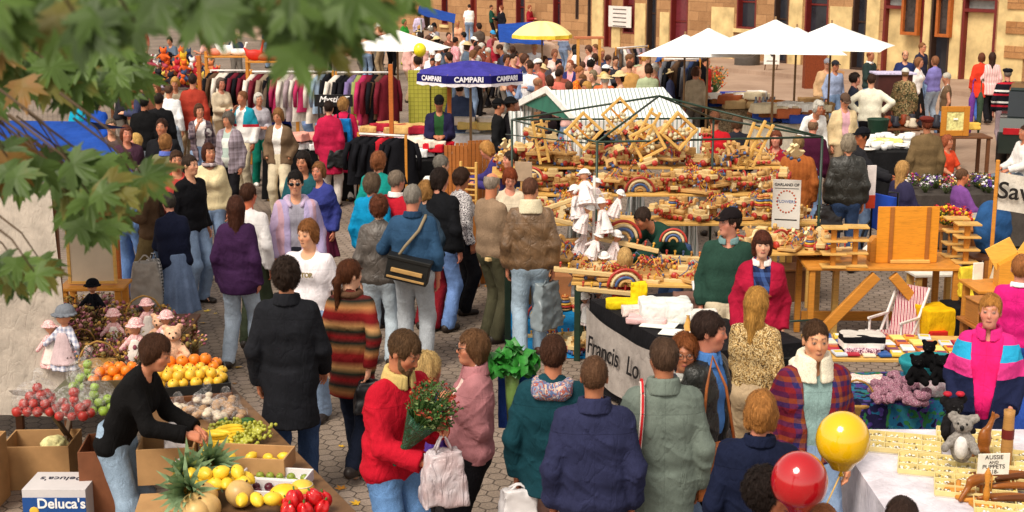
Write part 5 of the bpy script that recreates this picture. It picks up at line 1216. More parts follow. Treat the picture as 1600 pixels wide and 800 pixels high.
def cardbox(loc,w,d,h,rz,label,mat=CARD,open_=True,cat='box',group=None,flaps=False,name='cardboard_box'):
 o=thing(name,label,cat,loc,rz,group); t=.012
 for nm,c,sz in(('side',(0,-d/2+t/2,h/2),(w,t,h)),('side',(0,d/2-t/2,h/2),(w,t,h)),('side',(-w/2+t/2,0,h/2),(t,d-2*t-.002,h)),('side',(w/2-t/2,0,h/2),(t,d-2*t-.002,h)),('base',(0,0,t/2+.001),(w-2*t-.002,d-2*t-.002,t))):
  m=MB(); m.box(c,sz); m.build(nm,mat,o)
 if not open_:m=MB(); m.box((0,0,h+.004),(w,d,.008)); m.build('lid',mat,o)
 if flaps:
  m=MB(); m.bar((-w/2-.002,0,h),(-w/2-.12,0,h-.08),d*.95,.006,up=(0,1,0)); m.build('flap',mat,o)
 return o
fr=math.atan2(2.2,-1.08)-PI/2
def ft(u,v,z=0):
 c=Vector((-1.94,8.93,0)); return c+Matrix.Rotation(fr,3,'Z')@Vector((u,v,0))+Vector((0,0,z))
table(ft(0,-.1),.8,3.7,.72,fr,'long wooden fruit table loaded with crates, running away beside the fruit seller',wood('#7a5a3c'))
table((-2.95,10.2,0),1.0,.85,.7,0,'olive folding table carrying bagged apples',plain('#5a5a42',.5,.4,.2,10),plain('#5a4634',.6),x=True)
GA=fruit('round','#8fae3c'); OR=fruit('round','#e8801c'); YO=fruit('round','#e8b838'); LE=fruit('lemon','#f0c838'); ME=fruit('melon','#c8a468'); RA=fruit('round','#a82a22')
def bag(loc,r,label,h=.16,group=None,rz=0,sy=1.0):
 sd=loc[0]*9
 def fn(P):
  d=ell(P,(0,0,h*.45),(r,r*sy,h*.55)); d=smin(d,rc(P,(0,0,h*.85),(.02,0,h*1.25),.02,.035),.04)
  return np.maximum(d+.008*wob(P,38,sd),.004-P[:,2])
 return blob('plastic_bag',fn,(-r-.05,-r-.05,-.01),(r+.05,r+.05,h*1.25+.06),.012,film(),label,'plastic bag',group,None,loc,rz)
for(px,py,lab,mk,ky)in((60,628,'clear bag bulging with red apples at the left end of the olive table',RA,'ra'),(118,636,'clear bag of speckled apples between the red and green ones',RA,'ra'),(150,628,'clear bag of pale green apples nearest the fruit seller',GA,'ga'),(138,590,'clear bag of yellow green apples at the back of the olive table',GA,'ga')):
 p=W(px,py+16,.7); r=.15 if mk is RA and px<100 else .13
 gridheap(ky,mk,(p.x,p.y),r*1.95,r*1.8,0,34,.064,.735,'red apple inside a clear plastic bag' if mk is RA else 'green apple inside a clear plastic bag','bagged red apples' if mk is RA else 'bagged green apples',4,.05,.3,(.82,1.05))
 bag((p.x,p.y,.70),r*1.18,lab,.24)
p=W(190,588,.78); cardbox((p.x,p.y,.70),.5,.34,.1,.1,'shallow box of loose oranges behind the fruit seller',plain('#5a4a30',.8))
gridheap('or',OR,(p.x,p.y),.46,.32,.1,60,.08,.79,'orange in the shallow box behind the fruit seller','oranges behind the fruit seller',2,.05,.3,(1.0,1.2))
# citrus display tray, tilted towards the seller
p=W(287,588,.86)
o=cardbox((p.x,p.y,.80),.64,.58,.07,fr*.6,'wide black tray heaped with oranges and lemons',plain('#1a1a1a',.5),name='display_tray',cat='tray')
gridheap('or',OR,(p.x-.05,p.y+.16),.56,.2,fr*.6,20,.085,.88,'bright orange at the back of the black tray','oranges in the black tray',2,.05,.3,(1.05,1.25))
gridheap('yo',YO,(p.x+.02,p.y-.09),.58,.34,fr*.6,44,.078,.87,'golden yellow orange at the front of the black tray','yellow citrus in the black tray',2,.05,.3,(.95,1.15))
m=MB(); m.box((0,0,.04),(.66,.6,.075)); m.out('wooden_riser',BROWNW,'dark wooden riser under the black citrus tray','riser',None,(p.x,p.y,.722),fr*.6)
# bagged mushrooms and potatoes
for i,(px,py)in enumerate(((262,628),(290,622),(320,628),(350,636),(275,645),(305,648),(338,655),(365,650))):
 p=W(px,py,.74); s_=['brown','cream'][i%2]
 def mush(P,s=i):return usm([ell(P,(math.cos(a*1.9+s)*.06,math.sin(a*2.7+s)*.05,.03+.02*(a%3)),(.032,.03,.024))for a in range(8)],.005)
 blob('mushrooms',mush,(-.11,-.1,0),(.11,.1,.12),.01,plain('#b08a64' if i%2 else '#d8c8b0',.6,.3,.3,20),'brown potatoes inside a knotted clear bag' if i%2 else 'pale mushrooms inside a knotted clear bag','vegetables','vegetables in small clear bags',None,(p.x,p.y,.722))
 bag((p.x,p.y,.722),.1,'small knotted clear bag of vegetables on the fruit table',.11,'small clear bags of vegetables',sy=.85)
 # cardboard box with the roll of bags
p=W(243,728,.55); cardbox((-2.22,8.62,.60),.36,.3,.24,fr*.3,'open cardboard box beside the seller holding the roll of plastic bags',CARD)
def roll(P):return np.minimum(rc(P,(0,0,.02),(0,0,.2),.055,.055),smin(ell(P,(.04,-.07,.06),(.09,.03,.1)),ell(P,(.07,-.09,.02),(.08,.03,.05)),.03)+.006*wob(P,40))
blob('bag_roll',roll,(-.1,-.16,-.05),(.2,.1,.28),.01,plain('#d8d0d0',.35,.5,.1,20,.6,20),'roll of thin plastic bags unwinding over the cardboard box','bag roll',None,None,(-2.18,8.6,.72))
m=MB(); m.box((0,0,0),(.42,.3,.02)); m.box((0,-.147,-.05),(.42,.012,.09)); m.out('cardboard_flap',CARD,'bent cardboard sheet sticking out in front of the pineapples','cardboard sheet',None,(-2.05,8.02,.66),fr*.3)
# pineapples
def pineapple():
 o=thing('pineapple','ripe pineapple','pineapple'); m=MB()
 m.lathe([(.02,-.1),(.055,-.08),(.068,-.03),(.07,.02),(.06,.07),(.03,.1)],n=18)
 t=NT('pineapple_skin',.6,.3); co=t.coord(); v=t.n('ShaderNodeTexVoronoi'); t.l(co,v.inputs['Vector']); v.inputs['Scale'].default_value=55
 t.base(t.ramp(v.outputs['Distance'],[(.1,srgb('#6a4a1a')),(.4,srgb('#c8902c')),(.7,srgb('#5a5a20'))])); t.bump(v.outputs['Distance'],1,.01); m.build('fruit_body',t.m,o)
 m=MB()
 for k in range(34):
  a=k*2.4; q=k/34; tip=Vector((math.cos(a)*(.19-.15*q),math.sin(a)*(.19-.15*q),.2+.2*q)); b0=Vector((math.cos(a)*.02,math.sin(a)*.02,.09)); md=(b0+tip)/2+Vector((0,0,.03))
  sd_=Vector((-math.sin(a),math.cos(a),0))*.013; m.add([b0-sd_,b0+sd_,md+sd_,md-sd_,tip],[(0,1,2,3),(3,2,4)])
 m.build('leaf_crown',plain('#86a078',.5,.4,.3,20),o); return o
for i,(px,py,rx,rz,lab)in enumerate(((322,722,.9,2.0,'pineapple lying with its crown to the left, nearest the grapes'),(290,735,1.0,1.9,'pineapple lying in the middle of the three'),(300,762,1.1,1.6,'pineapple lying lowest, next to the melons'))):
 p=W(px,py,.82); place('pine',pineapple,(p.x,p.y,.81),rz,1.15,lab,'pineapples on the fruit table',0,-1.25)
def grapes(P,s=0):
 r=np.random.default_rng(3); return usm([np.linalg.norm(P-np.array([r.normal(0,.075),r.normal(0,.05),.03+abs(r.normal(0,.022))],np.float32),axis=1)-.0135 for _ in range(120)],.002)
gv,gf=nets(grapes,(-.2,-.15,0),(.2,.15,.11),.0065); gme=mesh_np('grapes',gv,gf); gm=plain('#a8a83a',.3,.5,.3,30)
for px,py,lab in((360,668,'bunch of yellow green grapes at the back'),(395,675,'bunch of yellow green grapes on the right'),(378,690,'bunch of yellow green grapes over the bananas')):
 p=W(px,py,.8); tag(link('grape_bunch',gme if gme.users==0 else gme.copy(),gm if not gme.materials else None,None,(p.x,p.y,.76),(0,0,U(0,3))),lab,'grapes','grapes')
m=MB();
for k in range(6):
 m.tube([(math.cos(a)*.13,math.sin(a)*.13-.05+k*.012,.02+k*.018)for a in[R(20+k*3+j*14)for j in range(9)]],[.006,.014,.018,.02,.02,.02,.018,.013,.006],8)
BAN=m; bm_=plain('#f0c832',.45,.4,.15,12,.1)
for px,py,rz,lab in((338,700,.3,'hand of bananas behind the pineapples'),(370,690,.8,'hand of bananas under the grapes'),(350,682,2.6,'hand of bananas nearest the clear bags')):
 p=W(px,py,.8); BAN.out('bananas',bm_,lab,'bananas','hands of bananas',(p.x,p.y,.75),rz)
p=W(392,712,.84); cardbox((p.x,p.y,.76),.5,.26,.11,-.12,'long low cardboard tray with yellow fruit behind the melons')
gridheap('le',LE,(p.x,p.y),.44,.2,0,12,.09,.81,'lemon in the long cardboard tray','lemons in the cardboard tray',1,0)
foam=plain('#e2dee0',.6,.3,.05,10,.05)
for px,py,w_,lab,n_,mt in((430,742,.42,'white foam box of green grapes below the cardboard tray',10,'#8a9a3a'),(425,760,.4,'white foam box of dark plums',22,'#5a1a2c')):
 p=W(px,py,.8); cardbox((p.x,p.y,.74),w_,.22,.07,-.15,lab,foam,name='foam_box');
 gridheap('pl'+mt,fruit('round',mt),(p.x,p.y),w_*.85,.16,-.15,n_,.06,.775,'small dark plum in the foam box' if n_>12 else 'small green fruit in the foam box','fruit in the foam boxes',1,0,s=(.6,.75))
for o in[q for q in COL.objects if q.get('category')=='orange' and 'plum' in str(q.get('label'))]:o['category']='plum'; o.name='plum'
p=W(345,775,.8); gridheap('me',ME,(p.x,p.y),.42,.3,.2,6,.165,.81,'netted brown melon at the front of the fruit table','melons on the fruit table',1,0,.2,(.95,1.1))
heap('me',ME,290,360,792,812,.8,3,'netted brown melon at the front of the fruit table','melons on the fruit table')
p=W(335,752,.86); gridheap('le',LE,(p.x,p.y),.42,.16,.1,16,.08,.86,'bright yellow lemon beside the melons','lemons beside the melons',2,.05,.3,(1.1,1.35))
p=W(405,782,.82); gridheap('le',LE,(p.x,p.y),.26,.16,.1,9,.085,.83,'bright yellow lemon in front of the foam boxes','lemons in front of the foam boxes',1,.05,.3,(1.1,1.3))
def pepper():
 def fn(P):a=np.arctan2(P[:,1],P[:,0]); return np.sqrt((P[:,0])**2+(P[:,1])**2+(P[:,2]*.85)**2)-(.045+.006*np.cos(a*4))
 o=blob('red_pepper',fn,(-.07,-.07,-.07),(.07,.07,.07),.008,plain('#c4161c',.18,.6,.1,10,0),'glossy red pepper','pepper'); m=MB(); m.tube([(0,0,.03),(.005,0,.07)],.006,6); m.build('stem',plain('#4a6a2a',.6),o); return o
p=W(475,786,.82); gridheap('pep',pepper,(p.x,p.y),.3,.24,.3,18,.085,.8,'glossy red pepper in the heap at the front corner','red peppers',2,.055)
p=W(472,760,.84); m=MB(); m.ball((0,0,0),.075,20,.8); m.cur=1; m.lathe([(.001,.03),(.066,.029),(.066,.034),(.001,.036)],n=20)
m.out('cut_melon',[plain('#d8c04a',.5),plain('#e8e0c0',.6,.3,.2,40)],'halved pale yellow melon beside the red peppers','melon',None,(p.x,p.y,.82)); m=MB(); m.ball((0,0,0),.085,20,.75,1.1); p=W(445,768,.84)
m.out('yellow_melon',plain('#f0c020',.4,.5),'smooth bright yellow melon left of the halved one','melon',None,(p.x,p.y,.82))
p=W(362,656,.8);
def leafy(P,s=2):return usm([ell(P,(math.cos(a*2.1+s)*.1,math.sin(a*1.7)*.05,.03+.01*(a%3)),(.05,.02,.025))for a in range(9)],.006)+.004*wob(P,60)
blob('green_vegetables',leafy,(-.2,-.12,0),(.2,.12,.1),.011,plain('#2f5a24',.5,.3,.3,30),'dark green cucumbers and greens beside the grapes','vegetables',None,None,(p.x,p.y,.73))
# boxes, bucket under and beside the tables
o=cardbox((-3.17,9.35,0),.44,.34,.28,0,'blue and white fruit carton with a painted name, bottom left corner',plain('#cfcacb',.7,.2,.06,6),name='fruit_carton',open_=False)
m=MB(); m.box((0,-.1745,.125),(.438,.004,.21)); bl=m.build('printed_panel',plain('#1f4a8c',.6,.3,.1,8),o)
put_text("Deluca's",.1,plain('#f0eeee',.6,amt=.02),o,(.05,-.178,.185),bold=.002)
put_text("Deluca's",.095,plain('#3a3a4a',.6,amt=.02),o,(0,.04,.2895),(0,0,PI)); m=MB()
m.ball((-.14,-.178,.13),.035,10,1,1,.15); m.box((-.03,-.179,.07),(.22,.004,.012)); m.build('fruit_print',plain('#e0b040',.6),o)
cardbox((-3.55,10.1,0),.5,.4,.34,.05,'plain brown box holding a pale cauliflower, behind the blue carton',CARD)
blob('cauliflower',lambda P:ell(P,(0,0,.05),(.1,.09,.07))+.012*wob(P,60),(-.15,-.15,-.04),(.15,.15,.15),.012,plain('#cfc890',.7,.2,.3,30),'pale cauliflower in the brown box','cauliflower',None,None,(-3.42,10.0,.27))
cardbox((-3.9,9.6,0),.4,.4,.5,0,'tall cardboard box cut by the left edge',CARD)
cardbox((-2.93,9.55,0),.26,.4,.5,.1,'tall brown carton standing under the olive table next to the seller',plain('#7a4a30',.8))
p=W(92,742); m=MB(); m.lathe([(.085,0),(.115,.22),(.12,.225),(.112,.23),(.1,.2),(.08,.01),(.001,.01)],n=20,cap=False); o=m.out('bucket',plain('#d4cdca',.4,.4,.05),'white plastic bucket under the olive table','bucket',None,(p.x,p.y,0))
m=MB(); m.tube([(.118*math.cos(a),-.11*abs(math.sin(a))*.6-.04,.2-.09*abs(math.sin(a)))for a in[PI*k/10 for k in range(11)]],.003,5); m.build('handle',METAL,o)
# cream canvas screen at the left edge
o=thing('canvas_screen','tall cream canvas sheet hung on a wooden frame at the left edge','screen',(-4.3,10.95,0))
m=MB(); m.grid(lambda u,v:(-.75+1.46*u-(.08*(v>.6)*(v-.6)),.015*math.sin(u*9+v*2)+.03*math.sin(v*6),.25+v*1.9-(.1*(u-.3)**2)),24,24); m.build('canvas',cloth('plain',('#b9aea2',),2.0),o)
for x in(-.7,.66):m=MB(); m.bar((x,.06,0),(x,.06,2.1),.05); m.build('post',BROWNW,o)
m=MB(); m.bar((-.7,.06,.42),(.66,.06,.42),.09,.05); m.build('rail',plain('#8a8078',.7),o)
# blue canopy behind it
BLUE=cloth('plain',('#1f4698',),3.0)
def sheet(name,pts,mat,label,cat,sag=.05,n=10,th=.006):
 a,b,c,d=[Vector(p)for p in pts]; m=MB()
 for off in(0,-th):
  m.grid(lambda u,v:((a*(1-u)+b*u)*(1-v)+(d*(1-u)+c*u)*v)+Vector((0,0,off-sag*math.sin(PI*u)*math.sin(PI*v)+.01*math.sin(u*17)*v)),n,n)
 return m.out(name,mat,label,cat)
o=thing('blue_canopy','bright blue tarpaulin canopy behind the leaves on the left','canopy',(-4.5,12.8,0)); b0=Vector((-4.5,12.8,0))
Pq=[D(-90,187,13),D(140,190,13),D(219,282,11.3),D(-90,285,11.3)]; Pb=[D(-90,187,13),D(140,190,13),D(200,200,14.8),D(-90,215,14.8)]
for q in(Pq,Pb):
 a,b,c,d=[v-b0 for v in q]; m=MB(); m.grid(lambda u,v:((a*(1-u)+b*u)*(1-v)+(d*(1-u)+c*u)*v)+Vector((0,0,-.05*math.sin(PI*u)*math.sin(PI*v))),12,8); m.build('tarpaulin',BLUE,o)
for q in(Pq[3],Pb[3]):m=MB(); m.tube([Vector((q.x,q.y,0))-b0,q-b0-Vector((0,0,.02))],.018,8); m.build('pole',METAL,o)
# ------------------------------------------------------------------ dolls and dried flowers
table((-3.55,12.0,0),1.35,1.5,.62,.05,'low wooden table covered with dolls, bears and baskets',BROWNW)
def rag_doll(dress,hat,apron,seed):
 def mk():
  o=thing('rag_doll','rag doll','doll'); f1=lambda P:smin(np.maximum(np.sqrt(P[:,0]**2+P[:,1]**2)-(.13-.28*P[:,2]+.01*np.sin(np.arctan2(P[:,1],P[:,0])*9)),np.maximum(-P[:,2],P[:,2]-.34)),np.minimum(rc(P,(-.04,0,.31),(-.14,-.06,.2),.028,.022),rc(P,(.04,0,.31),(.14,-.06,.2),.028,.022)),.02)
  blob('dress',f1,(-.2,-.18,0),(.2,.18,.37),.012,dress,parent=o)
  blob('head',lambda P:usm([ell(P,(0,-.01,.42),(.055,.055,.065)),rc(P,(0,0,.32),(0,0,.38),.025,.025)],.004),(-.2,-.12,.15),(.2,.1,.5),.01,plain('#c88a6a',.7),parent=o)
  blob('bonnet',lambda P:np.minimum(np.maximum(ell(P,(0,.015,.45),(.075,.075,.065)),.43-P[:,2]),np.maximum(np.sqrt(P[:,0]**2+P[:,1]**2)-.095+.006*np.sin(np.arctan2(P[:,1],P[:,0])*12),np.abs(P[:,2]-.435)-.008)),(-.12,-.12,.4),(.12,.12,.53),.009,hat,parent=o)
  if apron:blob('apron',lambda P:np.maximum(np.maximum(np.sqrt(P[:,0]**2+P[:,1]**2)-(.142-.28*P[:,2]),P[:,1]+.04),np.maximum(.05-P[:,2],P[:,2]-.3)),(-.16,-.2,0),(.16,.1,.33),.012,apron,parent=o)
  return o
 return mk
PG=cloth('plaid',('#8a90a8','#d8d4dc'),.35); PK=cloth('floral',('#e0b0b0','#f0d8d4','#c87a80'),.5); CR=cloth('plain',('#e6dcd4',))
p=W(106,578,.62); place('rd1',rag_doll(PG,cloth('plain',('#70757e',)),cloth('plain',('#c8b0b4',)),1),(p.x,p.y,.63),-.3,1.05,'largest rag doll with grey bonnet, gingham dress and pale apron')
for i,(px,py,sc_,lab)in enumerate(((84,575,.8,'rag doll in pink flowered dress at the far left of the table'),(215,575,.8,'rag doll in pink frills beside the teddy bear'),(180,548,.7,'small rag doll in pink flowered dress behind the cane basket'),(262,556,.75,'rag doll in pink dress, second from the orange tray'),(232,530,.7,'rag doll in pink dress behind the middle of the heap'))):
 p=W(px,py,.62); place('rd2',rag_doll(PK,PK,CR,2),(p.x,p.y,.63),U(-.5,.5),sc_,lab,'pink rag dolls')
def bear(mat):
 def mk():
  o=thing('teddy_bear','teddy bear','teddy bear'); fz=lambda P:.004*wob(P,110)
  blob('body',lambda P:usm([ell(P,(0,0,.1),(.085,.075,.1)),rc(P,(-.06,-.03,.14),(-.11,-.1,.08),.03,.028),rc(P,(.06,-.03,.14),(.11,-.1,.08),.03,.028),rc(P,(-.05,-.02,.04),(-.08,-.14,.035),.038,.036),rc(P,(.05,-.02,.04),(.08,-.14,.035),.038,.036),
ell(P,(0,-.01,.24),(.07,.065,.065)),ell(P,(0,-.07,.225),(.032,.03,.026)),ell(P,(-.06,0,.295),(.026,.014,.026)),ell(P,(.06,0,.295),(.026,.014,.026))],.012)+fz(P),(-.17,-.2,-.01),(.17,.1,.34),.011,mat,parent=o)
  m=MB(); m.ball((0,-.1,.232),.01,8); m.ball((-.025,-.068,.26),.008,8); m.ball((.025,-.068,.26),.008,8); m.build('face',plain('#0c0a0a',.3),o); return o
 return mk
for px,py,sc_,k,mt,lab in((272,545,1.0,'b1','#e0b090','cream teddy bear in a bonnet beside the orange tray'),(252,520,.9,'b1','#e0b090','peach teddy bear sitting behind the cream one'),(210,535,.9,'b3','#9a6a48','brown teddy bear among the dried flowers')):
 p=W(px,py+22,.62); place(k,bear(plain(mt,.9,.1,.3,40,.8,120)),(p.x,p.y,.63),U(-.3,.3),sc_,lab)
WK=plain('#a07a40',.8,.2,.35,30,1,90)
def basket(handle=True,col=None):
 def mk():
  o=thing('cane_basket','basket','basket'); m=MB(); pr_=[]
  for k in range(9):pr_.append((.1+.006*k+.005*(k%2),.013*k))
  m.lathe([(.001,.002)]+pr_+[(.14,.115),(.09,.012),(.001,.012)],n=24,cap=False,sy=.75); m.build('basket_body',col or WK,o)
  if handle:m=MB(); m.tube([(.14*math.cos(a),.01*math.sin(k_*2),.1+.17*math.sin(a))for k_,a in enumerate([PI*k/14 for k in range(15)])],.008,7); m.build('handle',col or WK,o)
  return o
 return mk
for px,py,sc_,lab in((155,582,1.05,'round cane basket with upright handle in front of the bears'),(226,508,1.1,'cane basket with tall looped handle at the back of the doll table'),(128,548,.8,'small cane basket behind the big rag doll')):
 p=W(px,py,.66); place('bk',basket(),(p.x,p.y,.63),U(0,1),sc_,lab,'cane baskets')
def bouquet(seed,cols,n=90,r=.14,h=.25,bs=1):
 rr=random.Random(seed); m=MB(); m.cur=0
 for i in range(n):
  a=rr.uniform(0,6.28); q=rr.uniform(.1,1)**.6; c=Vector((math.cos(a)*r*q,math.sin(a)*r*q,h*rr.uniform(.45,1)*(1.1-.4*q)))
  m.cur=0; m.tube([(c.x*.15,c.y*.15,0),c*.6,c],.0025,4)
  m.cur=rr.randrange(1,len(cols)); s_=rr.uniform(.008,.022)*bs
  if rr.random()<.6:m.ball(c,s_,7,rr.uniform(.6,1.4))
  else:
   for k in range(4):b=a+k*1.57; m.add([c,c+Vector((math.cos(b)*.03,math.sin(b)*.03,.012)),c+Vector((math.cos(b+.5)*.02,math.sin(b+.5)*.02,.02))],[(0,1,2)])
 return m,[plain(c,.7,.2,.3,30)for c in cols]
for i,(px,py,sc_)in enumerate(((95,530,1.0),(125,520,1.1),(150,525,1),(175,520,1.1),(200,515,1),(140,500,1.1),(185,498,1),(110,500,1),(240,548,.8),(165,560,.7),(290,545,.8),(225,500,1),(160,480,1.1),(195,540,.9),(250,500,.9),(130,560,.8),(205,565,.7),(90,505,1),(120,485,1),(275,515,.9))):
 m,mt=bouquet(i,[('#6a5a34'),'#8a4a5a','#b89048','#7a6a3c','#c88a90','#5a3a2c'],60,.17,.24); p=W(px,py+15,.62)
 m.out('dried_flowers',mt,'brownish dried flower bunch on the doll table','dried flowers','dried flower bunches between the dolls',(p.x,p.y,.62))
 # easel board and small stand behind
p=W(146,445,.82); o=thing('easel_board','blank cream board in a thin wooden frame behind the doll table','board',(p.x,p.y,.84),.05); m=MB(); m.box((0,0,.29),(.42,.015,.56)); m.build('panel',plain('#cdbda6',.7,.2,.08,4),o)
for x in(-.215,.215):m=MB(); m.box((x,-.002,.29),(.03,.03,.6)); m.build('frame',PINE,o)
for z in(.005,.575):m=MB(); m.box((0,-.002,z),(.4,.028,.03)); m.build('frame',PINE,o)
table((p.x,p.y+.05,0),.62,.4,.82,.05,'small orange wood stand supporting the blank board',HONEY)
def puppet(dress):
 return lambda:rag_doll(cloth('plain',(dress,)),cloth('plain',(dress,)),None,3)()
p=W(147,492,.7); place('blackdoll',puppet('#121218'),(p.x,p.y,.63),0,.8,'small black dressed doll with orange legs below the blank board')
# denim garments hanging: checked shopping bag of the elderly woman
p=JJ['white']['loc']
def shop_bag(loc,w,h,d,mat,label,cat='bag',rz=0,hang=.25,sag=.02,name='shopping_bag',hm=None,group=None):
 'soft bag hanging below loc (hand)'
 o=thing(name,label,cat,loc,rz,group); s_=loc[0]*7
 def fn(P):
  q=P-np.array([0,0,-hang-h/2],np.float32); t_=np.clip((P[:,2]+hang+h)/h,0,1)
  ww=w/2*(1.08-.35*t_**2); dd=d/2*(1.15-.6*t_)
  return(np.maximum(np.maximum(np.abs(q[:,0])-ww,np.abs(q[:,1])-dd),np.abs(q[:,2])-h/2)-.02)*.8+.009*wob(P,24,s_)+.004*wob(P,55,s_)
 blob('pouch',fn,(-w/2-.08,-d/2-.08,-hang-h-.06),(w/2+.08,d/2+.08,-hang+.06),.014,mat,parent=o)
 for sy in(-1,1):m=MB(); m.tube([(-w*.25,sy*d*.2,-hang+.02),(-.012,sy*.008,-.015),(.012,sy*.008,-.015),(w*.25,sy*d*.2,-hang+.02)],.007,6); m.build('handle',hm or mat,o)
 return o
 # ------------------------------------------------------------------ carried things
wr=JJ['redman']['wr']
POLY=None
t=NT('pale_plastic_bag',.3,.5); co=t.coord(); t.base(t.ramp(t.noise(co,7,3).outputs[0],[(.35,srgb('#c8aeb0')),(.65,srgb('#dcd2d8'))])); t.b.inputs['Transmission Weight'].default_value=.25; t.bump(t.noise(t.mapping(co,(14,14,5)),1.2,3,.5,1).outputs[0],1,.03); POLY=t.m
wpt=wr[1]; shop_bag((wpt.x,wpt.y-.05,wpt.z-.02),.2,.27,.12,POLY,'bulging whitish pink plastic carrier bag in the hand of the man in bright red','carrier bag',.3,.12,name='carrier_bag')
o=thing('flower_bouquet','bouquet of red and green flowers wrapped in shiny green paper','bouquet',(wr[0]+wr[1])/2+Vector((-.14,.02,.08))); o.rotation_euler=(R(10),R(30),0); o.scale=(.82,.82,.82)
t=NT('green_wrapping',.22,.6); co=t.coord(); t.base(srgb('#0a4a30')); t.bump(t.noise(t.mapping(co,(20,20,5)),1.4,4,.7,1).outputs[0],1,.04)
m=MB(); m.lathe([(.012,-.3),(.035,-.22),(.035,-.12),(.07,-.02),(.1,.06),(.125,.13),(.11,.13),(.06,0),(.02,-.1)],n=22,cap=False,sy=.7); m.build('wrapping',t.m,o)
m,mt=bouquet(77,['#3a5a28','#8a2a24','#4a6a34','#a8502c','#2f4a24','#6a7a4a','#4a5a3a','#3f5a2c'],330,.19,.42,.55); m.build('flowers',mt,o,(0,0,.02))
h=JJ['serape']; q=h['wr'][0]; shop_bag((q.x,q.y,q.z),.16,.2,.08,plain('#17161a',.45,.4),'small black handbag held low by the woman in the blanket sweater','handbag',.2,.05,name='handbag')
q=JJ['bagman']; c=q['T']((.02,.2,.06)); o=thing('camera_bag','black and tan camera bag across the back of the slate blue sweater','camera bag',c,R(174)); o.rotation_euler=(0,R(-12),R(174))
m=MB(); m.box((0,0,0),(.4,.16,.2)); m.build('case',plain('#141412',.5,.4,.2,20,.3),o); m=MB(); m.box((0,-.0,.11),(.42,.18,.035)); m.build('lid',plain('#1b1a18',.5),o); m=MB(); m.box((0,.085,.0),(.3,.03,.04)); m.box((-.0,.085,-.07),(.36,.02,.02)); m.build('trim',plain('#b08a54',.6),o)
mi=o.matrix_basis.inverted(); a,b=q['T']((-.14,.1,.5)),q['T']((-.05,.16,.2)); m=MB(); bpy.context.view_layer.update()
Mi=(Matrix.Translation(c)@Matrix.Rotation(R(174),4,'Z')@Matrix.Rotation(R(-12),4,'Y')).inverted(); pts=[q['T'](v)for v in((.17,.17,.12),(.05,.17,.28),(-.08,.14,.42),(-.13,.06,.53),(-.12,-.03,.53))]
m.tube([Mi@p for p in pts],.016,6); m.build('strap',plain('#8a7a60',.7),o)
def backpack(J,mat,mat2,label,dz=0,w=.3,h=.42):
 c=J['T']((0,.22,.27+dz)); M=J['M']; rz=M.to_euler().z; o=thing('backpack',label,'backpack',c,rz)
 def fn(P):return(np.maximum(np.maximum(np.abs(P[:,0])-(w/2-.03-.1*np.clip(P[:,2],0,1)),np.abs(P[:,1])-(.06-.06*np.clip(P[:,2],0,1))),np.abs(P[:,2])-h/2+.04)-.035)+.004*wob(P,30,c.x)
 blob('main_pack',fn,(-.22,-.16,-.3),(.22,.16,.3),.014,mat,parent=o)
 blob('pocket',lambda P:np.maximum(np.maximum(np.abs(P[:,0])-.08,np.abs(P[:,1]-.1)-.02),np.abs(P[:,2]+.07)-.06)-.02,(-.14,.0,-.2),(.14,.18,.05),.013,mat2,parent=o)
 for s_ in(-1,1):m=MB(); m.tube([(s_*.08,-.06,.18),(s_*.09,-.16,.26),(s_*.09,-.3,.2),(s_*.1,-.33,.05)],.014,6); m.build('strap',mat2,o)
 return o
backpack(JJ['pink2'],cloth('plain',('#1b78c0',)),cloth('plain',('#1b1f2a',)),'turquoise blue and black backpack worn over the red coats',0)
q=JJ['pinkbag']; w_=q['wr'][0]; shop_bag((w_.x-.08,w_.y-.1,w_.z+.25),.26,.24,.1,plain('#1a1a1c',.4),'black shoulder bag hanging left of the raspberry red coats','shoulder bag',.2,.12,name='shoulder_bag')
q_=W(808,600,1.2); blob('blue_bag',lambda P:(np.maximum(np.maximum(np.abs(P[:,0])-.09,np.abs(P[:,1])-.06),np.abs(P[:,2])-.16)-.03)+.006*wob(P,24),(-.16,-.13,-.24),(.16,.13,.24),.014,cloth('plain',('#2c4a98',)),'small blue bag with crinkled greens poking out beside the teal jacket','bag',None,None,(q_.x,q_.y,1.12))
bb=JJ['teal']; pq=W(800,578,1.35); o=thing('leafy_greens','bunch of crinkled green leaves sticking up beside the teal jacket','greens',pq)
m=MB()
for k in range(150):
 a=U(0,6.28); q_=U(0,.17); c=Vector((math.cos(a)*q_,math.sin(a)*q_*.6,U(0,.16)*(1.1-q_*4))); n_=Vector((U(-1,1),U(-1,1),U(.2,1))).normalized(); x_=n_.orthogonal().normalized()*.045; y_=n_.cross(x_)
 m.add([c-x_-y_*.6,c-x_*.2+y_*.2+n_*.02,c+x_-y_*.4,c+x_*.9+y_,c-x_*.7+y_*1.1-n_*.01],[(0,2,1),(2,3,1),(3,4,1),(4,0,1)],True)
m.build('leaves',plain('#2f7a2c',.4,.4,.4,30,.5,60),o); m=MB(); m.tube([(0,0,-.35),(0,0,.02)],.03,8,.05); m.build('stalks',plain('#7a9a50',.5),o)
q=JJ['greyman']; sh=q['sh'];
o=thing('red_shoulder_strap','red and white camera strap over the grey green anorak','strap',q['T']((.12,.13,.45))); M_=Matrix.Translation(o.location).inverted()
sl=q['sh'][1]; L_=[Vector((sl.x-.36,sl.y-.13,sl.z+.06)),]
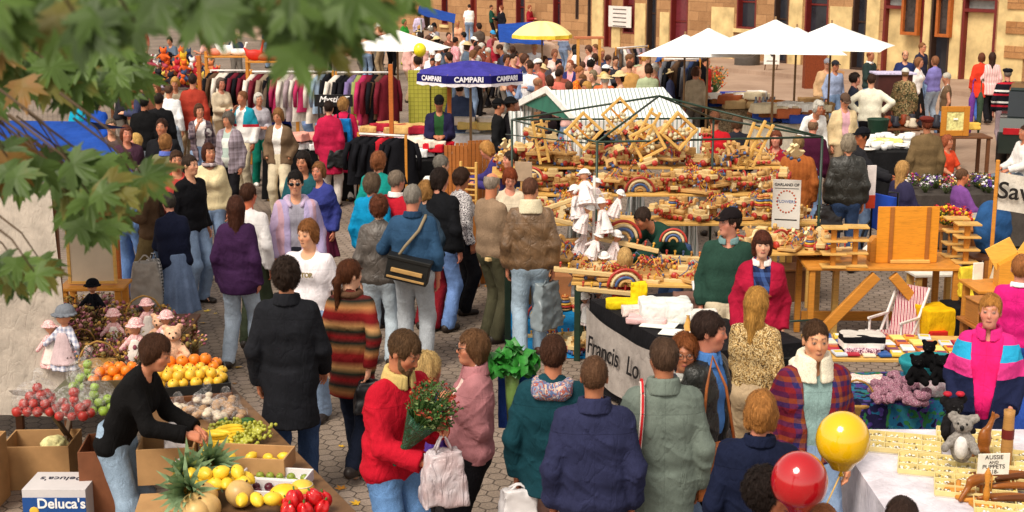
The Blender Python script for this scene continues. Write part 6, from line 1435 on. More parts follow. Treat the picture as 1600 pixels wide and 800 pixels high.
# strap runs over the left-hand shoulder as seen from the camera
vs_=[q['T'](v)for v in((.125,-.06,.545),(.13,.03,.57),(.135,.1,.52),(.14,.14,.42),(.15,.15,.3),(.16,.15,.18))]
for off,mt in((0,'#c01c24'),(.012,'#e8d8d0')):
 m=MB(); vv=[M_@v for v in vs_]
 for i in range(len(vv)-1):
  m.bar(vv[i],vv[i+1],.045 if off==0 else .012,.012+off,up=(1,0,0))
 m.build('band' if off==0 else 'stripe',plain(mt,.7),o)
q=JJ['leather']; w_=W(1120,735,.95); o=thing('handbag','tan leather handbag with long strap next to the grey green anorak','handbag',(w_.x,w_.y,.95),.2); TAN=plain('#a05a2c',.45,.4,.25,15,.3)
blob('pouch',lambda P:(np.maximum(np.maximum(np.abs(P[:,0])-.11+.12*np.clip(P[:,2],0,1),np.abs(P[:,1])-.05),np.abs(P[:,2])-.13)-.025)*.9+.004*wob(P,40),(-.18,-.12,-.2),(.18,.12,.2),.012,TAN,parent=o)
blob('flap',lambda P:np.maximum(np.maximum(np.abs(P[:,0])-.1,np.abs(P[:,1]+.075)-.012),np.abs(P[:,2]-.06)-.07)-.012,(-.15,-.13,-.06),(.15,.0,.18),.01,TAN,parent=o)
m=MB(); m.tube([(-.1,0,.14),(-.07,.02,.5),(-.03,.05,.68),(.05,.03,.5),(.11,0,.14)],.009,6); m.build('strap',TAN,o)
p_=W(1103,745,.85); blob('belt_pouch',lambda P:ell(P,(0,0,0),(.09,.06,.11))+.004*wob(P,30),(-.13,-.1,-.15),(.13,.1,.15),.012,plain('#c8743c',.5,.4,.2,15),'rounded orange leather pouch below the tan handbag','pouch',None,None,(p_.x-.04,p_.y,.8))
q=JJ['brownman']; w_=q['wr'][0]; shop_bag((w_.x-.06,w_.y-.04,w_.z),.3,.42,.1,plain('#7f8a90',.35,.5,.1,8,.5,20),'grey plastic carrier bag beside the man in brown leather jacket','carrier bag',.9,.08,name='carrier_bag')
w_=D(226,400,14.0); shop_bag((w_.x,w_.y,.93),.26,.4,.1,plain('#a39c94',.6,.3,.2,10,.5,20),'limp grey shopping bag left of the long denim skirt','shopping bag',.2,.1); w_=D(236,400,14.1)
shop_bag((w_.x+.02,w_.y,.93),.14,.4,.1,cloth('plaid',('#1c1c20','#d8d4d0'),.3),'black and white checked shopping bag beside the denim skirt','shopping bag',.2,.1)
w_=JJ['leather2']['wr'][1]; shop_bag((w_.x,w_.y-.05,w_.z+.1),.28,.3,.14,plain('#1a1618',.35,.5,.3,10),'black bag with red pattern held beside the blue jeans','bag',.3,.06,name='hand_bag')
w_=W(1343,265,1.0); m=MB(); m.box((0,0,.0),(.12,.02,.55)); m.cur=1; m.box((.0,-.003,-.19),(.122,.022,.17)); m.out('placard',[plain('#e8dcd8',.7),plain('#d0401c',.6)],'leaning white and orange placard behind the black leather jacket','placard',None,D(1361,292,17.6),.2)
w_=D(1140,520,11.2); q=D(1190,520,10.6)
o=thing('shoulder_bag','black shoulder bag on the hip of the blonde woman in gold','shoulder bag',D(1212,575,11.0),.3); blob('pouch',lambda P:(np.maximum(np.maximum(np.abs(P[:,0])-.13,np.abs(P[:,1])-.04),np.abs(P[:,2])-.08)-.02)+.003*wob(P,40),(-.2,-.1,-.14),(.2,.1,.14),.013,plain('#141414',.35,.5),parent=o)
m=MB(); m.tube([(-.08,0,.08),(-.13,.05,.42),(-.02,.06,.2),(.1,0,.08)],.008,6); m.build('strap',plain('#141414',.35,.5),o)
# balloons on strings
def balloon(px,py,dist,r,hexc,label,hand):
 c=D(px,py,dist); o=thing('balloon',label,'balloon',c,0,None)
 t=NT('balloon_rubber',.12,.6); t.base(srgb(hexc)); t.b.inputs['Subsurface Weight'].default_value=.0; t.b.inputs['Coat Weight'].default_value=.5
 t.b.inputs['Transmission Weight'].default_value=.12
 m=MB(); pr_=[(max(1e-4,r*math.sin(a)*(1-.05*(a<.9))),-r*1.08*math.cos(a)-(.018 if a<.5 else 0))for a in[PI*k/22 for k in range(23)]]; m.lathe(pr_,n=32,cap=False); m.build('skin',t.m,o)
 m=MB(); m.lathe([(.014,-r*1.08-.045),(.006,-r*1.08-.02),(.01,-r*1.08-.005)],n=10); m.build('knot',t.m,o)
 e=Vector(hand)-c; m=MB(); m.tube([(0,0,-r*1.08-.03),e*.5+Vector((.02,0,-.05)),e],.004,5); m.build('string',plain('#d8b060',.6),o)
balloon(1317,687,6.5,.13,'#f2c010','round yellow balloon floating in front of the tartan jacket',(1.35,6.4,.9))
balloon(1249,752,6.2,.132,'#b8141e','shiny red balloon beside the dark curly hair',(1.3,6.25,.7))
# white carrier at the bottom between the jackets
w_=W(810,790,.7); shop_bag((w_.x,w_.y,.85),.2,.34,.12,plain('#e6e2e4',.4,.4,.05,8,.5,20),'white plastic bag at the bottom edge left of the navy blouson','carrier bag',.2,.06,name='carrier_bag')
# teenager's shirt print, man's cup, etc.
# ------------------------------------------------------------------ umbrellas
def umbrella(px,py,dist,r,rise,n,mat,label,valance=0,pw=.92,text=None,pole=wood('#8a6a48'),vm=None,ang=0,scal=.03,group=None,fr_=None):
 rim=D(px,py,dist); zr=rim.z; o=thing('market_umbrella',label,'umbrella',(rim.x,rim.y,0),ang,group); m=MB(); rows=8; N=n*6
 vs=[Vector((0,0,zr+rise))]; fs=[]
 def pt(u,k):
  a=2*PI*k/N; s_=(k%6)/6; f=math.cos(PI/n)/math.cos((s_-.5)*2*PI/n); rr=r*u*(1-(1-f)*1.0)*(1-scal*math.sin(PI*s_)*u)
  return Vector((rr*math.cos(a),rr*math.sin(a),zr+rise*(1-u**pw)+.0-.05*math.sin(PI*s_)*u*(1-u)*2))
 for j in range(1,rows+1):
  for k in range(N):vs.append(pt(j/rows,k))
 for k in range(N):fs.append((0,1+k,1+(k+1)%N))
 for j in range(rows-1):
  for k in range(N):a=1+j*N; fs.append((a+k,a+N+k,a+N+(k+1)%N,a+(k+1)%N))
 m.add(vs,fs,True); m.build('canopy',mat,o)
 if valance:
  m=MB(); N2=N; vs=[]
  for k in range(N):
   p=pt(1,k); vs+=[p,Vector((p.x*1.005,p.y*1.005,p.z-valance))]
  m.add(vs,[(2*k,2*k+1,(2*k+3)%(2*N),(2*k+2)%(2*N))for k in range(N)]); m.build('valance',vm or mat,o)
  if fr_:
   m=MB(); vs=[]
   for k in range(N):p=pt(1,k); vs+=[Vector((p.x*1.005,p.y*1.005,p.z-valance)),Vector((p.x*1.006,p.y*1.006,p.z-valance-.04*(1+.5*(k%2))))]
   m.add(vs,[(2*k,2*k+1,(2*k+3)%(2*N),(2*k+2)%(2*N))for k in range(N)]); m.build('fringe',fr_,o)
 m=MB(); m.tube([(0,0,.02),(0,0,zr+rise+.05)],.025,10,.02); m.lathe([(.16,.001),(.16,.05),(.03,.08)],n=14); m.build('pole',pole,o)
 for k in range(n):
  a=2*PI*k/n; m=MB(); m.tube([(.02,0,zr+rise-.04),(r*.97*math.cos(a),r*.97*math.sin(a),zr-.005)]if False else[(0,0,zr+rise-.03),(r*.5*math.cos(a),r*.5*math.sin(a),zr+rise*(1-.5**.92)-.02),(r*.97*math.cos(a),r*.97*math.sin(a),zr+.005)],.008,5); m.build('rib',pole,o)
 if text:
  for k in range(n):
   a=2*PI*(k+.5)/n; ra=r*math.cos(PI/n)*.985+.006
   wa=ang+a; d_=Vector((math.cos(wa),math.sin(wa)))
   if d_.y<.15:put_text(text,.115,plain('#ece8f0',.6,amt=.02),o,(ra*math.cos(a)*1.01,ra*math.sin(a)*1.01,zr-valance*.5),(PI/2,0,a+PI/2),bold=.004)
 return o
WU=plain('#f7f5f2',.7,.2,.03,3,.1,8)
umbrella(735,112,23.8,.95,.19,8,cloth('plain',('#3f3b94',)),'blue violet market umbrella with white lettering on its valance',.13,1.3,'CAMPARI',wood('#9a7a58'),cloth('plain',('#1c1a5c',)),PI/8,fr_=cloth('plain',('#e8e0e6',)))
umbrella(621,75,28,1.08,.36,8,WU,'white canvas umbrella standing alone, left of the blue violet one',ang=.2)
umbrella(847,54,32,.68,.3,10,plain('#f4e29a',.7,.2,.05,3,.1),'small pale yellow umbrella by the parked van',.08,2.3,vm=plain('#f0cc3c',.7),ang=.1)
umbrella(1106,84,27.4,1.35,.5,4,WU,'white square umbrella, leftmost of the three near the building',ang=.5)
umbrella(1210,78,26.2,1.75,.56,4,WU,'white square umbrella, tallest middle one of the three near the building',ang=.62)
umbrella(1298,74,28,1.55,.48,4,WU,'white square umbrella, rightmost of the three near the building',ang=.4)
umbrella(1070,86,28.6,1.05,.42,4,WU,'white square umbrella peeping out behind the leftmost of the three',ang=.3)
umbrella(1244,76,27.6,1.1,.42,4,WU,'white square umbrella peak between the middle and rightmost ones',ang=.5)
# ------------------------------------------------------------------ striped tent
o=thing('striped_tent','small gabled tent of thin grey and white stripes behind the toy stall','tent',(1.4,18.3,0)); b0=Vector((1.4,18.3,0))
t=NT('striped_canvas',.7,.2); co=t.coord(); x_=t.n('ShaderNodeSeparateXYZ'); t.l(co,x_.inputs[0]); f=t.math('FRACT',t.math('MULTIPLY',x_.outputs[0],18)); t.base(t.ramp(f,[(0,srgb('#f2f2f0')),(.68,srgb('#9aa8a4'))],'CONSTANT')); ST=t.m
rl,rr_=D(856,141,17.9),D(1036,136,19.0); fl,frr=D(902,189,16.9),D(1080,187,17.6); bl_,br_=rl+(rl-fl)+Vector((0,0,-2*(rl.z-fl.z))),rr_+(rr_-frr)+Vector((0,0,-2*(rr_.z-frr.z)))
for a,b,c,d in((rl,rr_,frr,fl),(rl,rr_,br_,bl_)):
 m=MB(); m.add([a-b0,b-b0,c-b0,d-b0],[(0,1,2,3)]); m.add([d-b0,c-b0,c-b0-Vector((0,0,.12)),d-b0-Vector((0,0,.12))],[(0,1,2,3)]); m.build('roof',ST,o)
GR=plain('#2f6a58',.7); m=MB(); m.add([rl-b0-Vector((0,0,.06)),fl-b0-Vector((.02,0,.02)),bl_-b0],[(0,1,2)]); m.build('gable',GR,o)
for a,b in((rl,fl),(rl,bl_)):
 m=MB(); m.bar(a-b0+Vector((-.02,0,.01)),b-b0+Vector((-.02,0,.01)),.03,.09); m.build('trim',plain('#eceae4',.6),o)
for q in(fl,frr,bl_,br_):
 m=MB(); e=Vector((q.x,q.y,0))-b0
 m.grid(lambda u,v:(e.x+.35*(u-.5)*(1-.45*math.sin(PI*v)),e.y+.04*math.sin(u*20),(q.z-.1)*v),16,8); m.build('curtain',ST,o)
 m=MB(); m.tube([e,q-b0],.018,8); m.build('pole',METAL,o)
 # ------------------------------------------------------------------ green tube frame of the toy stall
o=thing('tube_frame','bare dark green steel tube frame with pyramid top over the toy stall','stall frame',(1.7,15.5,0)); b0=Vector((1.7,15.5,0))
C=dict(FL=D(800,187,16.5),FR=D(1115,185,16.6),NL=D(933,222,14.5),NR=D(1285,214,14.9)); pk=D(1030,150,15.6)
def tb(a,b,r=.016):m=MB(); m.tube([a-b0,b-b0],r*.75,8); m.build('tube',STEELG,o)
for k,v in C.items():tb(v,pk); tb(Vector((v.x,v.y,0)),v,.019)
for a,b in(('FL','FR'),('FR','NR'),('NR','NL'),('NL','FL')):tb(C[a],C[b])
tb(D(790,210,16.5),D(940,226,14.6),.009); tb(D(925,470,13.6),D(1130,462,13.9),.012); tb(D(1186,505,13.4),D(1268,500,13.2),.014)
# ------------------------------------------------------------------ wooden toys
COLS=['#b0382c','#dba63a','#4a5f8c','#c08a4a','#c8743a']
def cm(i):return plain(COLS[i%5],.35,.4,.05,10,0)
TW=[wood('#e2c288',k=.5),wood('#cda062',k=.5),wood('#ead3a2',k=.5),wood('#a9743e',k=.5)]
def toy_car():
 o=thing('pull_along_car','toy','wooden toy'); m=MB(); m.box((0,0,.05),(.2,.08,.04)); m.box((.01,0,.085),(.09,.07,.04)); m.build('body',TW[0],o)
 for x in(-.06,.06):
  for y in(-.05,.05):m=MB(); m.lathe([(.001,-.01),(.028,-.01),(.03,0),(.028,.01),(.001,.01)],(x,y,.03),12,False,Matrix.Rotation(PI/2,3,'X')); m.build('wheel',cm(0),o)
 m=MB(); m.ball((-.06,0,.09),.018,8); m.build('driver',cm(1),o); return o
def toy_arches(k=0):
 def mk():
  o=thing('rainbow_arches','toy','wooden toy')
  for i in range(4):
   r=.04+.03*i; m=MB(); m.tube([(r*math.cos(a),0,r*math.sin(a))for a in[PI*j/14 for j in range(15)]],.0125,6); m.build('arch',[TW[1],cm(2),TW[2],cm(0)][i],o)
  return o
 return mk
def peg_plank():
 o=thing('peg_plank','toy','wooden toy'); m=MB(); m.box((0,0,0),(.62,.075,.045)); m.build('plank',TW[0],o)
 for i in range(7):m=MB(); x=-.25+i*.083; m.tube([(x,0,.02),(x,0,.06)],.009,6); m.ball((x,0,.065),.015,8); m.build('peg',cm(i),o)
 return o
def bead_maze():
 o=thing('bead_maze','toy','wooden toy'); m=MB(); m.box((0,0,.015),(.26,.2,.03)); m.build('base',TW[1],o)
 for k in range(3):
  pts=[(-.11+.022*j,-.06+.06*k+.03*math.sin(j*1.1+k),.03+.11*math.sin(PI*j/10)+.03*math.sin(j*1.9+k)*math.sin(PI*j/10))for j in range(11)]
  m=MB(); m.tube(pts,.004,5); w_=m.build('wire',cm(k),o)
  for j in(3,5,8):m=MB(); m.ball(pts[j],.014,8); m.build('bead',cm(j+k),w_)
 return o
def toy_animal(outline,mat):
 def mk():
  o=thing('wooden_animal','toy','wooden toy'); m=MB(); m.prism([(x*.01,y*.01)for x,y in outline],-.014,.014); m.build('body',mat,o); m=MB(); m.box((0,0,-.005),(.15,.06,.016)); m.build('base',TW[3],o)
  for x in(-.05,.05):
   for y in(-.037,.037):m=MB(); m.lathe([(.001,-.006),(.018,-.006),(.018,.006),(.001,.006)],(x,y,-.008),10,False,Matrix.Rotation(PI/2,3,'X')); m.build('wheel',cm(2),o)
  return o
 return mk
HORSE=[(-7,0),(-5,0),(-4.5,5),(2,5),(3,0),(5,0),(5,7),(7,11),(9,10),(9.5,12),(7,14),(5,13),(3,9),(-5,9),(-8,6)]
DUCK=[(-7,3),(-4,0),(4,0),(7,3),(5,7),(5,9),(8,10),(5,13),(2,12),(1,8),(-3,7),(-8,8)]
def ring_stack():
 o=thing('ring_stacker','toy','wooden toy'); m=MB(); m.lathe([(.05,0),(.05,.015),(.008,.016),(.008,.13)],n=12); m.build('peg',TW[1],o)
 for i in range(5):r=.045-.006*i; m=MB(); m.tube([(r*math.cos(a),r*math.sin(a),.03+i*.02)for a in[2*PI*j/14 for j in range(14)]],.0105,6,closed=True); m.build('ring',cm(i),o)
 return o
def blocks():
 o=thing('toy_train','toy','wooden toy'); m=MB(); m.box((-.02,0,.035),(.16,.06,.02)); m.box((-.06,0,.075),(.05,.055,.06)); m.lathe([(.024,-.05),(.024,.04)],(.02,0,.068),10,True,Matrix.Rotation(PI/2,3,'Y')); m.tube([(.04,0,.08),(.04,0,.12)],.009,6); m.build('engine',TW[1],o)
 for x in(-.07,-.01,.045):
  for y in(-.035,.035):m=MB(); m.lathe([(.001,-.006),(.02,-.006),(.02,.006),(.001,.006)],(x,y,.02),10,False,Matrix.Rotation(PI/2,3,'X')); m.build('wheel',cm(0),o)
 return o
KINDS=[('tcar',toy_car,'pale wooden pull along car with red wheels among the toys','wooden cars on the toy stall'),('tarch',toy_arches(0),'nested rainbow arches of painted wood among the toys','wooden rainbow arches on the toy stall'),('tpeg',peg_plank,'long pine plank with coloured pegs laid over the toys','pegged planks on the toy stall'),
('tmaze',bead_maze,'bead maze toy with bent coloured wires','bead mazes on the toy stall'),('thorse',toy_animal(HORSE,TW[1]),'honey coloured wooden horse on wheels','wooden horses on the toy stall'),('tduck',toy_animal(DUCK,TW[2]),'pale wooden duck on wheels','wooden ducks on the toy stall'),
('tring',ring_stack,'stack of coloured wooden rings on a peg','ring stackers on the toy stall'),('ttrain',blocks,'small wooden toy engine with red wheels','wooden engines on the toy stall')]
# tiers of the stall: trestle shelves
tc=[(.0,3.25,16.95,1.42),(.05,3.3,16.3,1.2),(.2,3.4,15.65,.98)]
for i,(x0,x1,y,z)in enumerate(tc):
 table(((x0+x1)/2,y,0),x1-x0,.5,z,0,['long back shelf of the toy stall, highest of its three steps','long middle step of the toy stall shelves','long lowest step of the toy stall shelves'][i],PINE)
 n=84
 for k in range(n):
  kd=random.choices(KINDS,[5,1,1,4,4,4,2,7])[0]; x=x0+.08+(x1-x0-.16)*(k+U(-.4,.4))/n
  if 1.15<x<1.75 and i==2 and random.random()<.6:continue
  place(kd[0],kd[1],(x,y+U(-.2,.2),z+random.choice([0,0,.07,.13])+.012 if kd[0]not in('thorse','tduck')else z+.04),U(-.9,.9)if kd[0]=='tpeg' else U(0,6.3),U(.9,1.35)if kd[0]!='tpeg' else .7,kd[2],kd[3])
  # heap of wooden trinkets at the left, behind the leather jacket
table((.35,17.6,0),1.2,1.0,1.25,0,'small table under the heap of wooden trinkets, left of the striped tent',PINE)
for k in range(85):
 kd=random.choice([KINDS[0],KINDS[4],KINDS[5],KINDS[7],KINDS[7],KINDS[4]]); q=U(0,1); place(kd[0],kd[1],(.35+U(-.55,.55),17.6+U(-.5,.45),1.27+U(0,.34)*(1-abs(U(-1,1)))),U(0,6.3),U(.9,1.3),kd[2],kd[3],U(-.8,.8),U(-.8,.8))
 # front benches
table((1.55,13.45,0),1.9,.55,.8,-.12,'front bench of the toy stall with pegged planks and bead mazes',PINE,STEELG)
for k in range(44):
 kd=random.choices(KINDS,[4,1,2,8,3,3,2,4])[0]; x=.65+k*.042; place(kd[0],kd[1],(x,13.45+U(-.22,.22)-.12*(x-1.55),.815 if kd[0]not in('thorse','tduck')else .84),U(-.7,.7),U(.9,1.3)if kd[0]!='tpeg' else .8,kd[2],kd[3])
table((2.75,14.3,0),1.2,.7,.95,.1,'bench at the right end of the toy stall near the maroon jacket',PINE)
for k in range(40):
 kd=random.choices(KINDS,[3,3,1,4,3,2,4,3])[0]; place(kd[0],kd[1],(2.75+U(-.56,.56),14.3+U(-.3,.3),.965 if kd[0]not in('thorse','tduck')else .99),U(0,6.3),U(.9,1.3)if kd[0]!='tpeg' else .8,kd[2],kd[3])
 # big planks in the air
for px,py,d_,rz,rx,lab in((882,316,14.6,-.1,.35,'pine plank angled up beside the brown leather jacket'),(905,352,14.2,.1,-.25,'pegged plank sticking out from the bonneted dolls'),(982,382,13.9,-.1,-.2,'pegged plank in front of the bending stallholder'),(1080,404,13.8,0,-.06,'long pegged plank left of the man in the green sweater'),(950,455,13.2,.1,-.12,'pegged plank along the front edge above the yellow fleece'),(915,425,13.3,0,-.1,'short pegged plank low beside the dolls')):
 p=D(px,py,d_); place('tpeg',peg_plank,p,rz,1.0,lab,'large pegged planks',0,-rx)
for px,py,d_,s_,lab in((974,372,14.0,1.35,'biggest rainbow arches standing in front of the bending stallholder'),(1052,378,13.7,1.0,'green ringed arches behind the long plank'),(977,448,13.2,1.3,'orange arches in front of the small blond boy'),(1000,300,15.0,1.2,'rainbow arches above the bending stallholder')):
 p=D(px,py,d_); place('tarch',toy_arches(0),p,U(-.2,.2),s_,lab,'large rainbow arches')
 # frames and wooden shapes hung from the tubes
def wframe():
 o=thing('hanging_toy_box','frame','toy box')
 for s_,ax in((-1,0),(1,0),(-1,1),(1,1)):
  m=MB(); m.box((s_*.15 if ax==0 else 0,0,s_*.15 if ax==1 else 0),(.035,.06,.335)if ax==0 else(.262,.058,.035)); m.build('rail',PINE,o)
 m=MB();
 for k in range(9):m.ball((U(-.1,.1),.0,U(-.1,.1)),.028,8)
 m.build('ornaments',plain('#d8c4a0',.7,.3,.6,30),o); m=MB(); m.box((0,.02,0),(.03,.01,.26)); m.box((0,.0,-.02),(.26,.05,.02)); m.build('divider',HONEY,o); return o
for px,py,d_,ry,lab in((912,205,14.7,.75,'diamond hung pine frame, leftmost under the green tubes'),(1060,205,14.6,.72,'diamond hung pine frame full of little ornaments, right of the tent curtain'),(968,180,15.8,.8,'diamond hung pine frame close to the roof peak'),(1012,222,14.6,-.5,'tilted pine frame below the roof peak')):
 place('wfr',wframe,D(px,py,d_),U(-.2,.2),.9,lab,'pine frames hung from the tubes',0,ry)
for px,py,d_,ry,lab in((1186,225,14.8,.45,'slanting narrow pine frame hung near the right corner of the tubes'),(1008,205,14.8,.5,'slanting pine board hung in the middle'),(845,222,15.9,-.2,'little pine ladder hung at the left corner'),(1172,228,14.9,.35,'second slanting pine board near the maroon jacket')):
 m=MB()
 for x in(-.05,.05):m.box((x,0,0),(.03,.03,.5))
 for z in(-.2,-.07,.07,.2):m.box((0,0,z),(.07,.028,.03))
 o=m.out('toy_ladder',PINE,lab,'wooden ladder','pine ladders hung from the tubes',D(px,py,d_)); o.rotation_euler=(0,ry,.2)
for i in range(34):
 a,b=(C['FL'],C['FR'])if i%3 else(C['NL'],C['NR']); u=U(.03,.97)if i%3 else U(.05,.95)
 if not i%3 and u>.3 and u<.5:continue
 q=a.lerp(b,u); dz=U(.12,.3); kd=random.choice([KINDS[4],KINDS[5],KINDS[0],KINDS[7]])
 place(kd[0],kd[1],(q.x,q.y,q.z-dz),U(0,6.3),U(.9,1.2),kd[2],kd[3],U(-.6,.6),U(-.5,.5))
 # bonneted doll column
o=thing('doll_stand','slim pole stand carrying the white bonneted dolls','stand',(.82,13.9,0)); m=MB(); m.tube([(0,0,0),(0,0,1.75)],.015,8); m.lathe([(.18,0),(.18,.03),(.02,.04)],n=14)
m.build('pole',plain('#d8d0c8',.5),o)
for z in(.65,.95,1.25,1.55):
 for k in range(3):m=MB(); a=k*2.1+z*5; m.tube([(0,0,z),(.16*math.cos(a),.16*math.sin(a),z+.04)],.006,5); m.build('arm',plain('#d8d0c8',.5),o)
k=0
WD=cloth('floral',('#eeeaea','#e8dcdc','#d8b8b4'),.5)
for z in(.45,.72,.98,1.24,1.5):
 for j in range(4):
  a=j*1.57+z*3; place('wd',rag_doll(WD,cloth('plain',('#efebe8',)),cloth('plain',('#f0ecea',)),4),(.82+.15*math.cos(a)+U(-.05,.05),13.9+.14*math.sin(a),z-.12+U(-.1,.1)),a+PI/2+U(-.5,.5),U(.55,.78),'small doll in white frilled bonnet hanging on the tall column of dolls','white bonneted dolls on the column',U(-.35,.35),U(-.3,.3)); k+=1
  # blue ground sheet, boxes and toys on the ground
m=MB(); m.grid(lambda u,v:((lambda a,b,c,d:(a*(1-u)+b*u)*(1-v)+(d*(1-u)+c*u)*v)(W(765,480),W(960,470),W(985,562),W(810,560)))+Vector((0,0,.006+.006*abs(math.sin(u*11)*math.sin(v*7)))),20,14)
m.out('ground_sheet',cloth('plain',('#1d84c4',),2.0),'bright blue plastic sheet on the ground under the toys','ground sheet')
m=MB(); m.grid(lambda u,v:((lambda a,b,c,d:(a*(1-u)+b*u)*(1-v)+(d*(1-u)+c*u)*v)(W(1230,535),W(1330,530),W(1335,548),W(1240,552)))+Vector((0,0,.006)),4,4)
m.out('ground_sheet',cloth('plain',('#1d84c4',),2.0),'small blue sheet on the ground behind the tartan jacket','ground sheet')
for k in range(34):
 kd=random.choices(KINDS,[4,2,2,1,3,3,1,4])[0]; p=W(U(845,940),U(480,555)); place(kd[0],kd[1],(p.x,p.y,.02 if kd[0]not in('thorse','tduck')else .045),U(0,6.3),U(1.0,1.4)if kd[0]!='tpeg' else .8,kd[2],kd[3])
for px,py,w_,h_,lab,mt in((838,470,.5,.45,'brown cardboard carton standing under the left side of the toy stall',CARD),(885,478,.45,.38,'cardboard carton next to the shelf legs, showing red lettering side',plain('#a87048',.8)),(905,455,.4,.6,'tall cardboard carton behind the dolls',CARD)):
 p=W(px,py); cardbox((p.x,p.y,0),w_,.4,h_,U(-.2,.2),lab,mt,open_=False)
o=table((.35,14.1,0),.95,.5,.88,.1,'dark steel legged shelf left of the doll column',PINE,plain('#1a2a20',.4))
for k in range(16):
 kd=random.choices(KINDS,[4,2,1,1,3,3,3,4])[0]; place(kd[0],kd[1],(.35+U(-.42,.42),14.1+U(-.2,.2),.895 if kd[0]not in('thorse','tduck')else .92),U(0,6.3),U(1.0,1.3)if kd[0]!='tpeg' else .8,kd[2],kd[3])
 # ------------------------------------------------------------------ banner table
ba=math.atan2(-.94,.35); A0=Vector((.73,12.5,0)); du=Vector((.35,-.94,0)); dv=Vector((.94,.35,0)); cc=A0+du*.95+dv*.52
clothtable((cc.x,cc.y,0),1.9,1.04,.82,ba,'table under the black cloth in front of the toy stall','black cloth with pale goods laid out, behind the lettered banner',cloth('plain',('#1c1b1e',),1.0))
o=thing('cloth_banner','grey white banner painted with black letters along the black table','banner',A0-dv*.06+du*.0,ba)
m=MB(); m.grid(lambda u,v:(.02+u*1.75,-.012+.018*math.sin(u*13+v*2)*(1-v*.5),.14+.62*v-.07*math.sin(PI*u)*v),30,10); m.build('cloth',cloth('plain',('#a39a94',),1.5),o)
for i,(tx,x,z,r_)in enumerate((('Francis',.46,.46,-.05),('Lo',1.08,.48,-.04),('ve',1.42,.46,0))):
 if tx=='ve':continue
 link('lettering',textmesh(tx,.24,.002,shear=.25,bold=.001),plain('#141214',.7),o,(x,-.04,z),(PI/2,r_,0))
def foldpile(px,py,w,d,h,hexc,label,z=.82,cat='folded cloth',pat='plain',name='folded_cloth',rz=0,cols=None,group=None):
 p=W(px,py,z+h/2); s_=px*.13
 return blob(name,lambda P:(np.maximum(np.maximum(np.abs(P[:,0])-w/2+.03,np.abs(P[:,1])-d/2+.03),np.abs(P[:,2]-h/2)-h/2+.02)-.02)+.008*wob(P,22,s_)+.006*wob(P,45,s_),(-w/2-.06,-d/2-.06,-.02),(w/2+.06,d/2+.06,h+.04),.014,cloth(pat,cols or(hexc,),.7),label,cat,group,None,(p.x,p.y,z),rz)
foldpile(982,474,.42,.22,.07,'#e8c81c','flat folded yellow fleece at the back of the black table'); foldpile(998,458,.16,.16,.2,'#ecd020','yellow fleece bundle standing up behind the folded one')
foldpile(1040,484,.46,.4,.16,'#dfe2de','crumpled white cloth heaped on the black table'); foldpile(1012,500,.36,.2,.05,'#e2b8b8','pale pink knitted piece on the black table',rz=-.3); foldpile(988,486,.2,.16,.08,'#e8d0c8','small pink and white bundle beside the yellow fleece')
for px,py,lab in((1030,508,'white paper sheet on the black table, further of two'),(1060,520,'white paper sheet with yellow edge on the black table')):
 p=W(px,py,.83); m=MB(); m.box((0,0,0),(.3,.2,.008)); m.out('paper_sheet',plain('#f2f0e8',.7,.2,.02),lab,'paper',None,(p.x,p.y,.832),-.35)
foldpile(1078,470,.3,.25,.13,'#7a5a50','brown grey woollen bundle at the back of the black table'); foldpile(1100,497,.24,.2,.12,'#e8e0d8','cream bundle near the green sweater')
p=W(1075,505,.9); m=MB(); m.lathe([(.03,0),(.035,.05),(.02,.09),(.012,.13),(.02,.135)],n=12); m.out('jar',plain('#d8a050',.3,.5),'small amber jar standing on the black table','jar',None,(p.x,p.y,.83))
p=W(1100,470,1.0); o=thing('toy_chair','small white folding chair behind the black table','chair',(W(1105,480,.4).x,13.0,0),.3)
for x in(-.2,.2):
 m=MB(); m.bar((x,-.2,0),(x,.2,.85),.03); m.build('leg',plain('#eeeaea',.5),o); m=MB(); m.bar((x*.9,.2,0),(x*.9,-.2,.42),.03); m.build('leg',plain('#eeeaea',.5),o)
m=MB(); m.box((0,0,.43),(.42,.36,.02)); m.build('seat',HONEY,o); m=MB(); m.box((0,.19,.78),(.38,.02,.12)); m.build('backrest',plain('#eeeaea',.5),o)
